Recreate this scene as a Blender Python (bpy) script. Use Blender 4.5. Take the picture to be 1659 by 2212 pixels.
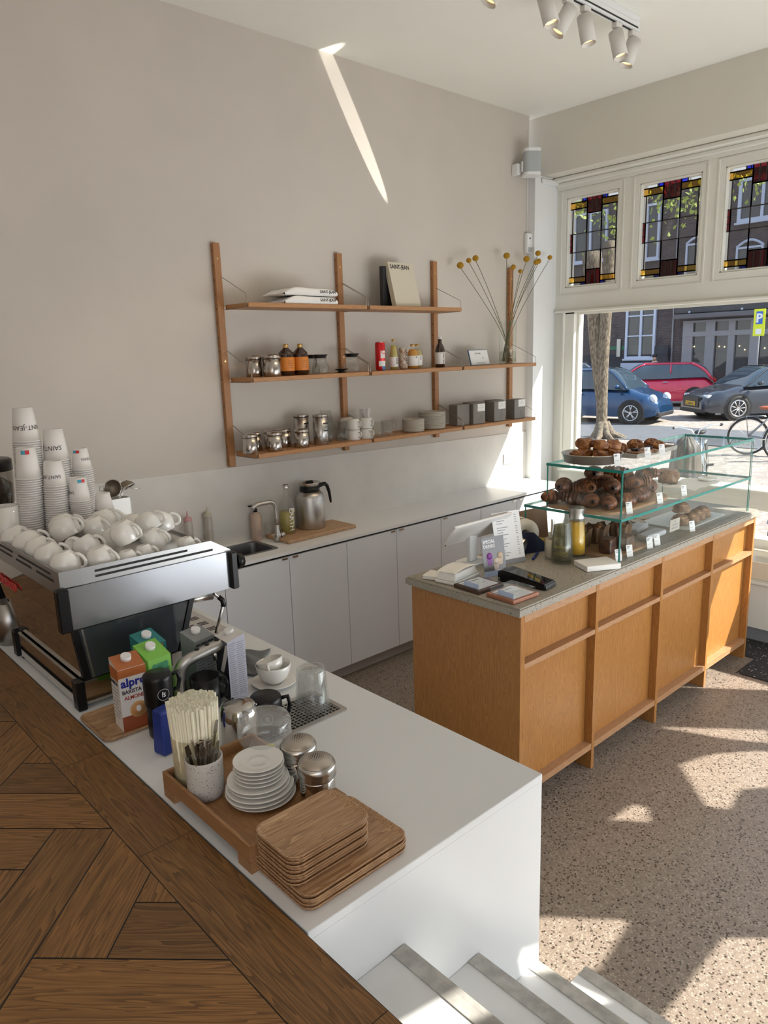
import bpy, bmesh, math, random
from mathutils import Vector, Matrix, Euler
random.seed(7)
R = math.radians
PI = math.pi
S = bpy.context.scene
for o in list(bpy.data.objects): bpy.data.objects.remove(o, do_unlink=True)
COL = S.collection

# ------------------------------------------------------------ camera, exposure, world, sun
cam_d = bpy.data.cameras.new('camera')
cam = bpy.data.objects.new('camera', cam_d); COL.objects.link(cam)
yaw, pitch, roll, FPX = 0.8346, -0.2163, -0.0311, 1572.86
cam_d.sensor_fit = 'HORIZONTAL'; cam_d.sensor_width = 36.0
cam_d.lens = FPX * 36.0 / 1659.0
cam_d.clip_start = 0.05; cam_d.clip_end = 200
fwd = Vector((math.cos(pitch)*math.cos(yaw), math.cos(pitch)*math.sin(yaw), math.sin(pitch)))
rgt = fwd.cross(Vector((0, 0, 1))).normalized(); up = rgt.cross(fwd)
r2 = rgt*math.cos(roll) + up*math.sin(roll); u2 = -rgt*math.sin(roll) + up*math.cos(roll)
M = Matrix((r2, u2, -fwd)).transposed().to_4x4(); M.translation = Vector((-3.6129, -3.5819, 1.924))
cam.matrix_world = M
S.camera = cam
S.view_settings.view_transform = 'Standard'; S.view_settings.look = 'None'
S.view_settings.gamma = 1; S.view_settings.use_curve_mapping = False
S.view_settings.exposure = 0.14

W = bpy.data.worlds.new('world'); S.world = W; W.use_nodes = True
wn = W.node_tree; bg = wn.nodes['Background']
tc = wn.nodes.new('ShaderNodeTexCoord'); sp = wn.nodes.new('ShaderNodeSeparateXYZ'); rp = wn.nodes.new('ShaderNodeValToRGB')
wn.links.new(tc.outputs['Generated'], sp.inputs[0]); wn.links.new(sp.outputs['Z'], rp.inputs[0])
rp.color_ramp.elements[0].color = (0.92, 0.93, 0.95, 1); rp.color_ramp.elements[0].position = 0.0
rp.color_ramp.elements[1].color = (0.50, 0.68, 1.0, 1); rp.color_ramp.elements[1].position = 0.9
wn.links.new(rp.outputs[0], bg.inputs['Color']); bg.inputs['Strength'].default_value = 1.3

SUN = Vector((-0.80, 1.0, -1.15)).normalized()
sd = bpy.data.lights.new('sun', 'SUN'); sd.energy = 11.5; sd.angle = R(0.6); sd.color = (1.0, 0.95, 0.86)
so = bpy.data.objects.new('sun', sd); COL.objects.link(so)
so.rotation_euler = SUN.to_track_quat('-Z', 'Y').to_euler(); so.location = (8, -10, 12)

# added area lamps, out of view, filling the room from rear, side and door
def area(name, loc, tgt, sx, sy, power, col=(1, 1, 1)):
    d = bpy.data.lights.new(name, 'AREA'); d.shape = 'RECTANGLE'; d.size = sx; d.size_y = sy; d.energy = power; d.color = col
    o = bpy.data.objects.new(name, d); COL.objects.link(o); o.location = loc
    o.rotation_euler = (Vector(tgt)-Vector(loc)).to_track_quat('-Z', 'Y').to_euler(); return o
area('rear_fill', (-5.6, -6.2, 2.6), (-1.6, -1.5, 1.5), 2.4, 1.6, 10, (1.0, 0.96, 0.90))
area('side_fill', (0.2, -3.85, 1.2), (-0.9, -1.0, 3.4), 2.4, 1.8, 54, (0.95, 0.98, 1.0))
area('door_fill', (-1.0, -3.9, 0.9), (-1.4, -1.0, 0.8), 2.6, 1.0, 16, (0.90, 0.96, 1.0))
# added spot lamp standing in for sun reflected off the case glass
gd_ = bpy.data.lights.new('glint_spot', 'SPOT'); gd_.energy = 420; gd_.spot_size = R(15); gd_.spot_blend = 0.25; gd_.shadow_soft_size = 0.004; gd_.color = (1.0, 0.96, 0.88)
go_ = bpy.data.objects.new('glint_spot', gd_); COL.objects.link(go_); GP = Vector((0.62, -1.72, 1.40)); go_.location = GP
WA, WB = Vector((-0.72, 0, 3.62)), Vector((-0.29, 0, 2.90))
gz = (GP-(WA+WB)/2).normalized(); gy = (WB-WA).normalized(); gy = (gy-gz*gy.dot(gz)).normalized(); gx = gy.cross(gz)
GM = Matrix((gx*0.15, gy, gz)).transposed().to_4x4(); GM.translation = GP; go_.matrix_world = GM

# ------------------------------------------------------------ helpers
def root_tag(o, label=None, cat=None, group=None, kind=None):
    if label: o['label'] = label
    if cat: o['category'] = cat
    if group: o['group'] = group
    if kind: o['kind'] = kind
    return o
def thing(name, label, cat, loc=(0, 0, 0), rz=0.0, group=None, rot=None):
    o = bpy.data.objects.new(name, None); COL.objects.link(o); o.empty_display_size = 0.05
    o.location = loc; o.rotation_euler = rot if rot else (0, 0, rz)
    return root_tag(o, label, cat, group)
class MB:
    def __init__(s): s.bm = bmesh.new()
    def _x(s, vs, T):
        if T is not None:
            for v in vs: v.co = T @ v.co
    def box(s, x0, x1, y0, y1, z0, z1, bev=0.0, T=None, seg=1, taper=1.0):
        cx, cy, cz = (x0+x1)/2, (y0+y1)/2, (z0+z1)/2
        b = bmesh.new(); bmesh.ops.create_cube(b, size=1)
        for v in b.verts:
            k = taper if v.co.z > 0 else 1.0
            v.co = Vector((cx+v.co.x*(x1-x0)*k, cy+v.co.y*(y1-y0)*k, cz+v.co.z*(z1-z0)))
        if bev > 0: bmesh.ops.bevel(b, geom=list(b.edges), offset=bev, segments=seg, profile=0.5, affect='EDGES')
        s._merge(b, T); return s
    def _merge(s, b, T=None):
        mp = {}
        for v in b.verts: mp[v.index if False else v] = s.bm.verts.new(T @ v.co if T is not None else v.co)
        for f in b.faces:
            try:
                nf = s.bm.faces.new([mp[v] for v in f.verts]); nf.smooth = f.smooth
            except ValueError: pass
        b.free()
    def cyl(s, p, q, r, r2=None, seg=16, caps=True, smooth=True):
        p = Vector(p); q = Vector(q); r2 = r if r2 is None else r2
        d = q-p; rot = d.to_track_quat('Z', 'Y').to_matrix()
        A = [s.bm.verts.new(p + rot @ Vector((r*math.cos(2*PI*i/seg), r*math.sin(2*PI*i/seg), 0))) for i in range(seg)]
        B = [s.bm.verts.new(q + rot @ Vector((r2*math.cos(2*PI*i/seg), r2*math.sin(2*PI*i/seg), 0))) for i in range(seg)]
        for i in range(seg):
            j = (i+1) % seg; f = s.bm.faces.new((A[i], A[j], B[j], B[i])); f.smooth = smooth
        if caps:
            s.bm.faces.new(A[::-1]); s.bm.faces.new(B)
        return s
    def lathe(s, prof, c=(0, 0, 0), seg=32, T=None, sx=1.0, sy=1.0, close=False, smooth=True):
        # prof: list of (r, z); r==0 points collapse
        rings = []; c = Vector(c)
        for r, z in prof:
            if r < 1e-6: rings.append([s.bm.verts.new(c+Vector((0, 0, z)))])
            else: rings.append([s.bm.verts.new(c+Vector((r*sx*math.cos(2*PI*i/seg), r*sy*math.sin(2*PI*i/seg), z))) for i in range(seg)])
        pairs = list(zip(rings[:-1], rings[1:]))
        if close: pairs.append((rings[-1], rings[0]))
        for a, b in pairs:
            for i in range(seg):
                j = (i+1) % seg
                if len(a) == 1 and len(b) == 1: continue
                if len(a) == 1: f = s.bm.faces.new((a[0], b[j], b[i]))
                elif len(b) == 1: f = s.bm.faces.new((a[i], a[j], b[0]))
                else: f = s.bm.faces.new((a[i], a[j], b[j], b[i]))
                f.smooth = smooth
        if T is not None:
            for rg in rings: s._x(rg, T)
        return s
    def tube(s, pts, r, seg=8, caps=True, closed=False, rr=None):
        pts = [Vector(p) for p in pts]; n = len(pts); rings = []
        prevx = None
        for i, p in enumerate(pts):
            if closed: t = pts[(i+1) % n]-pts[i-1]
            else: t = pts[min(i+1, n-1)]-pts[max(i-1, 0)]
            t.normalize()
            if prevx is None:
                a = Vector((0, 0, 1)) if abs(t.z) < 0.9 else Vector((1, 0, 0))
                x = t.cross(a).normalized()
            else:
                x = (prevx - t*prevx.dot(t))
                x = x.normalized() if x.length > 1e-6 else t.orthogonal().normalized()
            prevx = x; y = t.cross(x)
            rad = rr[i] if rr else r
            rings.append([s.bm.verts.new(p + x*rad*math.cos(2*PI*k/seg) + y*rad*math.sin(2*PI*k/seg)) for k in range(seg)])
        m = n if closed else n-1
        for i in range(m):
            a = rings[i]; b = rings[(i+1) % n]
            for k in range(seg):
                l = (k+1) % seg; f = s.bm.faces.new((a[k], a[l], b[l], b[k])); f.smooth = True
        if caps and not closed:
            s.bm.faces.new(rings[0][::-1]); s.bm.faces.new(rings[-1])
        return s
    def prism(s, poly, z0, z1, T=None, smooth=False):
        a = [s.bm.verts.new((x, y, z0)) for x, y in poly]; b = [s.bm.verts.new((x, y, z1)) for x, y in poly]
        n = len(poly)
        for i in range(n):
            j = (i+1) % n; f = s.bm.faces.new((a[i], a[j], b[j], b[i])); f.smooth = smooth
        s.bm.faces.new(a[::-1]); s.bm.faces.new(b)
        s._x(a+b, T); return s
    def quad(s, *pts):
        s.bm.faces.new([s.bm.verts.new(p) for p in pts]); return s
    def sphere(s, c, r, sub=2, sc=(1, 1, 1), T=None):
        b = bmesh.new(); bmesh.ops.create_icosphere(b, subdivisions=sub, radius=r)
        for v in b.verts: v.co = Vector((v.co.x*sc[0], v.co.y*sc[1], v.co.z*sc[2])) + Vector(c)
        for f in b.faces: f.smooth = True
        s._merge(b, T); return s
    def grid(s, fn, nu, nv, smooth=True, closeu=False):
        V = [[s.bm.verts.new(fn(i/nu, j/nv)) for j in range(nv+1)] for i in range(nu if closeu else nu+1)]
        for i in range(nu):
            a = V[i]; b = V[(i+1) % len(V)]
            for j in range(nv):
                f = s.bm.faces.new((a[j], b[j], b[j+1], a[j+1])); f.smooth = smooth
        return s
    def build(s, name, m, parent=None, loc=None, T=None, fix=True):
        if fix: bmesh.ops.recalc_face_normals(s.bm, faces=s.bm.faces)
        me = bpy.data.meshes.new(name); s.bm.to_mesh(me); s.bm.free()
        for mm in (m if isinstance(m, (list, tuple)) else [m]): me.materials.append(mm)
        o = bpy.data.objects.new(name, me); COL.objects.link(o)
        if parent is not None: o.parent = parent
        if loc is not None: o.location = loc
        return o
def solidify(o, t, off=-1):
    md = o.modifiers.new('solid', 'SOLIDIFY'); md.thickness = t; md.offset = off; return o
def copy_tree(o, parent=None, deep=True):
    c = o.copy(); COL.objects.link(c); c.parent = parent
    if deep:
        for ch in o.children: copy_tree(ch, c)
    return c
def inst(proto, loc, rot=None, label=None, group=None, scale=None, deep=True):
    c = copy_tree(proto, None, deep); c.location = loc
    if rot is not None: c.rotation_euler = rot if isinstance(rot, (tuple, Euler)) else (0, 0, rot)
    if scale is not None: c.scale = (scale,)*3 if not isinstance(scale, tuple) else scale
    if label: c['label'] = label
    if group: c['group'] = group
    return c
def single(mb, name, m, label, cat, loc=(0, 0, 0), rot=(0, 0, 0), group=None):
    o = mb.build(name, m); o.location = loc; o.rotation_euler = rot; return root_tag(o, label, cat, group)
def struct(mb, name, m):
    o = mb.build(name, m); o['kind'] = 'structure'; return o
def text_mesh(s, size, mat, name, parent, loc, rot=(0, 0, 0), ext=0.0002, align='LEFT', warp=None, sx=1.0, bold=0.0, mirror=False, label=None, spacing=1.0):
    c = bpy.data.curves.new(name, 'FONT'); c.body = s; c.size = size; c.extrude = ext; c.align_x = align; c.resolution_u = 2
    c.offset = bold; c.space_character = spacing
    t = bpy.data.objects.new(name, c); COL.objects.link(t)
    dg = bpy.context.evaluated_depsgraph_get(); me = bpy.data.meshes.new_from_object(t.evaluated_get(dg))
    bpy.data.objects.remove(t, do_unlink=True); bpy.data.curves.remove(c)
    if warp:
        b = bmesh.new(); b.from_mesh(me)
        for k in range(2):
            long_e = [e for e in b.edges if abs(e.verts[0].co.x-e.verts[1].co.x) > size*0.12]
            if long_e: bmesh.ops.subdivide_edges(b, edges=long_e, cuts=1)
        bmesh.ops.triangulate(b, faces=b.faces)
        for v in b.verts: v.co = warp(v.co)
        b.to_mesh(me); b.free()
    else:
        for v in me.vertices:
            v.co.x *= -sx if mirror else sx
    me.name = name; me.materials.clear(); me.materials.append(mat)
    o = bpy.data.objects.new(name, me); COL.objects.link(o); o.parent = parent; o.location = loc; o.rotation_euler = rot
    if label: o['label'] = label
    return o
def rrect(w, h, r, n=6, cx=0, cy=0):
    P = []
    for k, (sx, sy) in enumerate(((1, 1), (-1, 1), (-1, -1), (1, -1))):
        for i in range(n+1):
            a = PI/2*k + PI/2*i/n
            P.append((cx+sx*(w/2-r)+r*math.cos(a), cy+sy*(h/2-r)+r*math.sin(a)))
    return P

# ------------------------------------------------------------ materials
MATS = {}
def newmat(name):
    m = bpy.data.materials.new(name); m.use_nodes = True; MATS[name] = m
    return m, m.node_tree.nodes, m.node_tree.links, m.node_tree.nodes['Principled BSDF']
def pbr(name, col, rough=0.5, metal=0.0, noise=0.0, nscale=20, bump=0.0, bscale=60, spec=0.5, coat=0.0, emit=None, estr=0, sss=0, alpha=None, dark=None, trans=0, nstretch=None):
    m, N, L, B = newmat(name)
    B.inputs['Base Color'].default_value = (*col, 1); B.inputs['Roughness'].default_value = rough; B.inputs['Metallic'].default_value = metal
    B.inputs['Specular IOR Level'].default_value = spec; B.inputs['Coat Weight'].default_value = coat
    if trans: B.inputs['Transmission Weight'].default_value = trans
    if sss: B.inputs['Subsurface Weight'].default_value = sss; B.inputs['Subsurface Scale'].default_value = 0.01
    if emit: B.inputs['Emission Color'].default_value = (*emit, 1); B.inputs['Emission Strength'].default_value = estr
    T = N.new('ShaderNodeTexCoord'); mp = N.new('ShaderNodeMapping'); L.new(T.outputs['Object'], mp.inputs['Vector'])
    if nstretch: mp.inputs['Scale'].default_value = nstretch
    if noise > 0:
        n = N.new('ShaderNodeTexNoise'); n.inputs['Scale'].default_value = nscale; n.inputs['Detail'].default_value = 6
        L.new(mp.outputs[0], n.inputs['Vector']); r = N.new('ShaderNodeValToRGB'); L.new(n.outputs['Fac'], r.inputs[0])
        d = dark or tuple(c*(1-noise) for c in col)
        r.color_ramp.elements[0].position = 0.35; r.color_ramp.elements[0].color = (*d, 1)
        r.color_ramp.elements[1].position = 0.65; r.color_ramp.elements[1].color = (*col, 1)
        L.new(r.outputs[0], B.inputs['Base Color'])
    if bump > 0:
        n = N.new('ShaderNodeTexNoise'); n.inputs['Scale'].default_value = bscale; n.inputs['Detail'].default_value = 4
        L.new(mp.outputs[0], n.inputs['Vector']); b = N.new('ShaderNodeBump'); b.inputs['Strength'].default_value = bump; b.inputs['Distance'].default_value = 0.01
        L.new(n.outputs['Fac'], b.inputs['Height']); L.new(b.outputs[0], B.inputs['Normal'])
    return m
def wood(name, c1, c2, along='X', scale=1.0, rough=0.45, uv=False, fine=1.0, vary=0.0, coat=0.0, rings=1.0):
    m, N, L, B = newmat(name); B.inputs['Roughness'].default_value = rough; B.inputs['Coat Weight'].default_value = coat
    T = N.new('ShaderNodeTexCoord'); mp = N.new('ShaderNodeMapping'); L.new(T.outputs['UV' if uv else 'Object'], mp.inputs['Vector'])
    st = {'X': (0.55, 10, 10), 'Y': (10, 0.55, 10), 'Z': (10, 10, 0.55)}[along]
    mp.inputs['Scale'].default_value = tuple(k*scale for k in st)
    n1 = N.new('ShaderNodeTexNoise'); n1.inputs['Scale'].default_value = 0.9*rings; n1.inputs['Detail'].default_value = 2; n1.inputs['Distortion'].default_value = 0.6
    L.new(mp.outputs[0], n1.inputs['Vector'])
    mm = N.new('ShaderNodeMath'); mm.operation = 'MULTIPLY'; mm.inputs[1].default_value = 14.0; L.new(n1.outputs['Fac'], mm.inputs[0])
    fr = N.new('ShaderNodeMath'); fr.operation = 'FRACT'; L.new(mm.outputs[0], fr.inputs[0])
    n2 = N.new('ShaderNodeTexNoise'); n2.inputs['Scale'].default_value = 22*fine; n2.inputs['Detail'].default_value = 5
    mp2 = N.new('ShaderNodeMapping'); L.new(T.outputs['UV' if uv else 'Object'], mp2.inputs['Vector'])
    st2 = {'X': (0.45, 26, 26), 'Y': (26, 0.45, 26), 'Z': (26, 26, 0.45)}[along]; mp2.inputs['Scale'].default_value = tuple(k*scale*0.4 for k in st2)
    L.new(mp2.outputs[0], n2.inputs['Vector'])
    mx = N.new('ShaderNodeMath'); mx.operation = 'MULTIPLY_ADD'; mx.inputs[1].default_value = 0.45; L.new(fr.outputs[0], mx.inputs[0])
    m3 = N.new('ShaderNodeMath'); m3.operation = 'MULTIPLY'; m3.inputs[1].default_value = 0.75; L.new(n2.outputs['Fac'], m3.inputs[0]); L.new(m3.outputs[0], mx.inputs[2])
    r = N.new('ShaderNodeValToRGB'); L.new(mx.outputs[0], r.inputs[0])
    r.color_ramp.elements[0].position = 0.22; r.color_ramp.elements[0].color = (*c1, 1)
    r.color_ramp.elements[1].position = 0.82; r.color_ramp.elements[1].color = (*c2, 1)
    out = r.outputs[0]
    if vary > 0:
        at = N.new('ShaderNodeAttribute'); at.attribute_name = 'tone'
        hs = N.new('ShaderNodeHueSaturation'); L.new(out, hs.inputs['Color'])
        mr = N.new('ShaderNodeMapRange'); mr.inputs['To Min'].default_value = 1-vary; mr.inputs['To Max'].default_value = 1+vary
        L.new(at.outputs['Fac'], mr.inputs['Value']); L.new(mr.outputs[0], hs.inputs['Value']); out = hs.outputs[0]
    L.new(out, B.inputs['Base Color'])
    b = N.new('ShaderNodeBump'); b.inputs['Strength'].default_value = 0.15; b.inputs['Distance'].default_value = 0.002
    L.new(n2.outputs['Fac'], b.inputs['Height']); L.new(b.outputs[0], B.inputs['Normal'])
    return m
def thin_glass(name, col=(1, 1, 1), base=0.04, edge=0.5, rough=0.0, haze=0.0, hazecol=(0.8, 0.8, 0.8), ior=1.35):
    m, N, L, B = newmat(name); N.remove(B); out = N['Material Output']
    t = N.new('ShaderNodeBsdfTransparent'); t.inputs[0].default_value = (*col, 1)
    g = N.new('ShaderNodeBsdfGlossy'); g.inputs['Roughness'].default_value = rough; g.inputs[0].default_value = (0.95, 1, 0.98, 1)
    fz = N.new('ShaderNodeLayerWeight'); fz.inputs['Blend'].default_value = 0.25
    mr = N.new('ShaderNodeMapRange'); mr.inputs['To Min'].default_value = base; mr.inputs['To Max'].default_value = edge
    L.new(fz.outputs['Facing'], mr.inputs['Value'])
    pw = N.new('ShaderNodeMath'); pw.operation = 'POWER'; pw.inputs[1].default_value = 2.2; L.new(fz.outputs['Facing'], pw.inputs[0]); L.new(pw.outputs[0], mr.inputs['Value'])
    mx = N.new('ShaderNodeMixShader'); L.new(mr.outputs[0], mx.inputs[0]); L.new(t.outputs[0], mx.inputs[1]); L.new(g.outputs[0], mx.inputs[2])
    last = mx.outputs[0]
    if haze > 0:
        d = N.new('ShaderNodeBsdfDiffuse'); d.inputs[0].default_value = (*hazecol, 1); m2 = N.new('ShaderNodeMixShader'); m2.inputs[0].default_value = haze
        L.new(last, m2.inputs[1]); L.new(d.outputs[0], m2.inputs[2]); last = m2.outputs[0]
    L.new(last, out.inputs['Surface']); return m
def speckle(name, base, light, dark, scale=90, rough=0.5, amount=0.36, dthr=0.30, base2=None, bump=0.0):
    m, N, L, B = newmat(name); B.inputs['Roughness'].default_value = rough
    T = N.new('ShaderNodeTexCoord')
    v = N.new('ShaderNodeTexVoronoi'); v.inputs['Scale'].default_value = scale; L.new(T.outputs['Object'], v.inputs['Vector'])
    sep = N.new('ShaderNodeSeparateColor'); L.new(v.outputs['Color'], sep.inputs[0])
    r = N.new('ShaderNodeValToRGB'); r.color_ramp.interpolation = 'CONSTANT'; L.new(sep.outputs[0], r.inputs[0])
    e = r.color_ramp.elements; e[0].position = 0; e[0].color = (*dark, 1); e[1].position = dthr; e[1].color = (*base, 1)
    k = e.new(dthr+(1-dthr)*0.45); k.color = (*(base2 or base), 1)
    k = e.new(1-amount); k.color = (*light, 1)
    ve = N.new('ShaderNodeTexVoronoi'); ve.feature = 'DISTANCE_TO_EDGE'; ve.inputs['Scale'].default_value = scale; L.new(T.outputs['Object'], ve.inputs['Vector'])
    rr = N.new('ShaderNodeValToRGB'); L.new(ve.outputs['Distance'], rr.inputs[0]); rr.color_ramp.elements[0].position = 0.04; rr.color_ramp.elements[1].position = 0.12
    mx = N.new('ShaderNodeMixRGB'); L.new(rr.outputs[0], mx.inputs[0]); mx.inputs[1].default_value = (*(tuple(c*0.75 for c in base)), 1); L.new(r.outputs[0], mx.inputs[2])
    L.new(mx.outputs[0], B.inputs['Base Color'])
    return m

M_wall = pbr('wall_plaster', (0.60, 0.55, 0.49), 0.75, noise=0.07, nscale=1.6, bump=0.06, bscale=25)
M_splash = pbr('splash_plaster', (0.68, 0.655, 0.61), 0.55, noise=0.08, nscale=5, bump=0.04)
M_ceil = pbr('ceiling_paint', (0.87, 0.865, 0.80), 0.8, noise=0.02, nscale=2)
M_beam = pbr('bulkhead_paint', (0.74, 0.705, 0.63), 0.7, noise=0.04, nscale=2)
M_frame = pbr('window_paint', (0.80, 0.795, 0.73), 0.35, noise=0.03, nscale=4)
M_white = pbr('white_laminate', (0.80, 0.815, 0.82), 0.30, noise=0.02, nscale=3)
M_door = pbr('cabinet_white', (0.76, 0.78, 0.82), 0.38, noise=0.015, nscale=3)
M_gap = pbr('dark_gap', (0.03, 0.03, 0.03), 0.8)
M_terr = speckle('terrazzo', (0.255, 0.205, 0.162), (0.34, 0.28, 0.225), (0.04, 0.028, 0.02), scale=145, rough=0.42, amount=0.25, dthr=0.12, base2=(0.215, 0.172, 0.135))
M_mat = speckle('rubber_mat', (0.018, 0.018, 0.020), (0.5, 0.5, 0.52), (0.012, 0.012, 0.014), scale=120, rough=0.7, amount=0.05)
M_conc = speckle('concrete_top', (0.33, 0.30, 0.245), (0.36, 0.33, 0.275), (0.10, 0.085, 0.07), scale=150, rough=0.5, amount=0.3, dthr=0.035, base2=(0.345, 0.315, 0.26))
M_oakfloor = wood('oak_floor', (0.060, 0.025, 0.007), (0.285, 0.137, 0.040), 'X', 5.0, 0.42, uv=True, vary=0.22, rings=0.7)
M_oak = wood('oak_cabinet', (0.25, 0.095, 0.022), (0.43, 0.20, 0.055), 'Z', 5.0, 0.36, fine=1.0)
M_oakx = wood('oak_rail', (0.30, 0.14, 0.06), (0.46, 0.26, 0.13), 'X', 6.0, 0.5)
M_shelf = wood('oak_shelf', (0.30, 0.135, 0.05), (0.46, 0.235, 0.095), 'X', 6.0, 0.5)
M_upr = wood('oak_upright', (0.28, 0.12, 0.042), (0.42, 0.20, 0.078), 'Z', 6.0, 0.5)
M_steel = pbr('stainless', (0.62, 0.61, 0.59), 0.25, 1.0, bump=0.02, bscale=40, nstretch=(1, 1, 12))
M_steelb = pbr('brushed_steel', (0.55, 0.54, 0.52), 0.36, 1.0, bump=0.05, bscale=60, nstretch=(1, 30, 1))
M_mirror = pbr('polished_steel', (0.60, 0.58, 0.55), 0.06, 1.0)
M_black = pbr('black_plastic', (0.006, 0.006, 0.007), 0.32, spec=0.35)
M_blackm = pbr('black_matt', (0.02, 0.02, 0.022), 0.6)
M_brass = pbr('brass', (0.75, 0.55, 0.25), 0.3, 1.0)
M_alu = pbr('aluminium_strip', (0.50, 0.48, 0.44), 0.42, 0.15, noise=0.3, nscale=30)
M_glass = thin_glass('window_glass', (0.97, 0.985, 0.98), 0.02, 0.35)
M_cglass = thin_glass('case_glass', (0.982, 0.992, 0.988), 0.02, 0.40)
M_edge = pbr('glass_edge', (0.018, 0.23, 0.195), 0.12, spec=0.8)
M_edgel = pbr('glass_edge_light', (0.25, 0.55, 0.48), 0.15, spec=0.8)
M_tglass = thin_glass('tumbler_glass', (0.965, 0.97, 0.965), 0.03, 0.55, haze=0.02)
M_paper = pbr('paper', (0.82, 0.82, 0.82), 0.7)
M_ink = pbr('ink', (0.02, 0.02, 0.022), 0.6)
M_inkg = pbr('ink_grey', (0.25, 0.25, 0.27), 0.6)
M_ceram = pbr('white_ceramic', (0.83, 0.815, 0.77), 0.12, coat=0.5)
M_step = pbr('step_paint', (0.74, 0.74, 0.73), 0.45, noise=0.12, nscale=6)

# ------------------------------------------------------------ structure
XA, XB, YN, ZC = -2.9752, -2.2605, -2.6377, 0.90
ZT = 3.598
# terrazzo floor
struct(MB().box(-2.26, 1.60, -4.6, 0.1, -0.10, 0.0), 'floor', M_terr)
struct(MB().box(0.66, 1.12, -3.6, -1.20, 0.001, 0.007), 'floor_mat', M_mat) if False else None
# upper oak floor: planks
def clip(poly, f):
    out = []
    for i in range(len(poly)):
        a, b = poly[i], poly[(i+1) % len(poly)]; fa, fb = f(a), f(b)
        if fa >= 0: out.append(a)
        if (fa >= 0) != (fb >= 0):
            t = fa/(fa-fb); out.append((a[0]+t*(b[0]-a[0]), a[1]+t*(b[1]-a[1])))
    return out
bm = bmesh.new(); uvl = bm.loops.layers.uv.new('UVMap'); tone = bm.faces.layers.float.new('tone')
ZF = 0.905
def plank(poly, ax, seed):
    rnd = random.Random(seed); ou, ov = rnd.random()*50, rnd.random()*50
    vs = [bm.verts.new((x, y, ZF)) for x, y in poly]; f = bm.faces.new(vs); f.normal_update()
    if f.normal.z < 0: f.normal_flip()
    f[tone] = rnd.random()
    for l in f.loops:
        x, y = l.vert.co.x, l.vert.co.y
        l[uvl].uv = (x*ax[0]+y*ax[1]+ou, -x*ax[1]+y*ax[0]+ov)
w_, L_ = 0.188, 0.690; q2 = 1/math.sqrt(2); g = 0.0022
s0, t0 = -1.200, -5.207   # top-left corner of one plank, (x-y, x+y)
for i in range(-40, 41):
    for j in range(-16, 17):
        bs, bt = s0+i*w_+j*L_, t0+i*w_-j*L_
        for kind in (0, 1):
            if kind == 0: rs = (bs+g, bs+w_-g, bt-L_+g, bt-g); ax = (q2, q2)
            else: rs = (bs-L_+g, bs-g, bt-w_+g, bt-g); ax = (q2, -q2)
            P = [((s+t)/2, (t-s)/2) for s, t in ((rs[0], rs[2]), (rs[1], rs[2]), (rs[1], rs[3]), (rs[0], rs[3]))]
            for fn in (lambda p: -3.1135-p[0], lambda p: p[0]+5.6, lambda p: p[1]+5.4, lambda p: -0.02-p[1]):
                P = clip(P, fn)
                if len(P) < 3: break
            if len(P) >= 3: plank(P, ax, i*100+j*7+kind)
ys = [-0.02, -0.55, -1.15, -1.757, -2.230, -2.86, -3.6, -4.4]
for k, (a, b) in enumerate(zip(ys[:-1], ys[1:])):
    plank([(-3.1115, b+0.0008), (-2.984, b+0.0008), (-2.984, a-0.0008), (-3.1115, a-0.0008)], (0.0, 1.0), 900+k)
me = bpy.data.meshes.new('floor_upper'); bm.to_mesh(me); bm.free()
me.materials.append(M_oakfloor)
fo = bpy.data.objects.new('floor_planks', me); COL.objects.link(fo); fo['kind'] = 'structure'
base = struct(MB().box(-5.6, -2.982, -5.4, -0.0, 0.60, 0.9035), 'floor_upper_base', M_gap)
fo.parent = base
# walls
struct(MB().box(-5.8, 1.21, 0.0, 0.12, -0.1, ZT+0.1), 'wall_back', M_wall)
struct(MB().prism([(-2.9, 0.8803), (1.209, 0.8803), (1.209, 1.262), (-2.9, 1.345)], -0.006, -0.0005, T=Matrix(((1, 0, 0, 0), (0, 0, 1, 0), (0, 1, 0, 0), (0, 0, 0, 1)))), 'trim_1', M_splash)
struct(MB().box(1.21, 1.62, -0.06, 0.12, -0.1, 3.184), 'wall_pier', M_white)
struct(MB().prism([(-5.8, 0.1), (-5.8, -5.6), (-2.5, -5.6), (-2.5, -4.012), (1.70, -4.012), (1.70, 0.1)], ZT, ZT+0.15), 'ceiling', M_ceil)
struct(MB().box(-5.9, -5.8, -5.6, 0.12, -0.1, ZT), 'wall_rear_block', M_wall)  # unseen rear wall added to block sky light from behind
# bulkhead above the shop window
struct(MB().box(1.2957, 1.75, -3.99, 0.12, 3.184, ZT+0.02), 'wall_bulkhead', M_beam)
# unseen right plate added with holes shaped to cast the floor sun patches
def pierced(name, outer, holes, y0, y1, m, plane='Y'):
    b = bmesh.new(); es = []
    for poly in [outer]+holes:
        vs = [b.verts.new((x, 0, z)) for x, z in poly]
        es += [b.edges.new((vs[i], vs[(i+1) % len(vs)])) for i in range(len(vs))]
    bmesh.ops.triangle_fill(b, use_beauty=True, use_dissolve=False, edges=es)
    ex = bmesh.ops.extrude_face_region(b, geom=list(b.faces))
    for v in ex['geom']:
        if isinstance(v, bmesh.types.BMVert): v.co.y = y1-y0
    for v in b.verts:
        if plane == 'Y': v.co.y += y0
        else: v.co = Vector((y0+v.co.y, v.co.x, v.co.z))
    bmesh.ops.recalc_face_normals(b, faces=b.faces)
    me = bpy.data.meshes.new(name); b.to_mesh(me); b.free(); me.materials.append(m)
    o = bpy.data.objects.new(name, me); COL.objects.link(o); o['kind'] = 'structure'; return o
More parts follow.
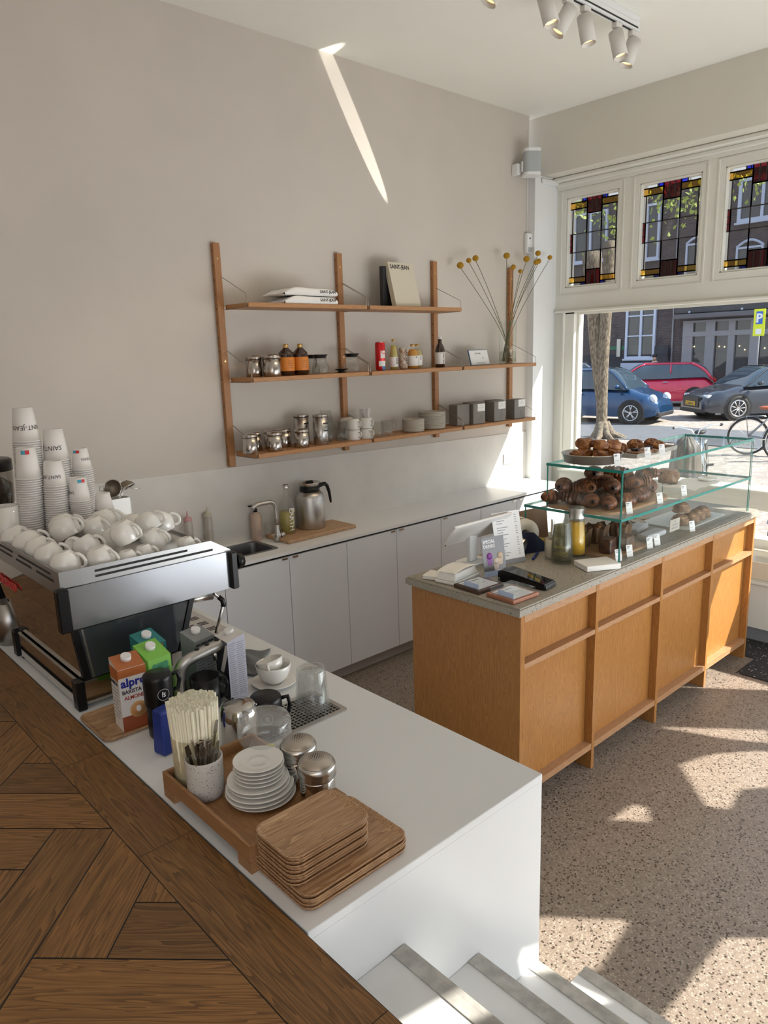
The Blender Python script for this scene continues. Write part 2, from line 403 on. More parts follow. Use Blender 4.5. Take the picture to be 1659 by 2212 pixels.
pierced('wall_sun_mask', [(-3.1, -0.1), (1.7, -0.1), (1.7, ZT), (-3.1, ZT)],
        [[(1.32, 2.35), (1.345, 1.86), (1.17, 1.80), (1.20, 1.98)],
         [(0.871, 2.063), (1.007, 1.991), (1.076, 1.84), (1.076, 1.73), (0.92, 1.61), (0.679, 1.643), (0.641, 1.732), (0.445, 1.704), (0.456, 1.796)],
         [(0.283, 2.08), (0.44, 2.06), (0.42, 1.99), (0.287, 1.925)],
         [(-0.60, 2.05), (-0.442, 1.942), (-0.417, 1.68), (-0.70, 1.64), (-0.88, 1.72), (-0.86, 1.98)],
         [(-0.471, 1.40), (-0.448, 1.274), (-0.30, 1.0), (-0.30, 0.3), (-1.7, 0.3), (-1.7, 1.40)],
         [(-1.90, 2.16), (-1.60, 2.08), (-1.64, 1.95), (-1.88, 2.05)],
         [(-1.26, 2.02), (-1.17, 1.98), (-1.0, 1.78), (-1.08, 1.62), (-1.20, 1.80)]],
        -4.012, -4.0, M_wall)
# facade wall: plane x=1.60.. with openings for shop window, stained transoms, entrance
G = 0.0
struct(MB().box(1.50, 1.62, -3.95, -0.06, 2.19, 2.372).box(1.50, 1.62, -3.95, -0.06, 3.033, 3.184)
       .box(1.50, 1.62, -0.145, -0.06, 2.372, 3.033).box(1.50, 1.62, -0.75, -0.59, 2.372, 3.033).box(1.50, 1.62, -1.35, -1.20, 2.372, 3.033)
       .box(1.50, 1.62, -1.95, -1.80, 2.372, 3.033).box(1.50, 1.62, -3.95, -2.40, 2.42, 3.033)
       .box(1.50, 1.62, -3.95, -3.62, -0.1, 2.42).box(1.50, 1.62, -2.66, -2.40, -0.1, 2.42).box(1.50, 1.62, -3.62, -2.66, -0.1, 1.36)
       .box(1.50, 1.62, -0.15, -0.06, 0.55, 2.19).box(1.50, 1.62, -2.40, -0.06, -0.1, 0.60)
       , 'wall_front', M_frame)
# window joinery
wf = struct(MB().box(1.475, 1.50, -2.5, -0.062, 3.12, 3.15, 0.006).box(1.49, 1.50, -2.5, -0.062, 3.095, 3.12)
       .box(1.43, 1.50, -2.5, -0.062, 3.15, 3.182, 0.008)
       .box(1.472, 1.50, -2.45, -0.062, 2.182, 2.202, 0.005).box(1.485, 1.50, -2.45, -0.11, 2.172, 2.182), 'trim_2', M_frame)
struct(MB().box(1.28, 1.50, -0.085, -0.061, 3.13, 3.165, 0.006), 'trim_3', M_white)
jm = MB()
jm.box(1.485, 1.62, -0.245, -0.15, 0.90, 2.19).box(1.470, 1.50, -0.165, -0.145, 0.60, 2.19, 0.006).box(1.53, 1.56, -0.265, -0.245, 0.93, 2.185)
jm.box(1.53, 1.56, -2.40, -0.265, 2.165, 2.19)
struct(jm, 'window_1', M_frame)
sill = MB().box(1.46, 1.62, -2.40, -0.15, 0.80, 0.93, 0.008).box(1.435, 1.62, -2.40, -0.15, 0.925, 0.945, 0.005).box(1.455, 1.5, -2.40, -0.15, 0.845, 0.86, 0.004)
struct(sill, 'window_1_sill', M_frame)
pane = struct(MB().box(1.543, 1.549, -2.40, -0.26, 0.94, 2.175), 'window_1_pane', M_glass)
struct(MB().box(1.543, 1.549, -2.40, -0.15, 0.60, 0.80), 'window_2', M_glass)
# stained glass transoms
M_sg = {'c': thin_glass('leaded_clear', (0.60, 0.62, 0.63), 0.04, 0.3, haze=0.03), 'r': thin_glass('leaded_red', (0.13, 0.004, 0.010), 0.03, 0.3),
        'y': thin_glass('leaded_amber', (0.75, 0.44, 0.06), 0.03, 0.3, rough=0.2, haze=0.05, hazecol=(0.5, 0.3, 0.03)), 'b': thin_glass('leaded_blue', (0.012, 0.02, 0.42), 0.03, 0.3),
        't': thin_glass('leaded_textured', (0.72, 0.74, 0.74), 0.1, 0.4, rough=0.3, haze=0.35, hazecol=(0.8, 0.8, 0.8))}
M_lead = pbr('lead_came', (0.05, 0.045, 0.045), 0.5, 0.6)
def stained(idx, ya, yb):
    # ya = left edge (larger y), yb = right edge
    za, zb = 2.372, 3.033; w = ya-yb; h = zb-za
    Y = lambda u: ya-u*w
    Z = lambda v: zb-v*h
    sash = MB()
    for a, b, c, d in ((ya, ya-0.014, za, zb), (yb+0.014, yb, za, zb)): sash.box(1.505, 1.56, b, a, c, d, 0.004)
    sash.box(1.505, 1.56, yb, ya, za, za+0.014, 0.004).box(1.505, 1.56, yb, ya, zb-0.014, zb, 0.004)
    # applied moulding around the sash
    for a, b, c, d in ((ya+0.045, ya+0.035, za-0.05, zb+0.045), (yb-0.035, yb-0.045, za-0.05, zb+0.045)): sash.box(1.494, 1.5, b, a, c, d)
    sash.box(1.494, 1.5, yb-0.045, ya+0.045, za-0.06, za-0.05).box(1.494, 1.5, yb-0.045, ya+0.045, zb+0.045, zb+0.055)
    S_ = struct(sash, 'window_%d' % idx, M_frame)
    cells = []
    u1, u2, u3, u4 = 0.075, 0.355, 0.635, 0.915
    v0, v1, v2, v3, v4, v5 = 0.055, 0.115, 0.385, 0.60, 0.855, 0.94
    v1b = 0.125
    def C(a, b, c, d, k): cells.append((a, b, c, d, k))
    # top band
    C(0, 0.26, 0, v0, 't'); C(0.26, u2, 0, v0, 'b'); C(0, u2, v0, v1b, 'y')
    for k in range(3): C(u2+k*(u3-u2)/3, u2+(k+1)*(u3-u2)/3, 0, 0.19, 'r')
    C(u3, 0.74, 0, v0, 'b'); C(0.74, 1, 0, v0, 't'); C(u3, 1, v0, v1b, 'y')
    # bottom band
    C(0, u2, 0.885, 0.945, 'y'); C(0, 0.26, 0.945, 1, 't'); C(0.26, u2, 0.945, 1, 'b')
    for k in range(3): C(u2+k*(u3-u2)/3, u2+(k+1)*(u3-u2)/3, 0.81, 1, 'r')
    C(u3, 1, 0.885, 0.945, 'y'); C(u3, 0.74, 0.945, 1, 'b'); C(0.74, 1, 0.945, 1, 't')
    # centre
    C(u2, u3, 0.19, 0.40, 'c'); C(u2, u3, 0.40, 0.605, 'c'); C(u2, u3, 0.605, 0.81, 'c')
    for a, b in ((u1, u2), (u3, u4)): C(a, b, v1b, 0.40, 'c'); C(a, b, 0.40, 0.605, 'c'); C(a, b, 0.605, 0.885, 'c')
    for a, b in ((0, u1), (u4, 1)):
        C(a, b, v1b, 0.40, 'c'); C(a, b, 0.605, 0.885, 'c')
        for k in range(3): C(a, b, 0.40+k*0.0683, 0.40+(k+1)*0.0683, 'r')
    for key in M_sg:
        m = MB()
        for a, b, c, d, k in cells:
            if k == key: m.quad((1.54, Y(a), Z(d)), (1.54, Y(b), Z(d)), (1.54, Y(b), Z(c)), (1.54, Y(a), Z(c)))
        o = m.build('glass_'+{'c': 'clear', 'r': 'red', 'y': 'amber', 'b': 'blue', 't': 'frosted'}[key], M_sg[key], S_)
    ld = MB(); t = 0.0038
    seen = set()
    for a, b, c, d, k in cells:
        for (p, q) in (((a, c), (b, c)), ((a, d), (b, d)), ((a, c), (a, d)), ((b, c), (b, d))):
            key = (round(p[0], 3), round(p[1], 3), round(q[0], 3), round(q[1], 3))
            if key in seen: continue
            seen.add(key)
            y0, y1 = sorted((Y(p[0]), Y(q[0]))); z0, z1 = sorted((Z(p[1]), Z(q[1])))
            ld.box(1.537, 1.543, y0-t, y1+t, z0-t, z1+t)
    ld.build('lead_came', M_lead, S_)
for i, (a, b) in enumerate(((-0.145, -0.59), (-0.75, -1.20), (-1.35, -1.80), (-1.95, -2.40))): stained(i+3, a, b)
# ledge added outside above the shop window to keep sun off the transoms
struct(MB().box(1.62, 2.12, -3.9, 0.3, 3.16, 3.30), 'wall_shade_ledge', M_frame)
# window seat below the shop window
M_seat = pbr('seat_gloss_cream', (0.78, 0.70, 0.56), 0.08, coat=0.6)
struct(MB().box(1.15, 1.50, -3.9, -0.45, 0.42, 0.54, 0.005), 'trim_4', M_seat)
struct(MB().box(1.165, 1.19, -3.9, -0.45, 0.09, 0.42).box(1.15, 1.17, -3.9, -0.45, 0.385, 0.405, 0.004), 'trim_5', M_frame)
struct(MB().box(1.18, 1.20, -3.9, -0.45, 0, 0.09), 'baseboard_front', pbr('baseboard_grey', (0.22, 0.23, 0.25), 0.5))
struct(MB().box(0.60, 1.17, -3.6, -2.0, 0.0005, 0.006).box(0.875, 1.17, -2.0, -1.0, 0.0005, 0.006), 'floor_mat', M_mat)

# stairs from the upper floor down to the terrazzo
TR = 0.2361; RI = 0.18
st = MB()
for i in range(1, 5):
    x1 = XA + TR*i; z = ZC-RI*i
    st.box(x1-TR-0.004, x1-0.012, -3.95, YN-0.001, z-0.03, z-0.0002).box(x1-0.034, x1-0.02, -3.95, YN-0.001, z-RI+0.0, z-0.0305)
st.box(XA-0.016, XA-0.004, -3.95, YN-0.001, ZC-RI, ZC-0.001)
stairs = struct(st, 'stairs', M_step)
for i in range(1, 5):
    x1 = XA + TR*i; z = ZC-RI*i
    o = MB().box(x1-0.037, x1-0.0112, -3.95, YN-0.002, z+0.0005, z+0.003).box(x1-0.011, x1+0.001, -3.95, YN-0.002, z-0.045, z+0.003).build('stair_nosing', M_alu, stairs)

# white serving counter
c = thing('white_counter', 'long white counter block carrying the espresso machine and wooden trays', 'counter', ((XA+XB)/2, -1.3, 0))
MB().box(XA-(XA+XB)/2, XB-(XA+XB)/2, YN+1.3, 1.295, 0.0, ZC-0.02).build('body', M_white, c)
MB().box(XA-(XA+XB)/2-0.001, XB-(XA+XB)/2+0.001, YN+1.299, 1.295, ZC-0.0198, ZC, 0.0015).build('countertop', M_white, c)

# back counter
wt = MB(); yb = -0.3927
sx0, sx1, sy0, sy1 = -1.80, -1.43, -0.295, -0.055
wt.box(-2.255, sx0, yb, -0.001, 0.862, 0.8803).box(sx1, 1.205, yb, -0.001, 0.862, 0.8803).box(sx0, sx1, yb, sy0, 0.862, 0.8803).box(sx0, sx1, sy1, -0.001, 0.862, 0.8803)
single(wt, 'worktop', M_white, 'long thin white worktop running along the back wall under the shelves', 'worktop')
bx = [-2.255, -1.832, -1.428, -1.020, -0.620, -0.218, 0.187, 0.59, 0.99, 1.205]
cl = ['partly hidden behind the espresso machine', 'under the steel sink', 'under the mixer tap and soap', 'below the cutting board with the steel jug', 'right of the one below the steel jug', 'left of the tablet stand', 'behind the tablet stand', 'behind the glass pastry case', 'narrowest one at the window end']
M_plinth = pbr('plinth_grey', (0.46, 0.43, 0.40), 0.5)
for i, (a, b) in enumerate(zip(bx[:-1], bx[1:])):
    t = thing('base_cabinet', 'white handleless base cabinet, '+cl[i], 'cabinet', (a, -0.37, 0), group='white base cabinets')
    w = b-a; zt = 0.70 if i in (0, 1) else 0.86
    MB().box(0.002, w-0.002, 0.002, 0.36, 0.082, zt).build('body', M_gap, t)
    d = MB().box(0.002, w-0.002, -0.018, 0.0, 0.085, 0.848, 0.001).build('door', M_door, t)
    hx = w-0.05 if i in (3, 1, 6) else 0.02
    MB().box(hx, hx+0.035, -0.026, -0.0185, 0.838, 0.8465).build('handle', M_steel, d)
single(MB().box(-2.255, 1.205, -0.335, -0.32, 0.0, 0.082), 'cabinet_plinth', M_plinth, 'grey recessed plinth strip under the white base cabinets', 'plinth')
# sink
t = thing('sink', 'small dark steel sink let into the white back worktop', 'sink', ((sx0+sx1)/2, (sy0+sy1)/2, 0.8803))
hw, hh = (sx1-sx0)/2-0.004, (sy1-sy0)/2-0.004
sk = MB()
top = rrect(2*hw+0.02, 2*hh+0.02, 0.03); inn = rrect(2*hw-0.03, 2*hh-0.03, 0.03); bot = rrect(2*hw-0.05, 2*hh-0.05, 0.04)
rings = [[(x, y, 0.0015) for x, y in top], [(x, y, 0.003) for x, y in rrect(2*hw-0.01, 2*hh-0.01, 0.03)], [(x, y, 0.0005) for x, y in inn], [(x, y, -0.12) for x, y in bot]]
V = [[sk.bm.verts.new(p) for p in r] for r in rings]
for a, b in zip(V[:-1], V[1:]):
    for k in range(len(a)):
        l = (k+1) % len(a); sk.bm.faces.new((a[k], a[l], b[l], b[k]))
sk.bm.faces.new(V[-1]); sk.build('basin', pbr('sink_steel', (0.30, 0.30, 0.31), 0.35, 1.0), t)
ov = MB()
for k in (-0.03, -0.012, 0.012, 0.03): ov.box(k-0.003, k+0.003, hh-0.021, hh-0.0185, -0.045, -0.025)
ov.build('overflow_slots', M_black, t)

# island
IX0, IX1, IYF, IYB, IZ = -1.424, 0.862, -1.944, -1.335, 0.9414
isl = thing('island_counter', 'oak panelled service island with a pitted grey concrete top', 'counter', (IX0, IYF, 0))
def ib(mb, name, m, p=isl, label=None):
    for v in mb.bm.verts: v.co -= Vector((IX0, IYF, 0))
    o = mb.build(name, m, p)
    if label: o['label'] = label
    return o
slab = MB(); poly = [(IX0-0.036, IYF-0.02), (0.85, IYF-0.02), (0.872, IYF-0.012), (0.882, IYF+0.01), (0.885, IYB+0.0), (IX0-0.036, IYB)]
slab.prism(poly, 0.905, IZ); bmesh.ops.bevel(slab.bm, geom=[e for e in slab.bm.edges if abs(e.verts[0].co.z-e.verts[1].co.z) < 1e-5], offset=0.006, segments=2, affect='EDGES')
ib(slab, 'concrete_top', M_conc)
ib(MB().box(IX0+0.01, IX1-0.01, IYF+0.035, IYB-0.01, 0.895, 0.9045), 'shadow_gap', pbr('dark_oak', (0.07, 0.025, 0.012), 0.6))
ib(MB().box(IX0, IX1, IYF+0.048, IYB-0.005, 0.06, 0.895), 'carcass', M_oak)
ib(MB().box(IX0-0.002, IX0+0.018, IYF, IYB-0.004, 0.0, 0.8975), 'end_panel', M_oak)
stx = [(IX0+0.0185, IX0+0.026), (-0.881, -0.859), (-0.286, -0.262), (0.287, 0.309), (0.84, 0.862)]
for a, b in stx: ib(MB().box(a, b, IYF, IYF+0.30, 0.0 if a > -1.4 else 0.0, 0.8975), 'divider', M_oak) if a < -1.39 else ib(MB().box(a, b, IYF, IYF+0.047, 0.10, 0.8975).box(a, b, IYF, IYF+0.12, 0.0, 0.0995), 'divider', M_oak)
xs = [(IX0+0.0265, -0.8815), (-0.8585, -0.2865), (-0.2615, 0.2865), (0.3095, 0.8395)]
for k, (a, b) in enumerate(xs):
    ib(MB().box(a, b, IYF+0.001, IYF+0.047, 0.866, 0.8975), 'top_rail', M_oakx)
    ib(MB().box(a, b, IYF+0.001, IYF+0.047, 0.668, 0.690), 'middle_rail', M_oakx)
    ib(MB().box(a, b, IYF+0.001, IYF+0.047, 0.100, 0.130), 'bottom_rail', M_oakx)
    for nm, z0, z1 in (('upper_panel', 0.6905, 0.8655), ('lower_panel', 0.1305, 0.6675)):
        ib(MB().box(a+0.0005, b-0.0005, IYF+0.040, IYF+0.0475, z0, z1), nm, M_oak)

# wall shelf system
UX = [-1.5215+k*0.8317 for k in range(4)]
sh = thing('wall_shelf_unit', 'oak wall shelving of four drilled uprights with shelf boards on wire brackets', 'shelf', (UX[0], 0, 1.32))
def sb(mb, name, m, p=sh):
    for v in mb.bm.verts: v.co -= Vector((UX[0], 0, 1.32))
    return mb.build(name, m, p)
ZS = [2.195, 1.812, 1.408]
for k, ux in enumerate(UX):
    u = sb(MB().box(ux-0.02, ux+0.02, -0.030, -0.001, 1.322, 2.51, 0.002), 'upright', M_upr)
    zz = 1.36; ph = None
    while zz < 2.50:
        if ph is None: ph = sb(MB().cyl((ux-0.0204, -0.016, zz), (ux-0.0195, -0.016, zz), 0.004, seg=8), 'peg_hole', M_gap, u); z00 = zz
        else: cc = ph.copy(); COL.objects.link(cc); cc.parent = u; cc.location = (0, 0, zz-z00)
        zz += 0.074
    for zz in (2.43, 1.90): sb(MB().cyl((ux, -0.0315, zz), (ux, -0.030, zz), 0.005, seg=10), 'screw', M_brass, u)
M_wire = pbr('wire_steel', (0.42, 0.38, 0.33), 0.35, 1.0)
for r, z in enumerate(ZS):
    for k in range(3 if r else 2):
        a, b = UX[k]+0.012, UX[k+1]-0.004
        sb(MB().box(a+0.012, b+0.008, -0.262, -0.034, z-0.024, z-0.0005, 0.002), 'shelf_board', M_shelf)
        for xx in (a+0.009, b+0.011):
            sb(MB().tube([(xx, -0.022, z-0.01), (xx, -0.022, z+0.135), (xx, -0.028, z+0.142), (xx, -0.245, z+0.045), (xx, -0.252, z+0.035), (xx, -0.252, z-0.02), (xx, -0.24, z-0.025), (xx, -0.03, z-0.025)], 0.0018, seg=6), 'wire_bracket', M_wire)

# pastry case (three glass tiers)
CX0, CX1, CY0 = -0.661, 0.79, -1.925
pc = thing('pastry_case', 'tall two-tier glass pastry case with green edges on the concrete top', 'display case', (CX0, CY0, IZ))
def cb(mb, name, m, p=pc):
    for v in mb.bm.verts: v.co -= Vector((CX0, CY0, IZ))
    return mb.build(name, m, p)
ZM, ZTP = 1.148, 1.372
def pane_edges(mbx, mby, x0, x1, y0, y1, z0, z1):
    mbx.box(x0, x1, y0-0.0006, y0, z0, z1); mby.box(x0-0.0006, x0, y0, y1, z0, z1)
def hplate(name, y1, z, th=0.013):
    g = cb(MB().box(CX0, CX1, CY0, y1, z-th, z), name, M_cglass)
    e = MB().box(CX0-0.0008, CX1+0.0008, CY0-0.0008, CY0+0.0004, z-th, z).box(CX0-0.0008, CX0+0.0004, CY0, y1, z-th, z).box(CX1-0.0004, CX1+0.0008, CY0, y1, z-th, z)
    e.build('edge', M_edge, g).location = (-CX0, -CY0, -IZ)
    e2 = MB().box(CX0-0.0008, CX1, y1-0.0004, y1+0.0008, z-th, z); e2.build('back_edge', M_edgel, g).location = (-CX0, -CY0, -IZ)
hplate('top_shelf', -1.515, ZTP); hplate('middle_shelf', -1.385, ZM)
def vpane(name, x0, x1, y0, y1, z0, z1):
    g = cb(MB().box(x0, x1, y0, y1, z0, z1), name, M_cglass)
    e = MB(); t = 0.0012
    for xx in (x0, x1):
        for yy in (y0, y1): e.box(xx-t, xx+t, yy-t, yy+t, z0, z1)
    e.build('edge', M_edge, g).location = (-CX0, -CY0, -IZ)
for z0, z1, yb_ in ((IZ+0.001, ZM-0.014, -1.39), (ZM+0.001, ZTP-0.014, -1.52)):
    vpane('front_pane', CX0+0.001, CX1-0.001, CY0+0.001, CY0+0.007, z0, z1)
    vpane('side_pane', CX0+0.001, CX0+0.007, CY0+0.008, yb_, z0, z1)
    vpane('side_pane', CX1-0.007, CX1-0.001, CY0+0.008, yb_, z0, z1)

# ceiling track with spotlights
tr = thing('ceiling_track_light', 'white ceiling track carrying six tilted cylinder spotlights', 'track light', (0, -1.36, ZT))
MB().box(-2.4, 0.30, -0.018, 0.018, -0.075, -0.035, 0.002).box(-2.4, 0.30, -0.013, 0.013, -0.0345, -0.001).build('track', M_white, tr)
MB().box(-2.4, 0.28, -0.019, -0.0183, -0.066, -0.058).box(-2.4, 0.28, -0.006, 0.006, -0.0765, -0.0752).build('track_slot', M_gap, tr)
M_lampin = pbr('lamp_inner', (1.0, 0.75, 0.45), 0.4, emit=(1.0, 0.62, 0.25), estr=1.6)
M_lamph = pbr('lamp_housing', (0.72, 0.70, 0.66), 0.45)
def spot(x, dirv):
    d = Vector(dirv).normalized(); b = Vector((x, 0, -0.145))
    st_ = MB().box(x-0.028, x+0.028, -0.015, 0.015, -0.105, -0.0765, 0.003).cyl((x, 0, -0.105), (x, 0, -0.15), 0.007, seg=10)
    j = st_.build('adapter', M_lamph, tr)
    a = b - d*0.028; e = b + d*0.1
    q = d.to_track_quat('Z', 'Y').to_matrix().to_4x4(); q.translation = a; rr_ = 0.0365; L = 0.128
    mb = MB().lathe([(0, 0), (rr_, 0), (rr_, L), (rr_-0.003, L), (rr_-0.004, L-0.03), (0, L-0.035)], seg=28, T=q)
    h = mb.build('spot_head', M_lamph, tr)
    MB().lathe([(0, L-0.034), (0.026, L-0.033), (rr_-0.0045, L-0.022)], seg=24, T=q).build('lamp', M_lampin, h)
    ld = bpy.data.lights.new('spot', 'SPOT'); ld.energy = 9; ld.spot_size = R(70); ld.spot_blend = 0.6; ld.color = (1, 0.72, 0.42); ld.shadow_soft_size = 0.02
    lo = bpy.data.objects.new('spot_light', ld); COL.objects.link(lo); lo.location = Vector((0, -1.36, ZT))+a+d*(L+0.01); lo.rotation_euler = d.to_track_quat('-Z', 'Y').to_euler()
for x, d in ((-0.84, (-0.42, 0.30, -0.9)), (-0.505, (0.02, -0.32, -1)), (-0.335, (-0.50, 0.34, -1)), (-0.185, (0.06, -0.20, -1)), (0.105, (0.0, -0.28, -1)), (0.262, (-0.28, 0.20, -1))):
    spot(x, d)
# ------------------------------------------------------------ the street outside
ZG = -0.20
M_pave = speckle('street_brick', (0.36, 0.305, 0.265), (0.42, 0.36, 0.32), (0.27, 0.23, 0.205), scale=9, rough=0.8, amount=0.3, dthr=0.2)
M_strip = pbr('dark_strip', (0.12, 0.125, 0.14), 0.8, noise=0.2, nscale=8)
struct(MB().box(1.62, 40, -14, 40, ZG-0.3, ZG), 'ground', M_pave)
struct(MB().box(11.6, 14.6, 1.9, 30, ZG, ZG+0.012).box(11.6, 14.6, 1.9, 4.0, ZG, ZG+0.014), 'ground_dark_strip', M_strip)  # darker grey strip laid over the street brick
def brickmat(name, c1, c2, mortar, sc=1.0):
    m, N, L, B = newmat(name); B.inputs['Roughness'].default_value = 0.85
    T = N.new('ShaderNodeTexCoord'); sx = N.new('ShaderNodeSeparateXYZ'); cx = N.new('ShaderNodeCombineXYZ')
    L.new(T.outputs['Object'], sx.inputs[0]); L.new(sx.outputs['Y'], cx.inputs['X']); L.new(sx.outputs['Z'], cx.inputs['Y'])
    b = N.new('ShaderNodeTexBrick'); L.new(cx.outputs[0], b.inputs['Vector']); b.inputs['Scale'].default_value = sc
    b.inputs['Color1'].default_value = (*c1, 1); b.inputs['Color2'].default_value = (*c2, 1); b.inputs['Mortar'].default_value = (*mortar, 1)
    b.inputs['Brick Width'].default_value = 0.22; b.inputs['Row Height'].default_value = 0.065; b.inputs['Mortar Size'].default_value = 0.006
    L.new(b.outputs['Color'], B.inputs['Base Color']); return m
M_brick = brickmat('dark_brick', (0.085, 0.062, 0.065), (0.05, 0.04, 0.045), (0.12, 0.11, 0.11))
M_navy = pbr('navy_plinth', (0.025, 0.030, 0.045), 0.6, noise=0.2, nscale=3)
M_bluewhite = pbr('blue_white_paint', (0.50, 0.56, 0.70), 0.5)
M_shopgrey = pbr('shop_grey', (0.26, 0.26, 0.29), 0.5)
M_awn = pbr('awning_dark', (0.05, 0.052, 0.06), 0.6)
M_wglass = pbr('dark_window_glass', (0.05, 0.055, 0.06), 0.05, spec=0.8)
FX = 25.0
bl = thing('apartment_building', 'dark brick building across the street with pale framed windows and a grey shop front', 'building', (FX, 9, ZG))
def bb(mb, name, m, p=bl):
    for v in mb.bm.verts: v.co -= Vector((FX, 9, ZG))
    return mb.build(name, m, p)
bb(MB().box(FX, FX+1.5, -12, 30, ZG, 7.9), 'wall', M_brick)
bb(MB().box(FX-0.06, FX-0.001, 10.6, 30, ZG, 1.50), 'plinth', M_navy)
bb(MB().box(FX-0.012, FX-0.001, 12.6, 14.2, 1.71, 1.86), 'green_band', pbr('green_tile', (0.02, 0.14, 0.07), 0.4))
for z0, z1 in ((1.9, 2.4), (2.7, 3.2)): bb(MB().box(FX-0.03, FX-0.001, 13.5, 13.85, z0, z1), 'stone_quoin', M_shopgrey)
def bwin(y0, y1, z0, z1, vm=(), hm=(), t=0.09, arch=False, extra=None):
    f = MB(); f.box(FX-0.10, FX-0.001, y0, y0+t, z0, z1).box(FX-0.10, FX-0.001, y1-t, y1, z0, z1).box(FX-0.10, FX-0.001, y0+t, y1-t, z0, z0+t).box(FX-0.10, FX-0.001, y0+t, y1-t, z1-t, z1)
    for v in vm: f.box(FX-0.09, FX-0.01, v-0.05, v+0.05, z0+t, z1-t)
    for h in hm: f.box(FX-0.08, FX-0.012, y0+t, y1-t, h-0.025, h+0.025)
    f.box(FX-0.16, FX-0.001, y0-0.06, y1+0.06, z0-0.07, z0)
    if arch: f.tube([(FX-0.05, y0+(y1-y0)*k/8, z1+0.22*math.sin(PI*k/8)) for k in range(9)], 0.05, seg=6)
    o = bb(f, 'window', M_bluewhite); p = MB().box(FX-0.03, FX-0.02, y0+t, y1-t, z0+t, z1-t); q = bb(p, 'pane', M_wglass, o)
    return o
bwin(11.28, 12.60, 1.33, 3.9, (11.92,), (2.25, 3.05), 0.10)
bwin(13.6, 15.2, 5.4, 7.4, (14.4,), (6.6,)); bwin(11.3, 12.4, 5.2, 7.3, (11.85,), (6.6,)); bwin(6.8, 8.35, 6.1, 7.6, (7.5,), (), 0.12); bwin(7.35, 8.3, 4.3, 5.25, (), (), 0.07, True)
bwin(9.3, 10.2, 4.3, 5.6, (), (), 0.07, True); bwin(4.4, 5.9, 6.1, 7.6, (5.1,), (), 0.12); bwin(4.4, 5.9, 3.8, 5.25, (5.1,), (), 0.1, True)
bb(MB().box(FX-0.05, FX-0.001, 10.55, 10.6, ZG, 7.5), 'drain_pipe', M_shopgrey)
bb(MB().box(FX-0.25, FX-0.07, 10.62, 11.2, 0.9, 1.82, 0.02), 'utility_box', M_navy)
bb(MB().box(FX-0.2, FX-0.061, 11.6, 12.7, ZG, 1.16), 'planter_box', M_bluewhite)
# shop front
bb(MB().box(FX-0.02, FX-0.001, 3.0, 10.1, ZG, 2.72), 'shop_glazing', M_wglass)
sf = MB()
for a, b in ((9.72, 10.12), (8.87, 9.22), (8.12, 8.36), (7.25, 7.57), (6.3, 6.55), (5.3, 5.6), (4.4, 4.7)): sf.box(FX-0.12, FX-0.021, a, b, ZG, 2.72)
sf.box(FX-0.13, FX-0.121, 3.0, 10.12, 2.14, 2.32).box(FX-0.13, FX-0.121, 3.0, 10.12, 2.66, 2.74)
bb(sf, 'shop_frame', M_shopgrey)
bb(MB().box(FX-0.3, FX-0.001, 3.0, 10.4, 3.02, 3.5, 0.02), 'shop_fascia', M_awn)
bb(MB().box(FX-0.55, FX-0.31, 3.0, 10.34, 2.80, 2.99, 0.03), 'awning_cassette', pbr('awning_bar', (0.11, 0.11, 0.125), 0.5))
for y in (9.80, 7.84, 5.9): bb(MB().sphere((FX-0.33, y, 3.06), 0.05, 1), 'fascia_lamp', M_bluewhite)
M_bulb = pbr('bulb', (1, 0.8, 0.5), 0.4, emit=(1.0, 0.72, 0.35), estr=3)
for y, z in ((9.66, 1.76), (8.7, 1.74), (8.5, 1.72), (7.95, 1.74), (7.75, 1.6), (7.05, 1.64)): bb(MB().sphere((FX-0.05, y, z), 0.028, 1), 'light_bulb', M_bulb)
ps = MB(); ps.box(FX-0.10, FX-0.062, 12.80, 12.97, 1.42, 2.15, 0.01)
bb(ps, 'house_sign', pbr('sign_cream', (0.6, 0.57, 0.5), 0.6))
# parking sign
pt = thing('parking_sign', 'yellow parking sign with a blue P panel on a thin grey pole', 'sign', (20.0, 5.42, ZG))
MB().cyl((0.05, 0, 0), (0.05, 0, 2.95), 0.025, seg=10).build('pole', M_shopgrey, pt)
MB().box(-0.01, 0.01, -0.165, 0.165, 2.25, 3.04, 0.005).build('yellow_board', pbr('sign_yellow', (0.72, 0.80, 0.02), 0.5), pt)
MB().box(-0.016, -0.0101, -0.095, 0.095, 2.60, 2.97).build('blue_panel', pbr('sign_blue', (0.02, 0.13, 0.55), 0.4), pt)
text_mesh('P', 0.36, M_paper, 'letter', pt, (-0.019, 0.095, 2.655), (R(90), 0, R(-90)), bold=0.012)
MB().box(-0.016, -0.0101, -0.085, 0.085, 2.30, 2.46).build('white_plate', M_paper, pt)

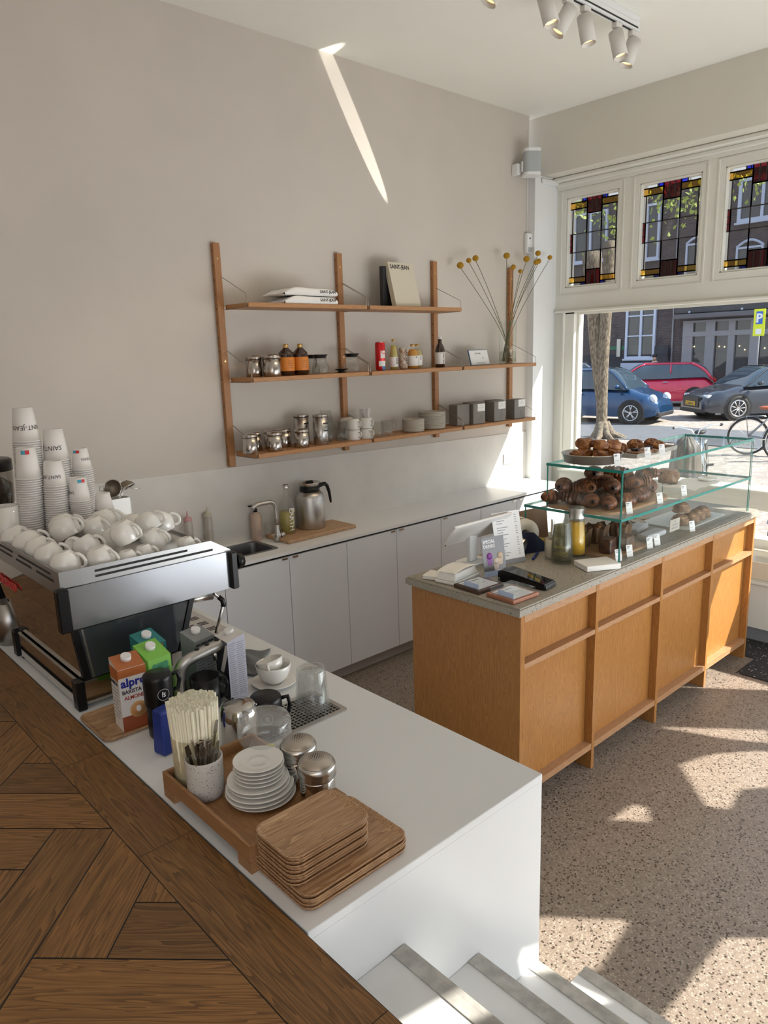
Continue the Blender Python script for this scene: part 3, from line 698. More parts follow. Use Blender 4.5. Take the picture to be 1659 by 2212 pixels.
# cars
M_tyre = pbr('tyre', (0.02, 0.02, 0.02), 0.7); M_rim = pbr('rim', (0.55, 0.55, 0.56), 0.25, 0.9); M_cg = pbr('car_glass', (0.03, 0.05, 0.07), 0.04, spec=1.0)
M_chrome = pbr('chrome', (0.8, 0.8, 0.8), 0.1, 1.0); M_hl = pbr('headlight', (0.65, 0.68, 0.72), 0.1, coat=1.0)
def car(name, label, col, loc, rz, L, Wd, H, wb, fo, prof, green, wr=0.31, plate=None, spokes=5, metal=0.4, wide_lamp=False, grille=(0.42, 0.36, 0.60)):
    m = pbr(name.replace(' ', '_')+'_paint_'+str(len(MATS)), col, 0.28, metal, coat=1.0)
    t = thing(name, label, 'car', (*loc, ZG), rz)
    hw = Wd/2; xf = L/2; f_ax = xf-fo; r_ax = f_ax-wb
    # prof: list of (u, z) of the shoulder line from nose (u=0) to tail (u=1)
    def lerp(tab, u):
        for (a, za), (b, zb) in zip(tab[:-1], tab[1:]):
            if u <= b: k = (u-a)/(b-a) if b > a else 0; k = k*k*(3-2*k); return za+(zb-za)*k
        return tab[-1][1]
    NU = 40; ND = 10
    def body(u, v):
        x = xf-u*L; zt = lerp(prof, u); zb_ = 0.20+0.08*max(0, (0.06-u)/0.06)+0.12*max(0, (u-0.94)/0.06)
        wf = hw*(1-0.34*max(0, (0.12-u)/0.12)**1.8-0.22*max(0, (u-0.9)/0.1)**2)
        a = v*PI   # half loop over: left bottom -> over -> right bottom
        sx = math.cos(a); sz = math.sin(a)
        e = 0.30
        y = wf*math.copysign(abs(sx)**e, sx) if abs(sx) > 1e-9 else 0
        k = abs(sz)**0.55
        z = zb_+(zt-zb_)*k
        y *= 1-0.05*max(0, (z-0.65))-0.04*max(0, 0.45-z)/0.3
        return Vector((x, y, z))
    mb = MB().grid(lambda u, v: body(u, v), NU, 28)
    # close nose and tail
    for uu in (0.0, 1.0):
        vs = [mb.bm.verts.new(body(uu, j/28)) for j in range(29)]; mb.bm.faces.new(vs)
    bmesh.ops.remove_doubles(mb.bm, verts=mb.bm.verts, dist=0.001)
    b = mb.build('body', m, t)
    # greenhouse: green = (u of windscreen base, u roof front, u roof back, u rear base)
    g0, g1, g2, g3 = green; zr = H
    def gh(u, v, sc=1.0, dz=0.0):
        x = xf-(g0+(g3-g0)*u)*L
        uu = g0+(g3-g0)*u
        zbase = lerp(prof, uu)-0.04
        if uu < g1: k = (uu-g0)/(g1-g0); k = math.sin(k*PI/2)**0.9
        elif uu > g2: k = (g3-uu)/(g3-g2); k = math.sin(max(0, k)*PI/2)**0.8
        else: k = 1+0.0
        zt = zbase+(zr-zbase)*k
        a = v*PI; sx = math.cos(a); sz = math.sin(a)
        kk = abs(sz)**0.45
        z = zbase+(zt-zbase)*kk
        hwb = hw*0.93; hwt = hw*0.70
        frac = (z-zbase)/max(0.05, zr-zbase)
        w = (hwb+(hwt-hwb)*frac)
        y = w*math.copysign(abs(sx)**0.25, sx) if abs(sx) > 1e-9 else 0
        return Vector((x, y*sc, z+dz))
    gm = MB().grid(lambda u, v: gh(u, v), 30, 24); gm.build('glasshouse', M_cg, t)
    # roof skin & pillars in body colour, set just outside of the glass
    ur1 = (g1-g0)/(g3-g0); ur2 = (g2-g0)/(g3-g0)
    rf = MB().grid(lambda u, v: gh(ur1*0.93+(ur2-ur1*0.93)*u*1.0+0.02*u, 0.30+0.40*v, 1.01, 0.012), 12, 10)
    rf.build('roof', m, t)
    pl = MB()
    for s in (0, 1):
        def strip(pa, w=0.028):
            pts = [gh(u, (v if s == 0 else 1-v), 1.012, 0.006) for u, v in pa]; pl.tube(pts, w, seg=6)
        strip([(0.0+ur1*k/6*1.0, 0.04+0.26*(k/6)) for k in range(7)])
        strip([(ur1+(ur2-ur1)*k/6, 0.30) for k in range(7)], 0.022)
        strip([(ur2+(1-ur2)*k/6*0.9, 0.30-0.26*k/6) for k in range(7)], 0.05)
        mid = (ur1+ur2)/2+0.03
        strip([(mid, 0.03+0.27*k/4) for k in range(5)], 0.03)
    pl.build('window_pillars', m, t)
    for s in (1, -1):
        mbm = MB().sphere((xf-(g0+0.075)*L, s*(hw+0.07), lerp(prof, g0)+0.06), 0.1, 2, (0.7, 1.0, 0.65)); mbm.build('mirror', m, t)
    for ax in (f_ax, r_ax):
        for s in (1, -1):
            y0 = s*(hw-0.10)
            MB().cyl((ax, s*(hw-0.22), wr+0.0), (ax, s*(hw+0.004), wr+0.0), wr*1.16, seg=32).build('wheel_arch', M_blackm, t)
            w = MB().lathe([(wr*0.66, -0.09), (wr*0.95, -0.10), (wr, -0.07), (wr, 0.07), (wr*0.95, 0.10), (wr*0.66, 0.09)], seg=36, close=True, T=Matrix.Translation((ax, s*(hw-0.075), wr)) @ Matrix.Rotation(R(90), 4, 'X')).build('wheel', M_tyre, t)
            rm = MB(); yo = s*(hw+0.012); rm.lathe([(wr*0.60, -0.01), (wr*0.70, -0.01), (wr*0.70, 0.012), (wr*0.60, 0.012)], seg=32, close=True, T=Matrix.Translation((ax, yo, wr)) @ Matrix.Rotation(R(90), 4, 'X'))
            rm.cyl((ax, yo-0.01, wr), (ax, yo+0.01, wr), wr*0.15, seg=14)
            for k in range(spokes):
                a = 2*PI*k/spokes+0.3
                for da in ((0.0,) if spokes > 8 else (-0.13, 0.13)):
                    rm.cyl((ax+wr*0.12*math.cos(a), yo, wr+wr*0.12*math.sin(a)), (ax+wr*0.64*math.cos(a+da), yo, wr+wr*0.64*math.sin(a+da)), wr*0.05, seg=6)
            rm.build('rim', M_rim, w)
    # doors seam lines, handles, lamps, grille, bumper
    sm = MB()
    for s in (1, -1):
        for ux in (g0+0.04, (g1+g2)/2+0.03, g2+0.0):
            for q in range(5):
                pass
        MB().box(xf-((g1+g2)/2)*L-0.02, xf-((g1+g2)/2)*L+0.14, s*(hw-0.02), s*(hw-0.02)+s*0.03, lerp(prof, 0.5)-0.16, lerp(prof, 0.5)-0.13, 0.006).build('door_handle', M_chrome, t)
    for s in (1, -1):
        if wide_lamp: hl = MB().box(xf-0.42, xf-0.10, s*(hw*0.60)-0.13, s*(hw*0.60)+0.13, 0.60, 0.70, 0.03, T=None)
        else: hl = MB().sphere((xf-0.20, s*hw*0.66, 0.66), 0.14, 2, (0.9, 0.75, 1.0))
        hl.build('headlight', M_hl, t)
        MB().box(xf-L+0.02, xf-L+0.14, s*(hw*0.72)-0.07, s*(hw*0.72)+0.07, 0.70, 0.92, 0.02).build('tail_light', pbr('tail_red', (0.5, 0.01, 0.01), 0.2) if 'tail_red' not in MATS else MATS['tail_red'], t)
    if grille: MB().box(xf-0.10, xf+0.02, -hw*grille[0], hw*grille[0], grille[1], grille[2], 0.04).build('grille', M_black, t)
    MB().box(xf-0.12, xf+0.012, -hw*0.72, hw*0.72, 0.20, 0.33, 0.03).build('lower_bumper', M_blackm, t)
    if plate:
        p = MB().box(xf+0.021, xf+0.03, -0.26, 0.26, 0.40, 0.51).build('number_plate', pbr('plate_yellow', (0.85, 0.50, 0.02), 0.5), t)
        text_mesh(plate, 0.115, M_ink, 'plate_letters', t, (xf+0.032, -0.0, 0.412), (R(90), 0, R(90)), align='CENTER', bold=0.004, sx=0.9)
    return t
th = R(-95.8)
car('small_hatchback', 'small rounded dark blue hatchback parked behind the street tree', (0.006, 0.05, 0.14), (15.25, 7.71), R(-82), 3.57, 1.63, 1.49, 2.30, 0.68,
    [(0, 0.50), (0.03, 0.66), (0.10, 0.82), (0.24, 0.96), (0.5, 0.98), (0.9, 0.98), (1.0, 0.75)], (0.22, 0.42, 0.82, 0.99), wr=0.31, spokes=5, grille=None)
car('grey_hatchback', 'dark grey car with a yellow number plate angled nose towards the shop', (0.034, 0.040, 0.055), (18.51, 4.54), R(141.9), 4.34, 1.82, 1.43, 2.63, 0.87,
    [(0, 0.52), (0.03, 0.70), (0.10, 0.82), (0.26, 0.94), (0.5, 0.97), (0.9, 1.0), (1.0, 0.8)], (0.25, 0.45, 0.80, 0.98), wr=0.335, plate='Z-040-FG', spokes=9, wide_lamp=True, grille=(0.52, 0.33, 0.66))
car('red_hatchback', 'bright raspberry red hatchback parked side on between the blue and grey cars', (0.62, 0.012, 0.07), (20.9, 9.15), R(115), 4.0, 1.74, 1.47, 2.54, 0.80,
    [(0, 0.52), (0.03, 0.70), (0.10, 0.84), (0.25, 0.96), (0.5, 0.98), (0.9, 1.02), (1.0, 0.8)], (0.23, 0.43, 0.80, 0.98), wr=0.31, metal=0.1)
car('silver_estate', 'pale silver estate car mostly hidden behind the blue hatchback', (0.45, 0.50, 0.52), (22.9, 13.2), R(-90), 4.4, 1.78, 1.45, 2.6, 0.85,
    [(0, 0.52), (0.03, 0.70), (0.10, 0.84), (0.25, 0.96), (0.5, 0.98), (0.9, 1.02), (1.0, 0.8)], (0.25, 0.42, 0.90, 0.99), wr=0.31)

# street tree
M_bark = pbr('bark', (0.24, 0.19, 0.135), 0.9, noise=0.7, nscale=30, bump=0.9, bscale=22, nstretch=(1, 1, 0.35))
def leafy(name_mat='leaf'):
    return pbr(name_mat, (0.33, 0.42, 0.07), 0.6, noise=0.3, nscale=4)
M_leaf = leafy()
tt = thing('street_tree', 'rough barked street tree with a leaning second stem outside the window', 'tree', (11.71, 5.61, ZG))
def trunkpts(base, top, n, wob, r0, r1, flare):
    P, RR = [], []
    for i in range(n+1):
        k = i/n; p = Vector(base).lerp(Vector(top), k) + Vector((0, math.sin(k*5)*wob, 0)); P.append(p)
        RR.append(r0+(r1-r0)*k+flare*max(0, 1-k*n/2.2)**2*0.5)
    return P, RR
P, RR = trunkpts((0, 0, -0.02), (0.2, 0.12, 4.4), 22, 0.03, 0.125, 0.13, 0.36)
MB().tube(P, 0.1, seg=20, rr=RR).build('trunk', M_bark, tt)
P, RR = trunkpts((0.02, 0.08, 0.85), (0.3, 0.62, 4.2), 14, 0.02, 0.10, 0.23, 0.0)
MB().tube(P, 0.1, seg=18, rr=RR).build('second_stem', M_bark, tt)
for k in range(6):
    a = R(200+k*38); MB().tube([(0.08*math.cos(a), 0.08*math.sin(a), 0.35), (0.24*math.cos(a), 0.24*math.sin(a), 0.08), (0.5*math.cos(a), 0.5*math.sin(a), 0.0), (0.72*math.cos(a), 0.72*math.sin(a), -0.05)], 0.1, seg=8, rr=[0.09, 0.085, 0.05, 0.02]).build('root_flare', M_bark, tt)
rnd = random.Random(3)
lf = MB(); br = MB()
for cy, cz, n, sp_ in ((4.45, 4.45, 90, 0.35), (3.7, 4.15, 60, 0.25), (2.9, 4.25, 90, 0.25), (2.45, 4.2, 60, 0.2), (2.05, 4.3, 60, 0.16), (1.55, 4.4, 40, 0.16), (4.9, 4.7, 60, 0.3), (3.4, 3.75, 40, 0.3)):
    cx = 9.0+rnd.uniform(-0.4, 0.4)
    br.tube([(9.6, cy+0.4, cz+1.6), (9.3, cy+0.2, cz+0.7), (cx, cy, cz)], 0.012, seg=5)
    for i in range(n):
        p = Vector((cx+rnd.gauss(0, sp_), cy+rnd.gauss(0, sp_), cz+rnd.gauss(0, sp_*0.7)))
        q = Euler((rnd.uniform(0, 6), rnd.uniform(0, 6), rnd.uniform(0, 6))).to_matrix(); s_ = rnd.uniform(0.03, 0.055)
        v = [lf.bm.verts.new(p+q @ Vector(c)*s_) for c in ((-1, 0, 0), (-0.3, 0.7, 0.1), (1, 0, 0), (-0.3, -0.7, 0.1))]
        lf.bm.faces.new(v)
for o, n in ((lf, 'foliage'), (br, 'twigs')):
    for v in o.bm.verts: v.co -= Vector((11.71, 5.61, ZG))
lo = lf.build(n if False else 'foliage', M_leaf, tt, fix=False); lo['kind'] = 'stuff'; br.build('twigs', M_bark, tt)

# bicycles
M_bchr = pbr('bike_silver', (0.70, 0.72, 0.72), 0.25, 0.9); M_sadd = pbr('saddle_brown', (0.33, 0.08, 0.03), 0.5); M_bsteel = pbr('bike_grey', (0.25, 0.27, 0.30), 0.35, 0.8)
def bicycle(label, loc, rz, frame, saddle, fender=True, crate=False, steer=0.0, lean=0.04):
    t = thing('bicycle', label, 'bicycle', (*loc, ZG), rot=(lean, 0, rz))
    r = 0.34; xf, xr = 0.55, -0.55
    for x in (xf, xr):
        w = MB().tube([(x+r*math.cos(2*PI*k/36), 0, r+0.02+r*math.sin(2*PI*k/36)) for k in range(36)], 0.02, seg=8, closed=True).build('wheel', M_tyre, t)
        s = MB()
        for k in range(28): a = 2*PI*k/28; s.cyl((x, 0.02*(-1)**k, r+0.02), (x+(r-0.02)*math.cos(a), 0, r+0.02+(r-0.02)*math.sin(a)), 0.0013, seg=3, caps=False)
        s.tube([(x+(r-0.025)*math.cos(2*PI*k/36), 0, r+0.02+(r-0.025)*math.sin(2*PI*k/36)) for k in range(36)], 0.011, seg=6, closed=True)
        s.cyl((x, -0.04, r+0.02), (x, 0.04, r+0.02), 0.025, seg=10); s.build('spokes', M_bchr, w)
        if fender: MB().grid(lambda u, v: Vector((x+(r+0.035)*math.cos(R(15)+u*R(150)), (v-0.5)*0.06, r+0.02+(r+0.035)*math.sin(R(15)+u*R(150)))), 18, 3).build('mudguard', frame, t)
    hb = (0.36, 0, 0.88)
    f = MB(); bbk = (-0.08, 0, 0.30); st = (-0.24, 0, 0.82)
    for a, b in (((xf, 0, r+0.02), (0.40, 0, 0.72)), ((0.40, 0, 0.72), hb), ((0.41, 0, 0.68), bbk), (bbk, st), ((xr, 0.05, r+0.02), bbk), ((xr, -0.05, r+0.02), bbk), ((xr, 0.05, r+0.02), (-0.21, 0, 0.72)), ((xr, -0.05, r+0.02), (-0.21, 0, 0.72)), ((0.40, 0, 0.60), (-0.20, 0, 0.55))): f.cyl(a, b, 0.015, seg=8)
    f.build('frame', frame, t)
    MB().tube([(0.12, 0.30, 1.02), (0.22, 0.29, 1.03), (0.36, 0.20, 1.05), (0.40, 0.05, 1.0), hb, (0.40, -0.05, 1.0), (0.36, -0.20, 1.05), (0.22, -0.29, 1.03), (0.12, -0.30, 1.02)], 0.011, seg=8).build('handlebar', M_bchr, t)
    for s in (1, -1): MB().cyl((0.10, s*0.30, 1.018), (0.23, s*0.288, 1.03), 0.018, seg=8).build('grip', M_blackm, t)
    MB().lathe([(0, 0.0), (0.05, 0.0), (0.045, 0.03), (0, 0.05)], seg=14, T=Matrix.Translation((0.45, 0, 0.80)) @ Matrix.Rotation(R(90), 4, 'Y')).build('headlamp', M_bchr, t)
    MB().sphere((-0.27, 0, 0.90), 0.1, 2, (1.4, 0.8, 0.35)).build('saddle', saddle, t)
    cr = MB().lathe([(0.09, -0.004), (0.1, 0.0), (0.09, 0.004), (0.07, 0)], seg=20, close=True, T=Matrix.Translation((-0.08, -0.05, 0.30)) @ Matrix.Rotation(R(90), 4, 'X'))
    cr.cyl((-0.08, -0.07, 0.30), (-0.02, -0.07, 0.15), 0.009, seg=6).cyl((-0.08, 0.07, 0.30), (-0.14, 0.07, 0.45), 0.009, seg=6).cyl((-0.08, -0.07, 0.30), (-0.08, 0.07, 0.30), 0.012, seg=6)
    cr.build('crank', M_blackm, t)
    for s in (1, -1): MB().box(-0.08+s*0.06-0.05, -0.08+s*0.06+0.05, -s*0.12-0.04, -s*0.12+0.04, 0.30-s*0.15-0.01, 0.30-s*0.15+0.01).build('pedal', M_blackm, t)
    rk = MB(); rk.tube([(xr, 0.06, r), (xr-0.05, 0.06, 0.74), (xr+0.28, 0.05, 0.74)], 0.006, seg=6).tube([(xr, -0.06, r), (xr-0.05, -0.06, 0.74), (xr+0.28, -0.05, 0.74)], 0.006, seg=6)
    for k in range(4): rk.cyl((xr-0.05+k*0.1, -0.06, 0.74), (xr-0.05+k*0.1, 0.06, 0.74), 0.005, seg=6)
    rk.build('luggage_rack', frame, t)
    return t
bicycle('silver bicycle with black grips standing closest outside the shop window', (6.3, 0.78), R(-160), M_bchr, M_blackm, lean=0.10)
bicycle('black city bicycle with a brown leather saddle by the parked grey car', (11.0, 1.45), R(-65), M_bsteel, M_sadd, lean=0.08)
bicycle('silver grey bicycle standing right beside the one with the brown saddle', (10.6, 0.70), R(-50), M_bchr, M_blackm, lean=-0.06)
bicycle('dark bicycle whose round mudguard shows low at the right window edge', (4.3, -1.35), R(-15), M_bsteel, M_blackm)

# people outside
M_hair = pbr('grey_blond_hair', (0.17, 0.14, 0.12), 0.55, noise=0.6, nscale=60, nstretch=(1, 1, 0.06), bump=0.6, bscale=60)
M_coat = pbr('dark_coat', (0.03, 0.032, 0.04), 0.8); M_skin = pbr('skin', (0.62, 0.40, 0.30), 0.5)
def body_skin(name, joints, edges, m, parent, sub=2):
    me = bpy.data.meshes.new(name); me.from_pydata([j[0] for j in joints], edges, []); o = bpy.data.objects.new(name, me); COL.objects.link(o); o.parent = parent
    sk = o.modifiers.new('skin', 'SKIN')
    for i, j in enumerate(joints):
        v = me.skin_vertices[0].data[i]; rr_ = j[1]; v.radius = rr_ if isinstance(rr_, tuple) else (rr_, rr_)
        v.use_root = (i == 0)
    ss = o.modifiers.new('sub', 'SUBSURF'); ss.levels = sub; ss.render_levels = sub; me.materials.append(m); return o
pz = ZG
bn = thing('street_bench', 'low wooden bench outside under the shop window', 'bench', (2.35, -0.75, ZG))
MB().box(-0.20, 0.20, -1.3, 1.3, 0.40, 0.44, 0.004).build('seat', M_oakx, bn)
for s in (-1.1, 1.1): MB().box(-0.17, 0.17, s-0.03, s+0.03, 0.0, 0.3995).build('leg', M_blackm, bn)
pr = thing('person', 'person with long greyish blond hair sitting outside, seen from behind', 'person', (2.35, -0.78, ZG+0.44), rz=0)
body_skin('body', [((0, 0, 0.11), (0.15, 0.11)), ((0, 0, 0.30), (0.13, 0.10)), ((0.02, 0, 0.50), (0.16, 0.10)), ((0.03, 0, 0.62), 0.055), ((0.05, 0, 0.70), 0.06), ((0.06, 0, 0.80), (0.085, 0.095)), ((0.06, 0, 0.87), 0.06),
    ((0.02, 0.17, 0.52), 0.05), ((0.05, 0.23, 0.30), 0.042), ((0.26, 0.16, 0.20), 0.035), ((0.33, 0.12, 0.20), 0.03), ((0.02, -0.17, 0.52), 0.05), ((0.05, -0.23, 0.30), 0.042), ((0.26, -0.16, 0.20), 0.035), ((0.33, -0.12, 0.20), 0.03),
    ((0.20, 0.10, 0.09), 0.08), ((0.45, 0.11, 0.08), 0.06), ((0.47, 0.11, -0.18), 0.045), ((0.47, 0.11, -0.38), 0.035), ((0.58, 0.11, -0.405), 0.028), ((0.20, -0.10, 0.09), 0.08), ((0.45, -0.11, 0.08), 0.06), ((0.47, -0.11, -0.18), 0.045), ((0.47, -0.11, -0.38), 0.035), ((0.58, -0.11, -0.405), 0.028)],
    [(0, 1), (1, 2), (2, 3), (3, 4), (4, 5), (5, 6), (2, 7), (7, 8), (8, 9), (9, 10), (2, 11), (11, 12), (12, 13), (13, 14), (0, 15), (15, 16), (16, 17), (17, 18), (18, 19), (0, 20), (20, 21), (21, 22), (22, 23), (23, 24)], M_coat, pr)
def hairf(u, v):
    a = R(60)+u*R(240)
    z = 0.93-0.46*v; k = math.sin(min(1, v*3.4)*PI/2)**0.8
    rr_ = 0.102*k+0.030*v+0.003*math.sin(u*60)
    return Vector((0.045+rr_*math.cos(a)*1.05, rr_*math.sin(a)*0.98*(1+0.12*v), z))
MB().grid(hairf, 60, 20).build('hair', M_hair, pr)
pm = thing('person', 'person in black cap and grey shirt across the street, holding up a phone', 'person', (23.4, 10.45, ZG), rz=R(150))
jm_ = [((0, 0, 0.92), (0.13, 0.17)), ((0, 0, 1.12), (0.11, 0.15)), ((0, 0, 1.36), (0.10, 0.18)), ((0, 0, 1.47), 0.05), ((0.01, 0, 1.53), 0.05), ((0.02, 0, 1.61), (0.09, 0.08)), ((0.02, 0, 1.69), 0.06),
    ((0, 0.20, 1.38), 0.05), ((0.06, 0.26, 1.12), 0.04), ((0.28, 0.20, 1.28), 0.032), ((0.34, 0.18, 1.34), 0.03), ((0, -0.20, 1.38), 0.05), ((0.02, -0.25, 1.10), 0.04), ((0.12, -0.24, 0.86), 0.032), ((0.15, -0.24, 0.78), 0.03),
    ((0, 0.10, 0.80), 0.09), ((0.02, 0.11, 0.46), 0.06), ((0, 0.11, 0.08), 0.04), ((0.14, 0.12, 0.03), 0.035), ((0, -0.10, 0.80), 0.09), ((0.02, -0.11, 0.46), 0.06), ((0, -0.11, 0.08), 0.04), ((0.14, -0.12, 0.03), 0.035)]
body_skin('body', jm_, [(0, 1), (1, 2), (2, 3), (3, 4), (4, 5), (5, 6), (2, 7), (7, 8), (8, 9), (9, 10), (2, 11), (11, 12), (12, 13), (13, 14), (0, 15), (15, 16), (16, 17), (17, 18), (0, 19), (19, 20), (20, 21), (21, 22)], M_skin, pm)
body_skin('shirt', [((0, 0, 0.90), (0.15, 0.19)), ((0, 0, 1.12), (0.13, 0.17)), ((0, 0, 1.37), (0.12, 0.20)), ((0, 0, 1.43), (0.07, 0.07)), ((0, 0.21, 1.38), 0.065), ((0.05, 0.25, 1.20), 0.06), ((0, -0.21, 1.38), 0.065), ((0.02, -0.25, 1.18), 0.06)], [(0, 1), (1, 2), (2, 3), (2, 4), (4, 5), (2, 6), (6, 7)], pbr('grey_shirt', (0.22, 0.22, 0.23), 0.8), pm)
MB().sphere((0.02, 0, 1.665), 0.105, 2, (1, 0.92, 0.72)).box(0.08, 0.20, -0.07, 0.07, 1.64, 1.655, 0.005).build('cap', M_blackm, pm)
single(MB().box(-0.004, 0.004, -0.036, 0.036, -0.02, 0.13, 0.004), 'mobile_phone', M_black, 'black phone held up by the person in the cap', 'phone', (23.02, 10.47, ZG+1.36), (0, 0, R(150)))
# lettering on the shop window, reads from the street
wl = thing('window_lettering', 'white lettering on the shop window glass, mirrored from inside', 'lettering', (1.5515, -0.96, 1.225))
text_mesh('SAINT-JEAN', 0.075, M_paper, 'letters', wl, (0, -0.92, 0), (R(90), 0, R(90)), spacing=1.05)
# ------------------------------------------------------------ espresso machine
M_tint = pbr('tinted_panel', (0.035, 0.04, 0.045), 0.05, spec=0.9)
M_plexi = pbr('wing_panel', (0.34, 0.35, 0.37), 0.22, 0.85)
M_rail = pbr('rail_steel', (0.40, 0.40, 0.40), 0.32, 0.95, bump=0.03, bscale=60, nstretch=(1, 1, 20))
M_red = pbr('logo_red', (0.55, 0.02, 0.015), 0.35)
MX, MY = -2.68, -1.05
em = thing('espresso_machine', 'stainless espresso machine heaped with white mugs and paper cup stacks', 'coffee machine', (MX, MY, ZC))
def eb(mb, name, m, p=em):
    for v in mb.bm.verts: v.co -= Vector((MX, MY, ZC))
    return mb.build(name, m, p)
Y0, Y1, YB = -1.47, -0.64, -0.86
# cup rail: four side bands, the front ones with slots
def band(pts, y, th, name='cup_rail'):
    mb = MB(); T = Matrix(((1, 0, 0, 0), (0, 0, 1, 0), (0, 1, 0, 0), (0, 0, 0, 1)))
    mb.prism([(x, z) for x, z in pts], y, y+th, T=T); return eb(mb, name, M_rail)
side = [(-2.963, 1.287), (-2.963, 1.335), (-2.475, 1.333), (-2.405, 1.290), (-2.402, 1.268), (-2.42, 1.267)]
band(side, Y0, 0.003); band(side, Y1-0.003, 0.003)
eb(MB().box(-2.963, -2.960, Y0+0.0035, Y1-0.0035, 1.262, 1.335), 'cup_rail', M_rail)
eb(MB().box(-2.423, -2.420, Y0+0.0035, Y1-0.0035, 1.25, 1.300), 'cup_rail', M_steelb)
eb(MB().box(-2.9595, -2.4235, Y0+0.004, Y1-0.004, 1.285, 1.290), 'cup_tray', M_steel)
for z, a, b in ((1.318, -2.86, -2.56), (1.302, -2.86, -2.47)):
    eb(MB().box(a, b, Y0-0.0008, Y0-0.0001, z-0.0035, z+0.0035), 'rail_slot', M_gap)
for a, b, z in ((-1.42, -1.27, 1.300), (-1.22, -1.07, 1.300), (-1.02, -0.86, 1.300), (-1.40, -1.10, 1.318), (-1.04, -0.80, 1.318)):
    eb(MB().box(-2.9642, -2.9632, a, b, z-0.003, z+0.003), 'rail_slot', M_gap)
# wings
for y, s in ((Y0-0.006, -1), (Y1+0.001, 1)):
    if s > 0: continue
    eb(MB().box(-2.947, -2.418, y, y+0.005, 1.157, 1.284), 'side_wing', M_plexi)
    eb(MB().box(-2.982, -2.9475, y-0.018 if s < 0 else y, y+0.012 if s < 0 else y+0.02, 1.158, 1.288, 0.004), 'wing_end_cap', M_black)
    eb(MB().box(-2.4175, -2.392, y-0.018 if s < 0 else y, y+0.012 if s < 0 else y+0.02, 1.155, 1.284, 0.004), 'wing_end_cap', M_black)
eb(MB().cyl((-2.3915, -1.475, 1.245), (-2.365, -1.475, 1.245), 0.026, 0.022, seg=20), 'steam_knob', M_black)
eb(MB().box(-2.90, -2.45, Y0+0.001, YB, 1.18, 1.2845), 'upper_body', M_steel)
# lower body side
T = Matrix(((1, 0, 0, 0), (0, 0, 1, 0), (0, 1, 0, 0), (0, 0, 0, 1)))
eb(MB().prism([(-2.945, 1.155), (-2.924, 0.992), (-2.612, 0.992), (-2.560, 1.155)], Y0+0.002, YB-0.002, T=T), 'body_core', M_blackm)
eb(MB().prism([(-2.932, 1.153), (-2.912, 0.995), (-2.628, 0.995), (-2.576, 1.153)], Y0-0.004, Y0+0.0015, T=T), 'side_panel', M_tint)
eb(MB().prism([(-2.952, 1.157), (-2.930, 0.992), (-2.910, 0.992), (-2.930, 1.157)], Y0-0.008, Y0+0.0, T=T), 'corner_post', M_black)
eb(MB().prism([(-2.572, 1.157), (-2.626, 0.992), (-2.606, 0.992), (-2.555, 1.157)], Y0-0.008, Y0+0.0, T=T), 'corner_post', M_black)
eb(MB().prism([(-2.922, 1.153), (-2.904, 0.995), (-2.898, 0.995), (-2.916, 1.153)], Y0-0.0055, Y0-0.0042, T=T), 'panel_trim', M_steel)
eb(MB().box(-2.93, -2.605, Y0, YB, 0.915, 0.990), 'base', M_mirror)
eb(MB().box(-2.958, -2.9305, Y0-0.010, Y0+0.03, 0.902, 0.995, 0.003), 'base_corner', M_black)
eb(MB().box(-2.958, -2.9305, YB-0.03, YB+0.008, 0.902, 0.995, 0.003), 'base_corner', M_black)
# rear: two mirror polished panels
bk = MB(); bk.bm.faces.new([bk.bm.verts.new(p) for p in ((-2.962, Y0+0.002, 1.262), (-2.962, Y1-0.06, 1.262), (-2.935, YB-0.002, 1.000), (-2.935, Y0+0.002, 1.000))]); o = eb(bk, 'rear_panel', M_mirror); solidify(o, 0.003)
eb(MB().box(-2.950, -2.9305, Y0+0.031, YB-0.031, 0.912, 0.993), 'rear_base', M_mirror)
lg = text_mesh('la marzocco', 0.052, M_red, 'logo_letters', em, (-2.9625-MX, -0.885-MY, 1.172-ZC), (R(84), 0, R(-90)), ext=0.0015, align='CENTER', bold=0.0012)
for x in (-2.93, -2.64):
    for y in (Y0+0.05, YB-0.05): eb(MB().cyl((x, y, ZC), (x, y, 0.9148), 0.018, seg=14), 'foot', M_black)
# drip tray with slotted grate, groups, steam wand
eb(MB().box(-2.604, -2.375, Y0, YB, 0.905, 0.972, 0.003), 'drip_tray', M_steelb)
gr = eb(MB().box(-2.598, -2.385, Y0+0.012, YB-0.012, 0.9722, 0.976), 'grate', M_steel)
for r in range(8):
    for c in range(4):
        x0 = -2.585+c*0.048; y = Y0+0.05+r*0.07
        sl = MB().box(x0, x0+0.034, y, y+0.004, 0.9761, 0.9768).box(x0, x0+0.034, y+0.012, y+0.016, 0.9761, 0.9768).box(x0, x0+0.034, y+0.024, y+0.028, 0.9761, 0.9768)
        for v in sl.bm.verts: v.co -= Vector((MX, MY, ZC))
        sl.build('slots', M_gap, gr)
for y in (-1.25, -1.03):
    eb(MB().cyl((-2.50, y, 1.04), (-2.50, y, 1.0995), 0.035, seg=24).cyl((-2.50, y, 1.075), (-2.37, y, 1.065), 0.012, 0.015, seg=12), 'brew_group', M_steel)
wd = eb(MB().tube([(-2.455, -1.42, 1.155), (-2.448, -1.42, 1.128), (-2.430, -1.425, 1.112), (-2.424, -1.43, 1.095), (-2.44, -1.43, 1.05), (-2.462, -1.43, 0.995)], 0.0055, seg=10), 'steam_wand', M_steel)
eb(MB().tube([(-2.437, -1.424, 1.118), (-2.427, -1.428, 1.106), (-2.424, -1.43, 1.090), (-2.427, -1.43, 1.082)], 0.009, seg=10), 'wand_grip', M_black)

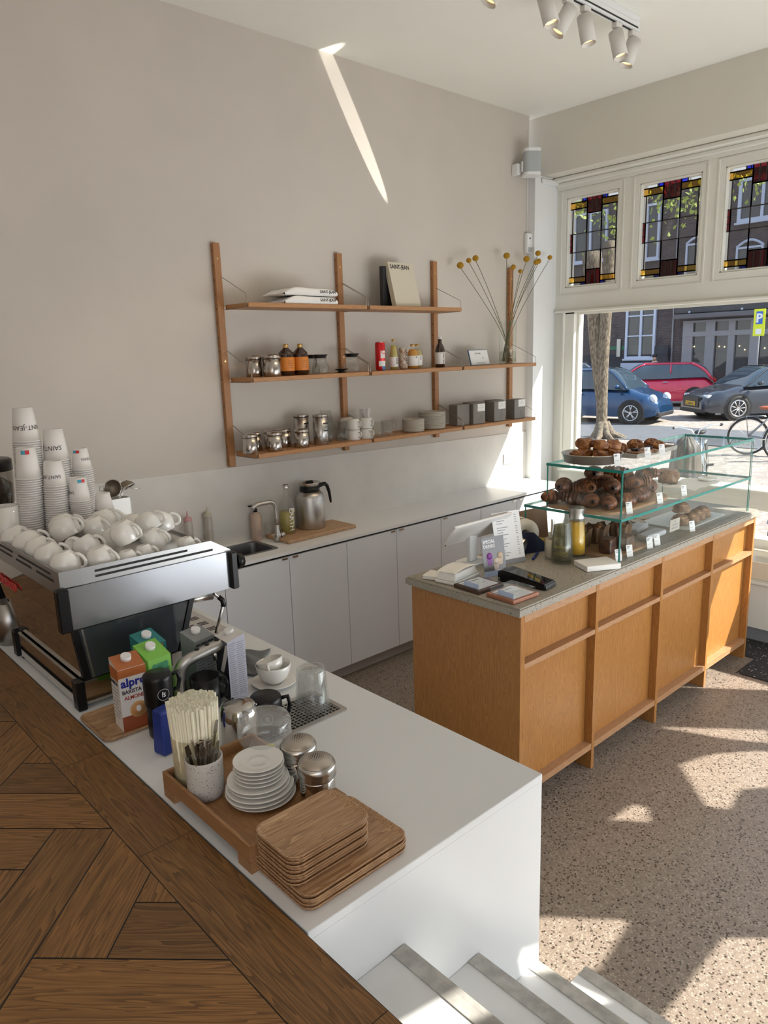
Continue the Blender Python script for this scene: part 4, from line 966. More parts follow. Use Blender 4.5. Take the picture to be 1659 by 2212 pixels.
# ------------------------------------------------------------ paper cups
M_cup = pbr('paper_cup', (0.80, 0.775, 0.75), 0.55)
M_lblb = pbr('sticker_blue', (0.05, 0.35, 0.50), 0.5); M_lblr = pbr('sticker_red', (0.60, 0.03, 0.04), 0.5)
def cup_proto(rb, rt, h, label):
    # upside down: open rim (rt) at z=0, closed base (rb) at z=h
    pr_ = [(rt-0.0005, 0.0035), (rt+0.001, 0.004), (rt+0.0024, 0.002), (rt+0.001, 0), (rt-0.0015, 0.001), (rt-0.0018, 0.004)]
    mb = MB().lathe([(rb-0.006, h-0.006), (rb-0.003, h-0.006), (rb-0.0022, h), (rb, h), (rb+(rt-rb)*0.5, h*0.5), (rt-0.0005, 0.004), (rt+0.001, 0.0045), (rt+0.0026, 0.0022), (rt+0.001, 0), (rt-0.001, 0.001)], seg=28)
    mb.lathe([(0, h-0.0055), (rb-0.006, h-0.006)], seg=28)
    o = mb.build('paper_cup', M_cup); root_tag(o, label, 'paper cup'); return o
def cup_text(par, s, size, ang0, zc, rb, rt, h, upside=True):
    # letters laid around the cone; upside: cup is inverted so the letters are too
    def wp(co):
        x, y = co.x, co.y
        z = zc-y; t = z/h; r = rt+(rb-rt)*t+0.0007+abs(co.z)*0
        a = ang0 - x/r
        return Vector((r*math.cos(a), r*math.sin(a), z))
    return text_mesh(s, size, M_ink, 'printed_name', par, (0, 0, 0), align='CENTER', warp=wp, ext=0.0)
def sticker(par, ang, z0, z1, rb, rt, h, w=0.014):
    for k, m in enumerate((M_lblb, M_lblr)):
        def f(u, v):
            z = z0+(z1-z0)*v; r = rt+(rb-rt)*z/h+0.0008; a = ang+(k-1+u)*w/r
            return Vector((r*math.cos(a), r*math.sin(a), z))
        MB().grid(f, 4, 2).build('blue_sticker' if k == 0 else 'red_sticker', m, par)
AV = R(-120)   # direction on the cups that faces the viewer
ZTR = 1.2902
def stack(x, y, x2, ztop, rb, rt, h, sp, desc, name_txt, tang, stick=None, tsize=0.021, tz=0.4):
    n = max(3, int(round((ztop-ZTR-h)/sp))+1); sp_ = (ztop-ZTR-h)/(n-1)
    p = cup_proto(rb, rt, h, 'upturned white paper cup in the '+desc)
    p['group'] = 'paper cups in the '+desc
    for k in range(n):
        c = p if k == 0 else p.copy()
        if k: COL.objects.link(c)
        c.location = (x+(x2-x)*k/(n-1), y, ZTR+k*sp_); c.rotation_euler = (0, 0, k*0.7)
        if k == n-1:
            c.rotation_euler = (0, 0, 0)
            c['label'] = 'topmost upturned paper cup of the '+desc; c['group'] = 'top cups'; del c['group']
            if name_txt: cup_text(c, name_txt, tsize, tang, h*tz+tsize*0.35, rb, rt, h)
            if stick is not None: sticker(c, stick, h*0.80, h*0.93, rb, rt, h)
stack(-2.832, -0.80, -2.812, 1.630, 0.0315, 0.0435, 0.112, 0.0083, 'tall front stack nearest the left end', None, 0, stick=AV+0.15)
stack(-2.745, -0.83, -2.735, 1.575, 0.030, 0.0415, 0.092, 0.0083, 'second stack from the front left', 'SAINT-JEAN', AV-0.35, tsize=0.017)
stack(-2.655, -0.86, -2.665, 1.508, 0.0285, 0.0385, 0.088, 0.0078, 'third front stack beside the shortest one', 'SAINT-JEAN', AV-1.5, stick=AV+0.6, tsize=0.016)
stack(-2.588, -0.88, -2.586, 1.440, 0.0245, 0.0330, 0.060, 0.0072, 'short stack of small cups by the strainers', None, 0)
stack(-2.790, -0.69, -2.772, 1.765, 0.034, 0.0475, 0.125, 0.0085, 'tallest rear stack on the machine', 'SAINT-JEAN', AV+0.50, tsize=0.024, tz=0.42)
stack(-2.690, -0.715, -2.682, 1.680, 0.033, 0.0465, 0.120, 0.0085, 'rear middle stack showing the first half of the name', 'SAINT-JEAN', AV-0.75, tsize=0.024, tz=0.42)
stack(-2.598, -0.745, -2.602, 1.600, 0.026, 0.0365, 0.082, 0.0080, 'rear right stack behind the shortest one', 'SAINT-JEAN', AV+1.35, stick=AV-0.45, tsize=0.014, tz=0.5)

# ------------------------------------------------------------ mugs heaped on the machine
def mug_parts(t, r, h, base=0.55, hr=0.30, m=None, belly=0.45):
    m = m or M_ceram
    rb_ = r*base
    prof = [(0, 0.003), (rb_*0.85, 0.003), (rb_*0.92, 0), (rb_, 0.001), (rb_*1.12, h*0.05), (r*0.92, h*0.28), (r, h*0.5), (r*0.97, h*0.75), (r*0.90, h*0.98), (r*0.885, h), (r*0.865, h*0.985), (r*0.93, h*0.7), (r*0.95, h*0.5), (r*0.85, h*0.26), (rb_*0.9, h*0.09), (0, h*0.07)]
    MB().lathe(prof, seg=36).build('bowl', m, t)
    hc = h*0.58; R_ = h*hr
    pts = [(r*0.93, 0, hc+R_*1.0), (r*1.1, 0, hc+R_*1.12), (r*1.32, 0, hc+R_*0.9), (r*1.42, 0, hc+R_*0.25), (r*1.32, 0, hc-R_*0.45), (r*1.12, 0, hc-R_*0.95), (r*0.93, 0, hc-R_*1.1)]
    sm_ = []
    for i in range(len(pts)-1):
        for k in range(3): sm_.append(tuple(Vector(pts[i]).lerp(Vector(pts[i+1]), k/3)))
    sm_.append(pts[-1])
    MB().tube(sm_, 0.0052 if r > 0.03 else 0.003, seg=10).build('handle', m, t)
    return t
protoL = thing('coffee_mug', 'x', 'mug'); mug_parts(protoL, 0.050, 0.070, 0.52)
protoM = thing('coffee_mug', 'x', 'mug'); mug_parts(protoM, 0.044, 0.070, 0.60)
protoS = thing('espresso_cup', 'x', 'cup'); mug_parts(protoS, 0.031, 0.052, 0.6)
LV = Vector((-0.741, 0.671, 0)); BACK = Vector((0.671, 0.741, 0))
def place_mug(proto, x, y, z, tilt_dir, tilt, hdir, label, grp):
    # inverted mug: base up along axis a; handle pointing along hdir
    a = (Vector((0, 0, 1))*math.cos(tilt)+tilt_dir.normalized()*math.sin(tilt)).normalized()   # base direction
    zax = -a; hx = (hdir-zax*hdir.dot(zax)).normalized(); yax = zax.cross(hx)
    Mx = Matrix((hx, yax, zax)).transposed()
    h = 0.07 if proto is not protoS else 0.052; r = {protoL: 0.050, protoM: 0.044, protoS: 0.031}[proto]
    low = r*math.sin(tilt)+0.0   # rim extends below centre
    origin = Vector((x, y, z)) + a*(h) + Vector((0, 0, low*0.9))
    c = copy_tree(proto); c.location = origin; c.rotation_euler = Mx.to_euler(); c['label'] = label; c['group'] = grp; del c['group']
    return c
RT = -LV
mugs = [
 ('L', -2.905, -0.915, 0, 0.35, 'large white mug at the far left corner of the heap'),
 ('L', -2.900, -1.035, 0, 0.40, 'large white mug second along the left rail of the machine'),
 ('M', -2.902, -1.150, 0, 0.38, 'white mug third along the left rail of the machine'),
 ('M', -2.905, -1.255, 0, 0.36, 'white mug fourth along the left rail, beside the corner one'),
 ('M', -2.905, -1.385, 0, 0.28, 'white mug at the near left corner of the machine'),
 ('M', -2.805, -1.405, 0, 0.25, 'white mug beside the near corner one at the front rail'),
 ('L', -2.755, -0.945, 0.022, 0.30, 'wide white mug right in front of the paper cup stacks'),
 ('L', -2.790, -1.075, 0.030, 0.45, 'wide white mug with its handle right, mid heap, behind the small cup'),
 ('S', -2.805, -1.185, 0.012, 1.10, 'small white espresso cup lying on its side mid heap'),
 ('M', -2.795, -1.285, 0.004, 0.50, 'white mug leaning between the left rail row and the heap centre'),
 ('M', -2.690, -1.075, 0.022, 0.30, 'white mug near the middle of the heap'),
 ('L', -2.625, -0.985, 0.020, 0.35, 'large white mug in front of the shortest paper cup stack'),
 ('L', -2.685, -1.245, 0.010, 0.40, 'large white mug right of the heap centre, near the front rail'),
 ('S', -2.735, -1.425, 0, 0.15, 'small white cup at the front rail between two mugs'),
 ('S', -2.670, -1.405, 0, 0.20, 'small white cup at the front rail, right of centre'),
 ('M', -2.595, -1.345, 0, 0.55, 'white mug lying low by the right part of the front rail'),
 ('S', -2.530, -1.420, 0, 0.20, 'small white cup furthest right at the front rail'),
 ('L', -2.545, -1.195, 0.018, 0.60, 'large white mug tipped over on the right of the heap'),
 ('L', -2.470, -1.115, 0.004, 0.30, 'outermost white mug at the right edge, handle sticking out'),
 ('M', -2.545, -1.040, 0.004, 0.20, 'low white mug behind the tipped mug'),
 ('M', -2.700, -1.350, 0.050, 0.35, 'white mug perched on the small front cups'),
]
for k, (s_, x, y, dz, tl, lb) in enumerate(mugs):
    pr_ = {'L': protoL, 'M': protoM, 'S': protoS}[s_]
    td = (LV + BACK*(-0.25+0.1*((k*7) % 5))).normalized()
    if k in (8,): td = -BACK
    hd = (RT + BACK*(-0.3+0.15*((k*3) % 5))).normalized() + Vector((0, 0, 0.15))
    place_mug(pr_, x, y, 1.291+dz, td, tl, hd, lb, None)
for p in (protoL, protoM, protoS):
    for ch in list(p.children): bpy.data.objects.remove(ch)
    bpy.data.objects.remove(p)

# ------------------------------------------------------------ things behind the machine
M_hop = pbr('hopper_smoke', (0.02, 0.016, 0.014), 0.15, spec=0.8)
M_bean = pbr('coffee_beans', (0.045, 0.018, 0.010), 0.4, bump=1.0, bscale=120)
g = thing('coffee_grinder', 'black coffee grinder with a hopper full of beans behind the cup stacks', 'coffee grinder', (-2.885, -0.515, ZC))
MB().box(-0.07, 0.07, -0.10, 0.10, 0, 0.42, 0.01).build('body', M_black, g)
MB().lathe([(0.05, 0.4205), (0.09, 0.50), (0.095, 0.62), (0.092, 0.62), (0.087, 0.50), (0.047, 0.4205)], seg=28, close=True).build('hopper', thin_glass('hopper_glass', (0.75, 0.72, 0.70), 0.06, 0.5), g)
MB().lathe([(0, 0.425), (0.045, 0.425), (0.085, 0.505), (0.088, 0.57), (0.05, 0.60), (0, 0.61)], seg=28).build('beans', M_bean, g)
MB().lathe([(0, 0.625), (0.097, 0.625), (0.097, 0.665), (0.09, 0.67), (0, 0.67)], seg=28).build('lid', M_black, g)
o = single(MB().lathe([(0, 0), (0.038, 0), (0.043, 0.02), (0.047, 0.14), (0.044, 0.14), (0.040, 0.02), (0, 0.012)], seg=28), 'milk_pitcher', M_ceram, 'plain white pitcher left of the paper cup stacks', 'pitcher', (-2.905, -0.79, 1.2902))
o = thing('steel_canister', 'tall brushed steel canister with paper cups behind the machine, far left', 'canister', (-2.955, -0.515+0.0, ZC)); o.location = (-2.925, -0.715, 0.9003)
MB().lathe([(0, 0), (0.045, 0), (0.045, 0.16), (0.042, 0.16), (0.042, 0.01), (0, 0.01)], seg=28).build('body', M_steelb, o)
# strainers in a white holder
ct = thing('utensil_holder', 'white square holder with strainers standing on the machine behind small cups', 'holder', (-2.475, -0.735, 1.2902))
MB().box(-0.04, 0.04, -0.03, 0.03, 0, 0.004).box(-0.04, -0.037, -0.03, 0.03, 0.0045, 0.095).box(0.037, 0.04, -0.03, 0.03, 0.0045, 0.095).box(-0.0365, 0.0365, -0.03, -0.027, 0.0045, 0.095).box(-0.0365, 0.0365, 0.027, 0.03, 0.0045, 0.095).build('holder_body', M_ceram, ct)
M_mesh = pbr('sieve_mesh', (0.32, 0.27, 0.21), 0.45, 0.8, noise=0.4, nscale=300)
for k, (x, y, z, ax, lb) in enumerate(((-2.49, -0.735, 1.425, Vector((-0.5, -0.5, 0.25)), 'round wire strainer facing the viewer in the white holder'), (-2.435, -0.740, 1.420, Vector((0.3, -0.4, -0.85)), 'round wire strainer seen from its rounded underside'))):
    s = thing('strainer', lb, 'strainer', (x, y, z)); s.rotation_euler = ax.to_track_quat('Z', 'Y').to_euler()
    MB().lathe([(0, -0.030), (0.018, -0.026), (0.030, -0.014), (0.036, 0.0)], seg=24).build('mesh_bowl', M_mesh, s)
    MB().tube([(0.036*math.cos(2*PI*i/24), 0.036*math.sin(2*PI*i/24), 0) for i in range(24)], 0.002, seg=6, closed=True).build('rim', M_steel, s)
    MB().tube([(0.036, 0.004, 0), (0.10, 0.003, -0.03)] if k == 0 else [(-0.036, 0.004, 0), (-0.085, 0.0, 0.03)], 0.002, seg=6).build('handle', M_steel, s)
    MB().tube([(-0.034, 0.01, 0), (-0.052, 0.008, 0), (-0.052, -0.008, 0), (-0.034, -0.01, 0)] if k == 0 else [(0.034, 0.01, 0), (0.054, 0.008, 0), (0.054, -0.008, 0), (0.034, -0.01, 0)], 0.0016, seg=6).build('hook', M_steel, s)
bsh = thing('cleaning_brush', 'black handled brush leaning behind the rear right paper cup stack', 'brush', (-2.533, -0.70, 1.2902), rot=(0.1, -0.28, 0))
MB().cyl((0, 0, 0.0), (0, 0, 0.125), 0.004, seg=8).build('shaft', M_steel, bsh); MB().box(-0.012, 0.012, -0.008, 0.008, 0.125, 0.175, 0.004).build('handle', M_black, bsh)
single(MB().box(-0.045, 0.045, -0.012, 0.012, 0, 0.105, 0.008), 'paper_packet', M_paper, 'white paper packet standing right of the strainers', 'packet', (-2.40, -0.66, 1.17), (0, 0, 0.3)) if False else None
single(MB().box(-0.035, 0.035, -0.008, 0.008, 0, 0.125, 0.01, taper=0.8), 'filter_paper_pack', M_paper, 'white filter paper pack standing beside the strainer holder', 'paper pack', (-2.445, -0.66, 1.2902), (0, 0, 0.25))

# squeeze bottles and back counter goods
def lathe_thing(name, label, cat, loc, prof, m, part='body', seg=28, group=None, rz=0):
    t = thing(name, label, cat, loc, rz, group); MB().lathe(prof, seg=seg).build(part, m, t); return t
M_sq = thin_glass('squeeze_plastic', (0.9, 0.88, 0.85), 0.08, 0.5, rough=0.3, haze=0.35, hazecol=(0.6, 0.55, 0.5))
for x, lb, colr, hh_ in ((-1.835, 'squeeze bottle half full of dark purple sauce behind the machine', (0.05, 0.012, 0.05), 0.115), (-1.705, 'cloudy squeeze bottle with pale syrup by the sink', (0.55, 0.50, 0.40), 0.09)):
    t = thing('squeeze_bottle', lb, 'bottle', (x, -0.029 if x > -1.75 else -0.05, 0.8803))
    MB().lathe([(0, 0), (0.023, 0), (0.024, 0.01), (0.024, 0.175), (0.020, 0.185), (0.020, 0.2)], seg=24).build('body', M_sq, t)
    MB().lathe([(0, 0.002), (0.0225, 0.002), (0.0225, hh_), (0, hh_)], seg=24).build('sauce', pbr('sauce_%d' % int(-x*1000), colr, 0.3), t)
    MB().lathe([(0.0225, 0.19), (0.0225, 0.205), (0.006, 0.215), (0.002, 0.245), (0, 0.245)], seg=20).build('nozzle', pbr('nozzle_%d' % int(-x*1000), (0.55, 0.30, 0.30) if x < -1.75 else (0.5, 0.47, 0.36), 0.5), t)
sp_ = thing('soap_bottle', 'beige pump soap bottle behind the mixer tap', 'bottle', (-1.405, -0.04, 0.8803))
MB().lathe([(0, 0), (0.031, 0), (0.033, 0.004), (0.033, 0.150), (0.029, 0.156), (0.014, 0.160), (0.014, 0.165), (0, 0.165)], seg=28).build('body', pbr('soap_beige', (0.56, 0.42, 0.33), 0.4), sp_)
MB().cyl((0, 0, 0.1655), (0, 0, 0.185), 0.012, seg=14).cyl((0, 0, 0.185), (0, 0, 0.205), 0.004, seg=8).box(-0.045, 0.012, -0.006, 0.006, 0.200, 0.209, 0.002).build('pump', M_black, sp_)
for i in range(5): MB().box(-0.014, 0.014-0.006*(i % 2), -0.0345, -0.0335, 0.062-i*0.008, 0.064-i*0.008).build('label_line', M_inkg, sp_)
lathe_thing('small_glass', 'small upturned clear glass between soap bottle and tap', 'glass', (-1.325, -0.045, 0.8803), [(0.028, 0), (0.024, 0.09), (0, 0.092)], M_tglass)
# mixer tap
tp = thing('mixer_tap', 'brushed steel mixer tap bending over the sink', 'tap', (-1.350, -0.172, 0.8803))
MB().lathe([(0, 0), (0.020, 0), (0.020, 0.045), (0.017, 0.05), (0.0125, 0.075), (0.0105, 0.105), (0, 0.105)], seg=24).build('base', M_steelb, tp)
MB().tube([(0, 0, 0.10)]+[(0, 0, 0.14), (-0.002, 0, 0.185)]+[(-0.045+0.043*math.cos(R(a)), 0, 0.195+0.043*math.sin(R(a))) for a in range(10, 91, 10)]+[(-0.09, 0, 0.238), (-0.125, 0, 0.236), (-0.145, 0, 0.228), (-0.155, 0, 0.215)], 0.012, seg=14).build('spout', M_steelb, tp)
MB().cyl((0.0205, -0.0, 0.03), (0.045, -0.0, 0.04), 0.016, seg=18).build('mixer_knob', M_steelb, tp)
MB().cyl((-0.02, -0.018, 0.05), (-0.06, -0.03, 0.055), 0.003, seg=8).build('lever', M_steelb, tp)
M_board = wood('board_oak', (0.36, 0.20, 0.10), (0.52, 0.34, 0.20), 'X', 5, 0.55)
bd = single(MB().box(-0.255, 0.255, -0.115, 0.115, 0, 0.022, 0.006, seg=2), 'cutting_board', M_board, 'long oak cutting board under the steel jug and tall bottle', 'cutting board', (-1.095, -0.155, 0.8803), (0, 0, R(1)))
ebt = thing('glass_bottle', 'tall clear bottle of pale yellow drink lettered EARTH, standing on the board', 'bottle', (-1.238, -0.115, 0.9025))
MB().lathe([(0, 0), (0.043, 0), (0.045, 0.006), (0.045, 0.165), (0.042, 0.185), (0.020, 0.215), (0.015, 0.23), (0.0135, 0.275), (0.0155, 0.277), (0.0155, 0.285)], seg=28).build('glass', M_tglass, ebt)
MB().lathe([(0, 0.003), (0.043, 0.003), (0.0435, 0.13), (0, 0.13)], seg=28).build('drink', pbr('pale_drink', (0.52, 0.45, 0.12), 0.1, trans=0.3), ebt)
MB().lathe([(0.0165, 0.268), (0.0165, 0.29), (0, 0.291)], seg=18).build('cap', M_steel, ebt)
def wrapv(r, ang, zc, vertical=True):
    def w(co):
        if vertical: a = ang - co.y/r*(-1); z = zc-co.x; a = ang+co.y/r
        else: a = ang+co.x/r; z = zc+co.y
        return Vector((r*math.cos(a), r*math.sin(a), z))
    return w
text_mesh('EARTH', 0.044, M_paper, 'bottle_lettering', ebt, (0, 0, 0), warp=wrapv(0.0458, R(-105), 0.155), ext=0.0, bold=0.001)
def wlabel(par, name, m, r, a0, a1, z0, z1):
    return MB().grid(lambda u, v: Vector((r*math.cos(R(a0)+(R(a1)-R(a0))*u), r*math.sin(R(a0)+(R(a1)-R(a0))*u), z0+(z1-z0)*v)), 8, 1).build(name, m, par)
wlabel(ebt, 'label', pbr('label_cream', (0.7, 0.68, 0.5), 0.6), 0.0457, -85, -30, 0.125, 0.150)
tj = thing('thermos_jug', 'brushed steel coffee jug with black collar and handle on the board', 'jug', (-1.058, -0.105, 0.9025))
MB().lathe([(0, 0), (0.083, 0), (0.086, 0.006), (0.086, 0.185), (0.078, 0.205), (0.062, 0.222), (0, 0.222)], seg=36).build('body', M_steelb, tj)
MB().lathe([(0.0, 0.2222), (0.060, 0.2222), (0.060, 0.248), (0, 0.248)], seg=32).build('collar', M_black, tj)
MB().lathe([(0.050, 0.2485), (0.064, 0.272), (0.066, 0.276), (0.063, 0.276), (0.046, 0.250)], seg=32).build('rim', M_steel, tj)
MB().box(-0.025, 0.025, -0.012, 0.012, 0.250, 0.285, 0.006).build('lid_lever', M_black, tj)
MB().tube([(0.055, 0, 0.238), (0.085, -0.004, 0.250), (0.110, -0.008, 0.252), (0.125, -0.01, 0.238), (0.137, -0.012, 0.200), (0.145, -0.012, 0.150), (0.147, -0.012, 0.130)], 0.009, seg=10, rr=[0.012, 0.013, 0.012, 0.011, 0.010, 0.008, 0.006]).build('handle', M_black, tj)

# ------------------------------------------------------------ near counter goods
M_traywood = wood('tray_ash', (0.20, 0.092, 0.036), (0.57, 0.36, 0.20), 'X', 3.0, 0.36, rings=1.5)
M_trayedge = wood('tray_edge', (0.16, 0.075, 0.03), (0.30, 0.16, 0.08), 'X', 6.0, 0.5)
def tray_mesh(w, d, h, r=0.028, lip=0.010, n=8):
    mb = MB()
    def ring(dw, z, rr_): return [mb.bm.verts.new((x, y, z)) for x, y in rrect(w-2*dw, d-2*dw, max(0.005, rr_-dw), n)]
    prof = [(0.006, 0.0), (0.0, h-0.002), (0.001, h), (0.0025, h), (lip*0.55, h-0.0035), (lip, h-0.0075), (lip*1.6, h-0.0085)]
    prof = [(0.010, 0.0), (0.004, 0.0025), (0.0005, h-0.0012), (0.0, h-0.0004), (0.002, h), (lip*0.7, h-0.003), (lip*1.2, h-0.0055), (lip*1.7, h-0.0062)]
    V = [ring(dw, z, r) for dw, z in prof]
    for a, b in zip(V[:-1], V[1:]):
        for i in range(len(a)):
            j = (i+1) % len(a); f = mb.bm.faces.new((a[i], a[j], b[j], b[i])); f.smooth = True
    mb.bm.faces.new(V[0][::-1]); mb.bm.faces.new(V[-1]); return mb
bt = tray_mesh(0.270, 0.208, 0.011).build('serving_tray', M_traywood)
root_tag(bt, 'large rounded wooden tray in the lower pile at the counter end', 'tray', 'large wooden trays in the pile')
bt.location = (-2.820, -2.507, ZC); nb = 5; spz = 0.0066
for k in range(1, nb):
    c = inst(bt, (-2.820+0.0015*((k*37) % 3-1), -2.507+0.0015*((k*53) % 3-1), ZC+k*spz), 0.0)
    if k == nb-1: c['label'] = 'topmost large wooden tray, with the small trays piled on it'; del c['group']
zs = ZC+(nb-1)*spz+0.0050
stt = tray_mesh(0.204, 0.142, 0.0105, 0.03).build('serving_tray', M_traywood)
root_tag(stt, 'small rounded wooden tray in the pile on the large trays', 'tray', 'small wooden trays in the pile')
ns = 10; sps = 0.0066
for k in range(ns):
    c = stt if k == 0 else inst(stt, (0, 0, 0))
    c.location = (-2.856+0.0012*((k*31) % 3-1), -2.502+0.0012*((k*17) % 3-1), zs+k*sps); c.rotation_euler = (0, 0, R(1.0)*((k*7) % 3-1)*0.4)
    if k == ns-1: c['label'] = 'topmost small wooden tray showing its clean grained surface'; del c['group']
# footed oak tray
M_ft = wood('footed_oak', (0.26, 0.12, 0.045), (0.40, 0.215, 0.095), 'Y', 5.0, 0.5)
ft = thing('footed_tray', 'square sided oak tray on blocks holding saucers, spoons and shakers', 'tray', (-2.841, -2.245, ZC))
w2, d2 = 0.126, 0.192
MB().box(-w2+0.008, w2-0.008, -d2+0.008, d2-0.008, 0.028, 0.0335).build('base_board', M_ft, ft)
for nm, b_ in (('side', (-w2, -w2+0.0078, -d2, d2)), ('side', (w2-0.0078, w2, -d2, d2)), ('end', (-w2+0.008, w2-0.008, -d2, -d2+0.0078)), ('end', (-w2+0.008, w2-0.008, d2-0.0078, d2))):
    MB().box(b_[0], b_[1], b_[2], b_[3], 0.026, 0.064, 0.0008).build(nm, M_ft, ft)
for sx_ in (-1, 1):
    for sy_ in (-1, 1): MB().box(sx_*w2-(0.022 if sx_ > 0 else 0), sx_*w2+(0.022 if sx_ < 0 else 0), sy_*d2-(0.05 if sy_ > 0 else 0), sy_*d2+(0.05 if sy_ < 0 else 0), 0.0, 0.0258).build('block_foot', M_ft, ft)
ZF2 = ZC+0.0337
# saucers
def plate_mesh(r, h=0.014, foot=0.55):
    return MB().lathe([(0, 0.0025), (r*foot*0.9, 0.0025), (r*foot*0.95, 0), (r*foot, 0), (r*foot+0.003, 0.003), (r*0.93, h-0.003), (r, h-0.0015), (r*0.995, h), (r*0.965, h), (r*0.6, 0.0068), (r*0.38, 0.0058), (r*0.36, 0.0066), (r*0.34, 0.0056), (0, 0.0050)], seg=48)
specs = [(0.078, 3, 'large'), (0.0705, 2, 'mid sized'), (0.0575, 5, 'small')]
z = ZF2
offs = [(0.003, -0.002), (-0.002, 0.0), (0.001, 0.002), (0.0, 0.001), (-0.002, 0.003), (0, 0), (0.001, 0), (0, 0.001), (0.001, -0.001), (0, 0)]
q = 0
for r, n, nm in specs:
    p = plate_mesh(r).build('saucer', M_ceram); root_tag(p, nm+' white saucer in the stack on the footed tray', 'saucer', nm+' saucers in the stack')
    for k in range(n):
        c = p if k == 0 else inst(p, (0, 0, 0)); c.location = (-2.832+offs[q][0], -2.268+offs[q][1], z); q += 1
        z += 0.0092
        if nm == 'small' and k == n-1: c['label'] = 'topmost small white saucer of the stack'; del c['group']
# speckled cup with spoons
M_spk = speckle('speckled_stoneware', (0.62, 0.60, 0.56), (0.66, 0.64, 0.60), (0.20, 0.13, 0.08), scale=420, rough=0.5, amount=0.3, dthr=0.04, base2=(0.60, 0.575, 0.53))
sc = single(MB().lathe([(0, 0), (0.030, 0), (0.038, 0.004), (0.042, 0.016), (0.043, 0.098), (0.0415, 0.1), (0.0395, 0.098), (0.038, 0.016), (0, 0.010)], seg=36), 'spoon_cup', M_spk, 'speckled off white stoneware cup full of spoons at the tray corner', 'cup', (-2.917, -2.172, ZF2))
M_sp = pbr('dull_steel', (0.50, 0.46, 0.41), 0.25, 1.0)
spn = MB(); spn.box(-0.0045, 0.0045, -0.0008, 0.0008, 0, 0.095, 0.0004); spn.box(-0.0085, 0.0085, -0.0008, 0.0008, 0.0952, 0.124, 0.0006, taper=0.75)
spo = spn.build('teaspoon', M_sp); root_tag(spo, 'x', 'spoon')
rs = random.Random(5)
for k in range(13):
    a = 2*PI*k/13+rs.uniform(-0.2, 0.2); rr_ = 0.027 if k % 2 else 0.018
    c = spo if k == 0 else spo.copy()
    if k: COL.objects.link(c)
    c.location = (-2.917+rr_*0.55*math.cos(a), -2.172+rr_*0.55*math.sin(a), ZF2+0.012)
    tl = 0.17 if k % 2 else 0.08
    c.rotation_euler = (-tl*math.sin(a), tl*math.cos(a), rs.uniform(0, 3)); c['label'] = 'steel teaspoon standing handle up in the speckled cup'; c['group'] = 'teaspoons in the speckled cup'
ex = spo.copy(); COL.objects.link(ex); ex.location = (-2.900, -2.160, ZF2+0.035); ex.rotation_euler = (0.1, 0.22, 0.5); ex.scale = (1, 1, 1.08); ex['label'] = 'longest spoon rising above the rest in the speckled cup'; del ex['group']
# straws
M_straw = pbr('straw_cream', (0.93, 0.87, 0.68), 0.35, sss=0.15)
sg = single(MB().lathe([(0, 0.004), (0.049, 0.004), (0.052, 0.0), (0.054, 0.003), (0.056, 0.125), (0.0545, 0.125), (0.0525, 0.006), (0, 0.006)], seg=36), 'straw_glass', thin_glass('straw_glass', (0.96, 0.95, 0.88), 0.04, 0.4, haze=0.38, hazecol=(0.80, 0.72, 0.52)), 'wide clear glass packed with cream straws', 'glass', (-2.897, -2.098, ZF2))
sw = MB(); sw.lathe([(0.0036, 0), (0.0036, 0.2), (0.0030, 0.2), (0.0030, 0.19)], seg=8); so_ = sw.build('straw', M_straw)
root_tag(so_, 'cream drinking straw in the packed glass', 'straw', 'drinking straws in the wide glass')
n_ = 260
for k in range(n_):
    rr_ = math.sqrt((k+0.5)/n_); a = k*2.39996
    x = 0.0475*rr_*math.cos(a); y = 0.0475*rr_*math.sin(a)
    c = so_ if k == 0 else so_.copy()
    if k: COL.objects.link(c)
    c.location = (-2.897+x, -2.098+y, ZF2+0.008)
    tl = 0.06*rr_**2*rs.uniform(0.8, 1.15); c.rotation_euler = (-tl*math.sin(a), tl*math.cos(a), 0); c.scale = (1, 1, rs.uniform(0.96, 1.01))
# lidded clear jar
jr = thing('plastic_jar', 'clear tub turned upside down over a jar of lemon pieces on the tray', 'jar', (-2.762, -2.190, ZF2))
MB().lathe([(0, 0.002), (0.050, 0.002), (0.053, 0.0), (0.055, 0.004), (0.055, 0.095), (0.053, 0.095)], seg=36).build('jar_body', M_tglass, jr)
MB().lathe([(0.060, 0.088), (0.0645, 0.098), (0.0645, 0.135), (0.060, 0.145), (0.03, 0.147), (0, 0.145)], seg=36).build('tub', thin_glass('cloudy_tub', (0.9, 0.9, 0.9), 0.08, 0.7, haze=0.18), jr)
for k in range(7):
    MB().sphere((0.022*math.cos(k*2.2), 0.022*math.sin(k*2.2), 0.016+0.006*k), 0.016, 1, (1, 0.8, 0.5)).build('lemon_piece', pbr('lemon_peel', (0.55, 0.50, 0.08), 0.5) if 'lemon_peel' not in MATS else MATS['lemon_peel'], jr)
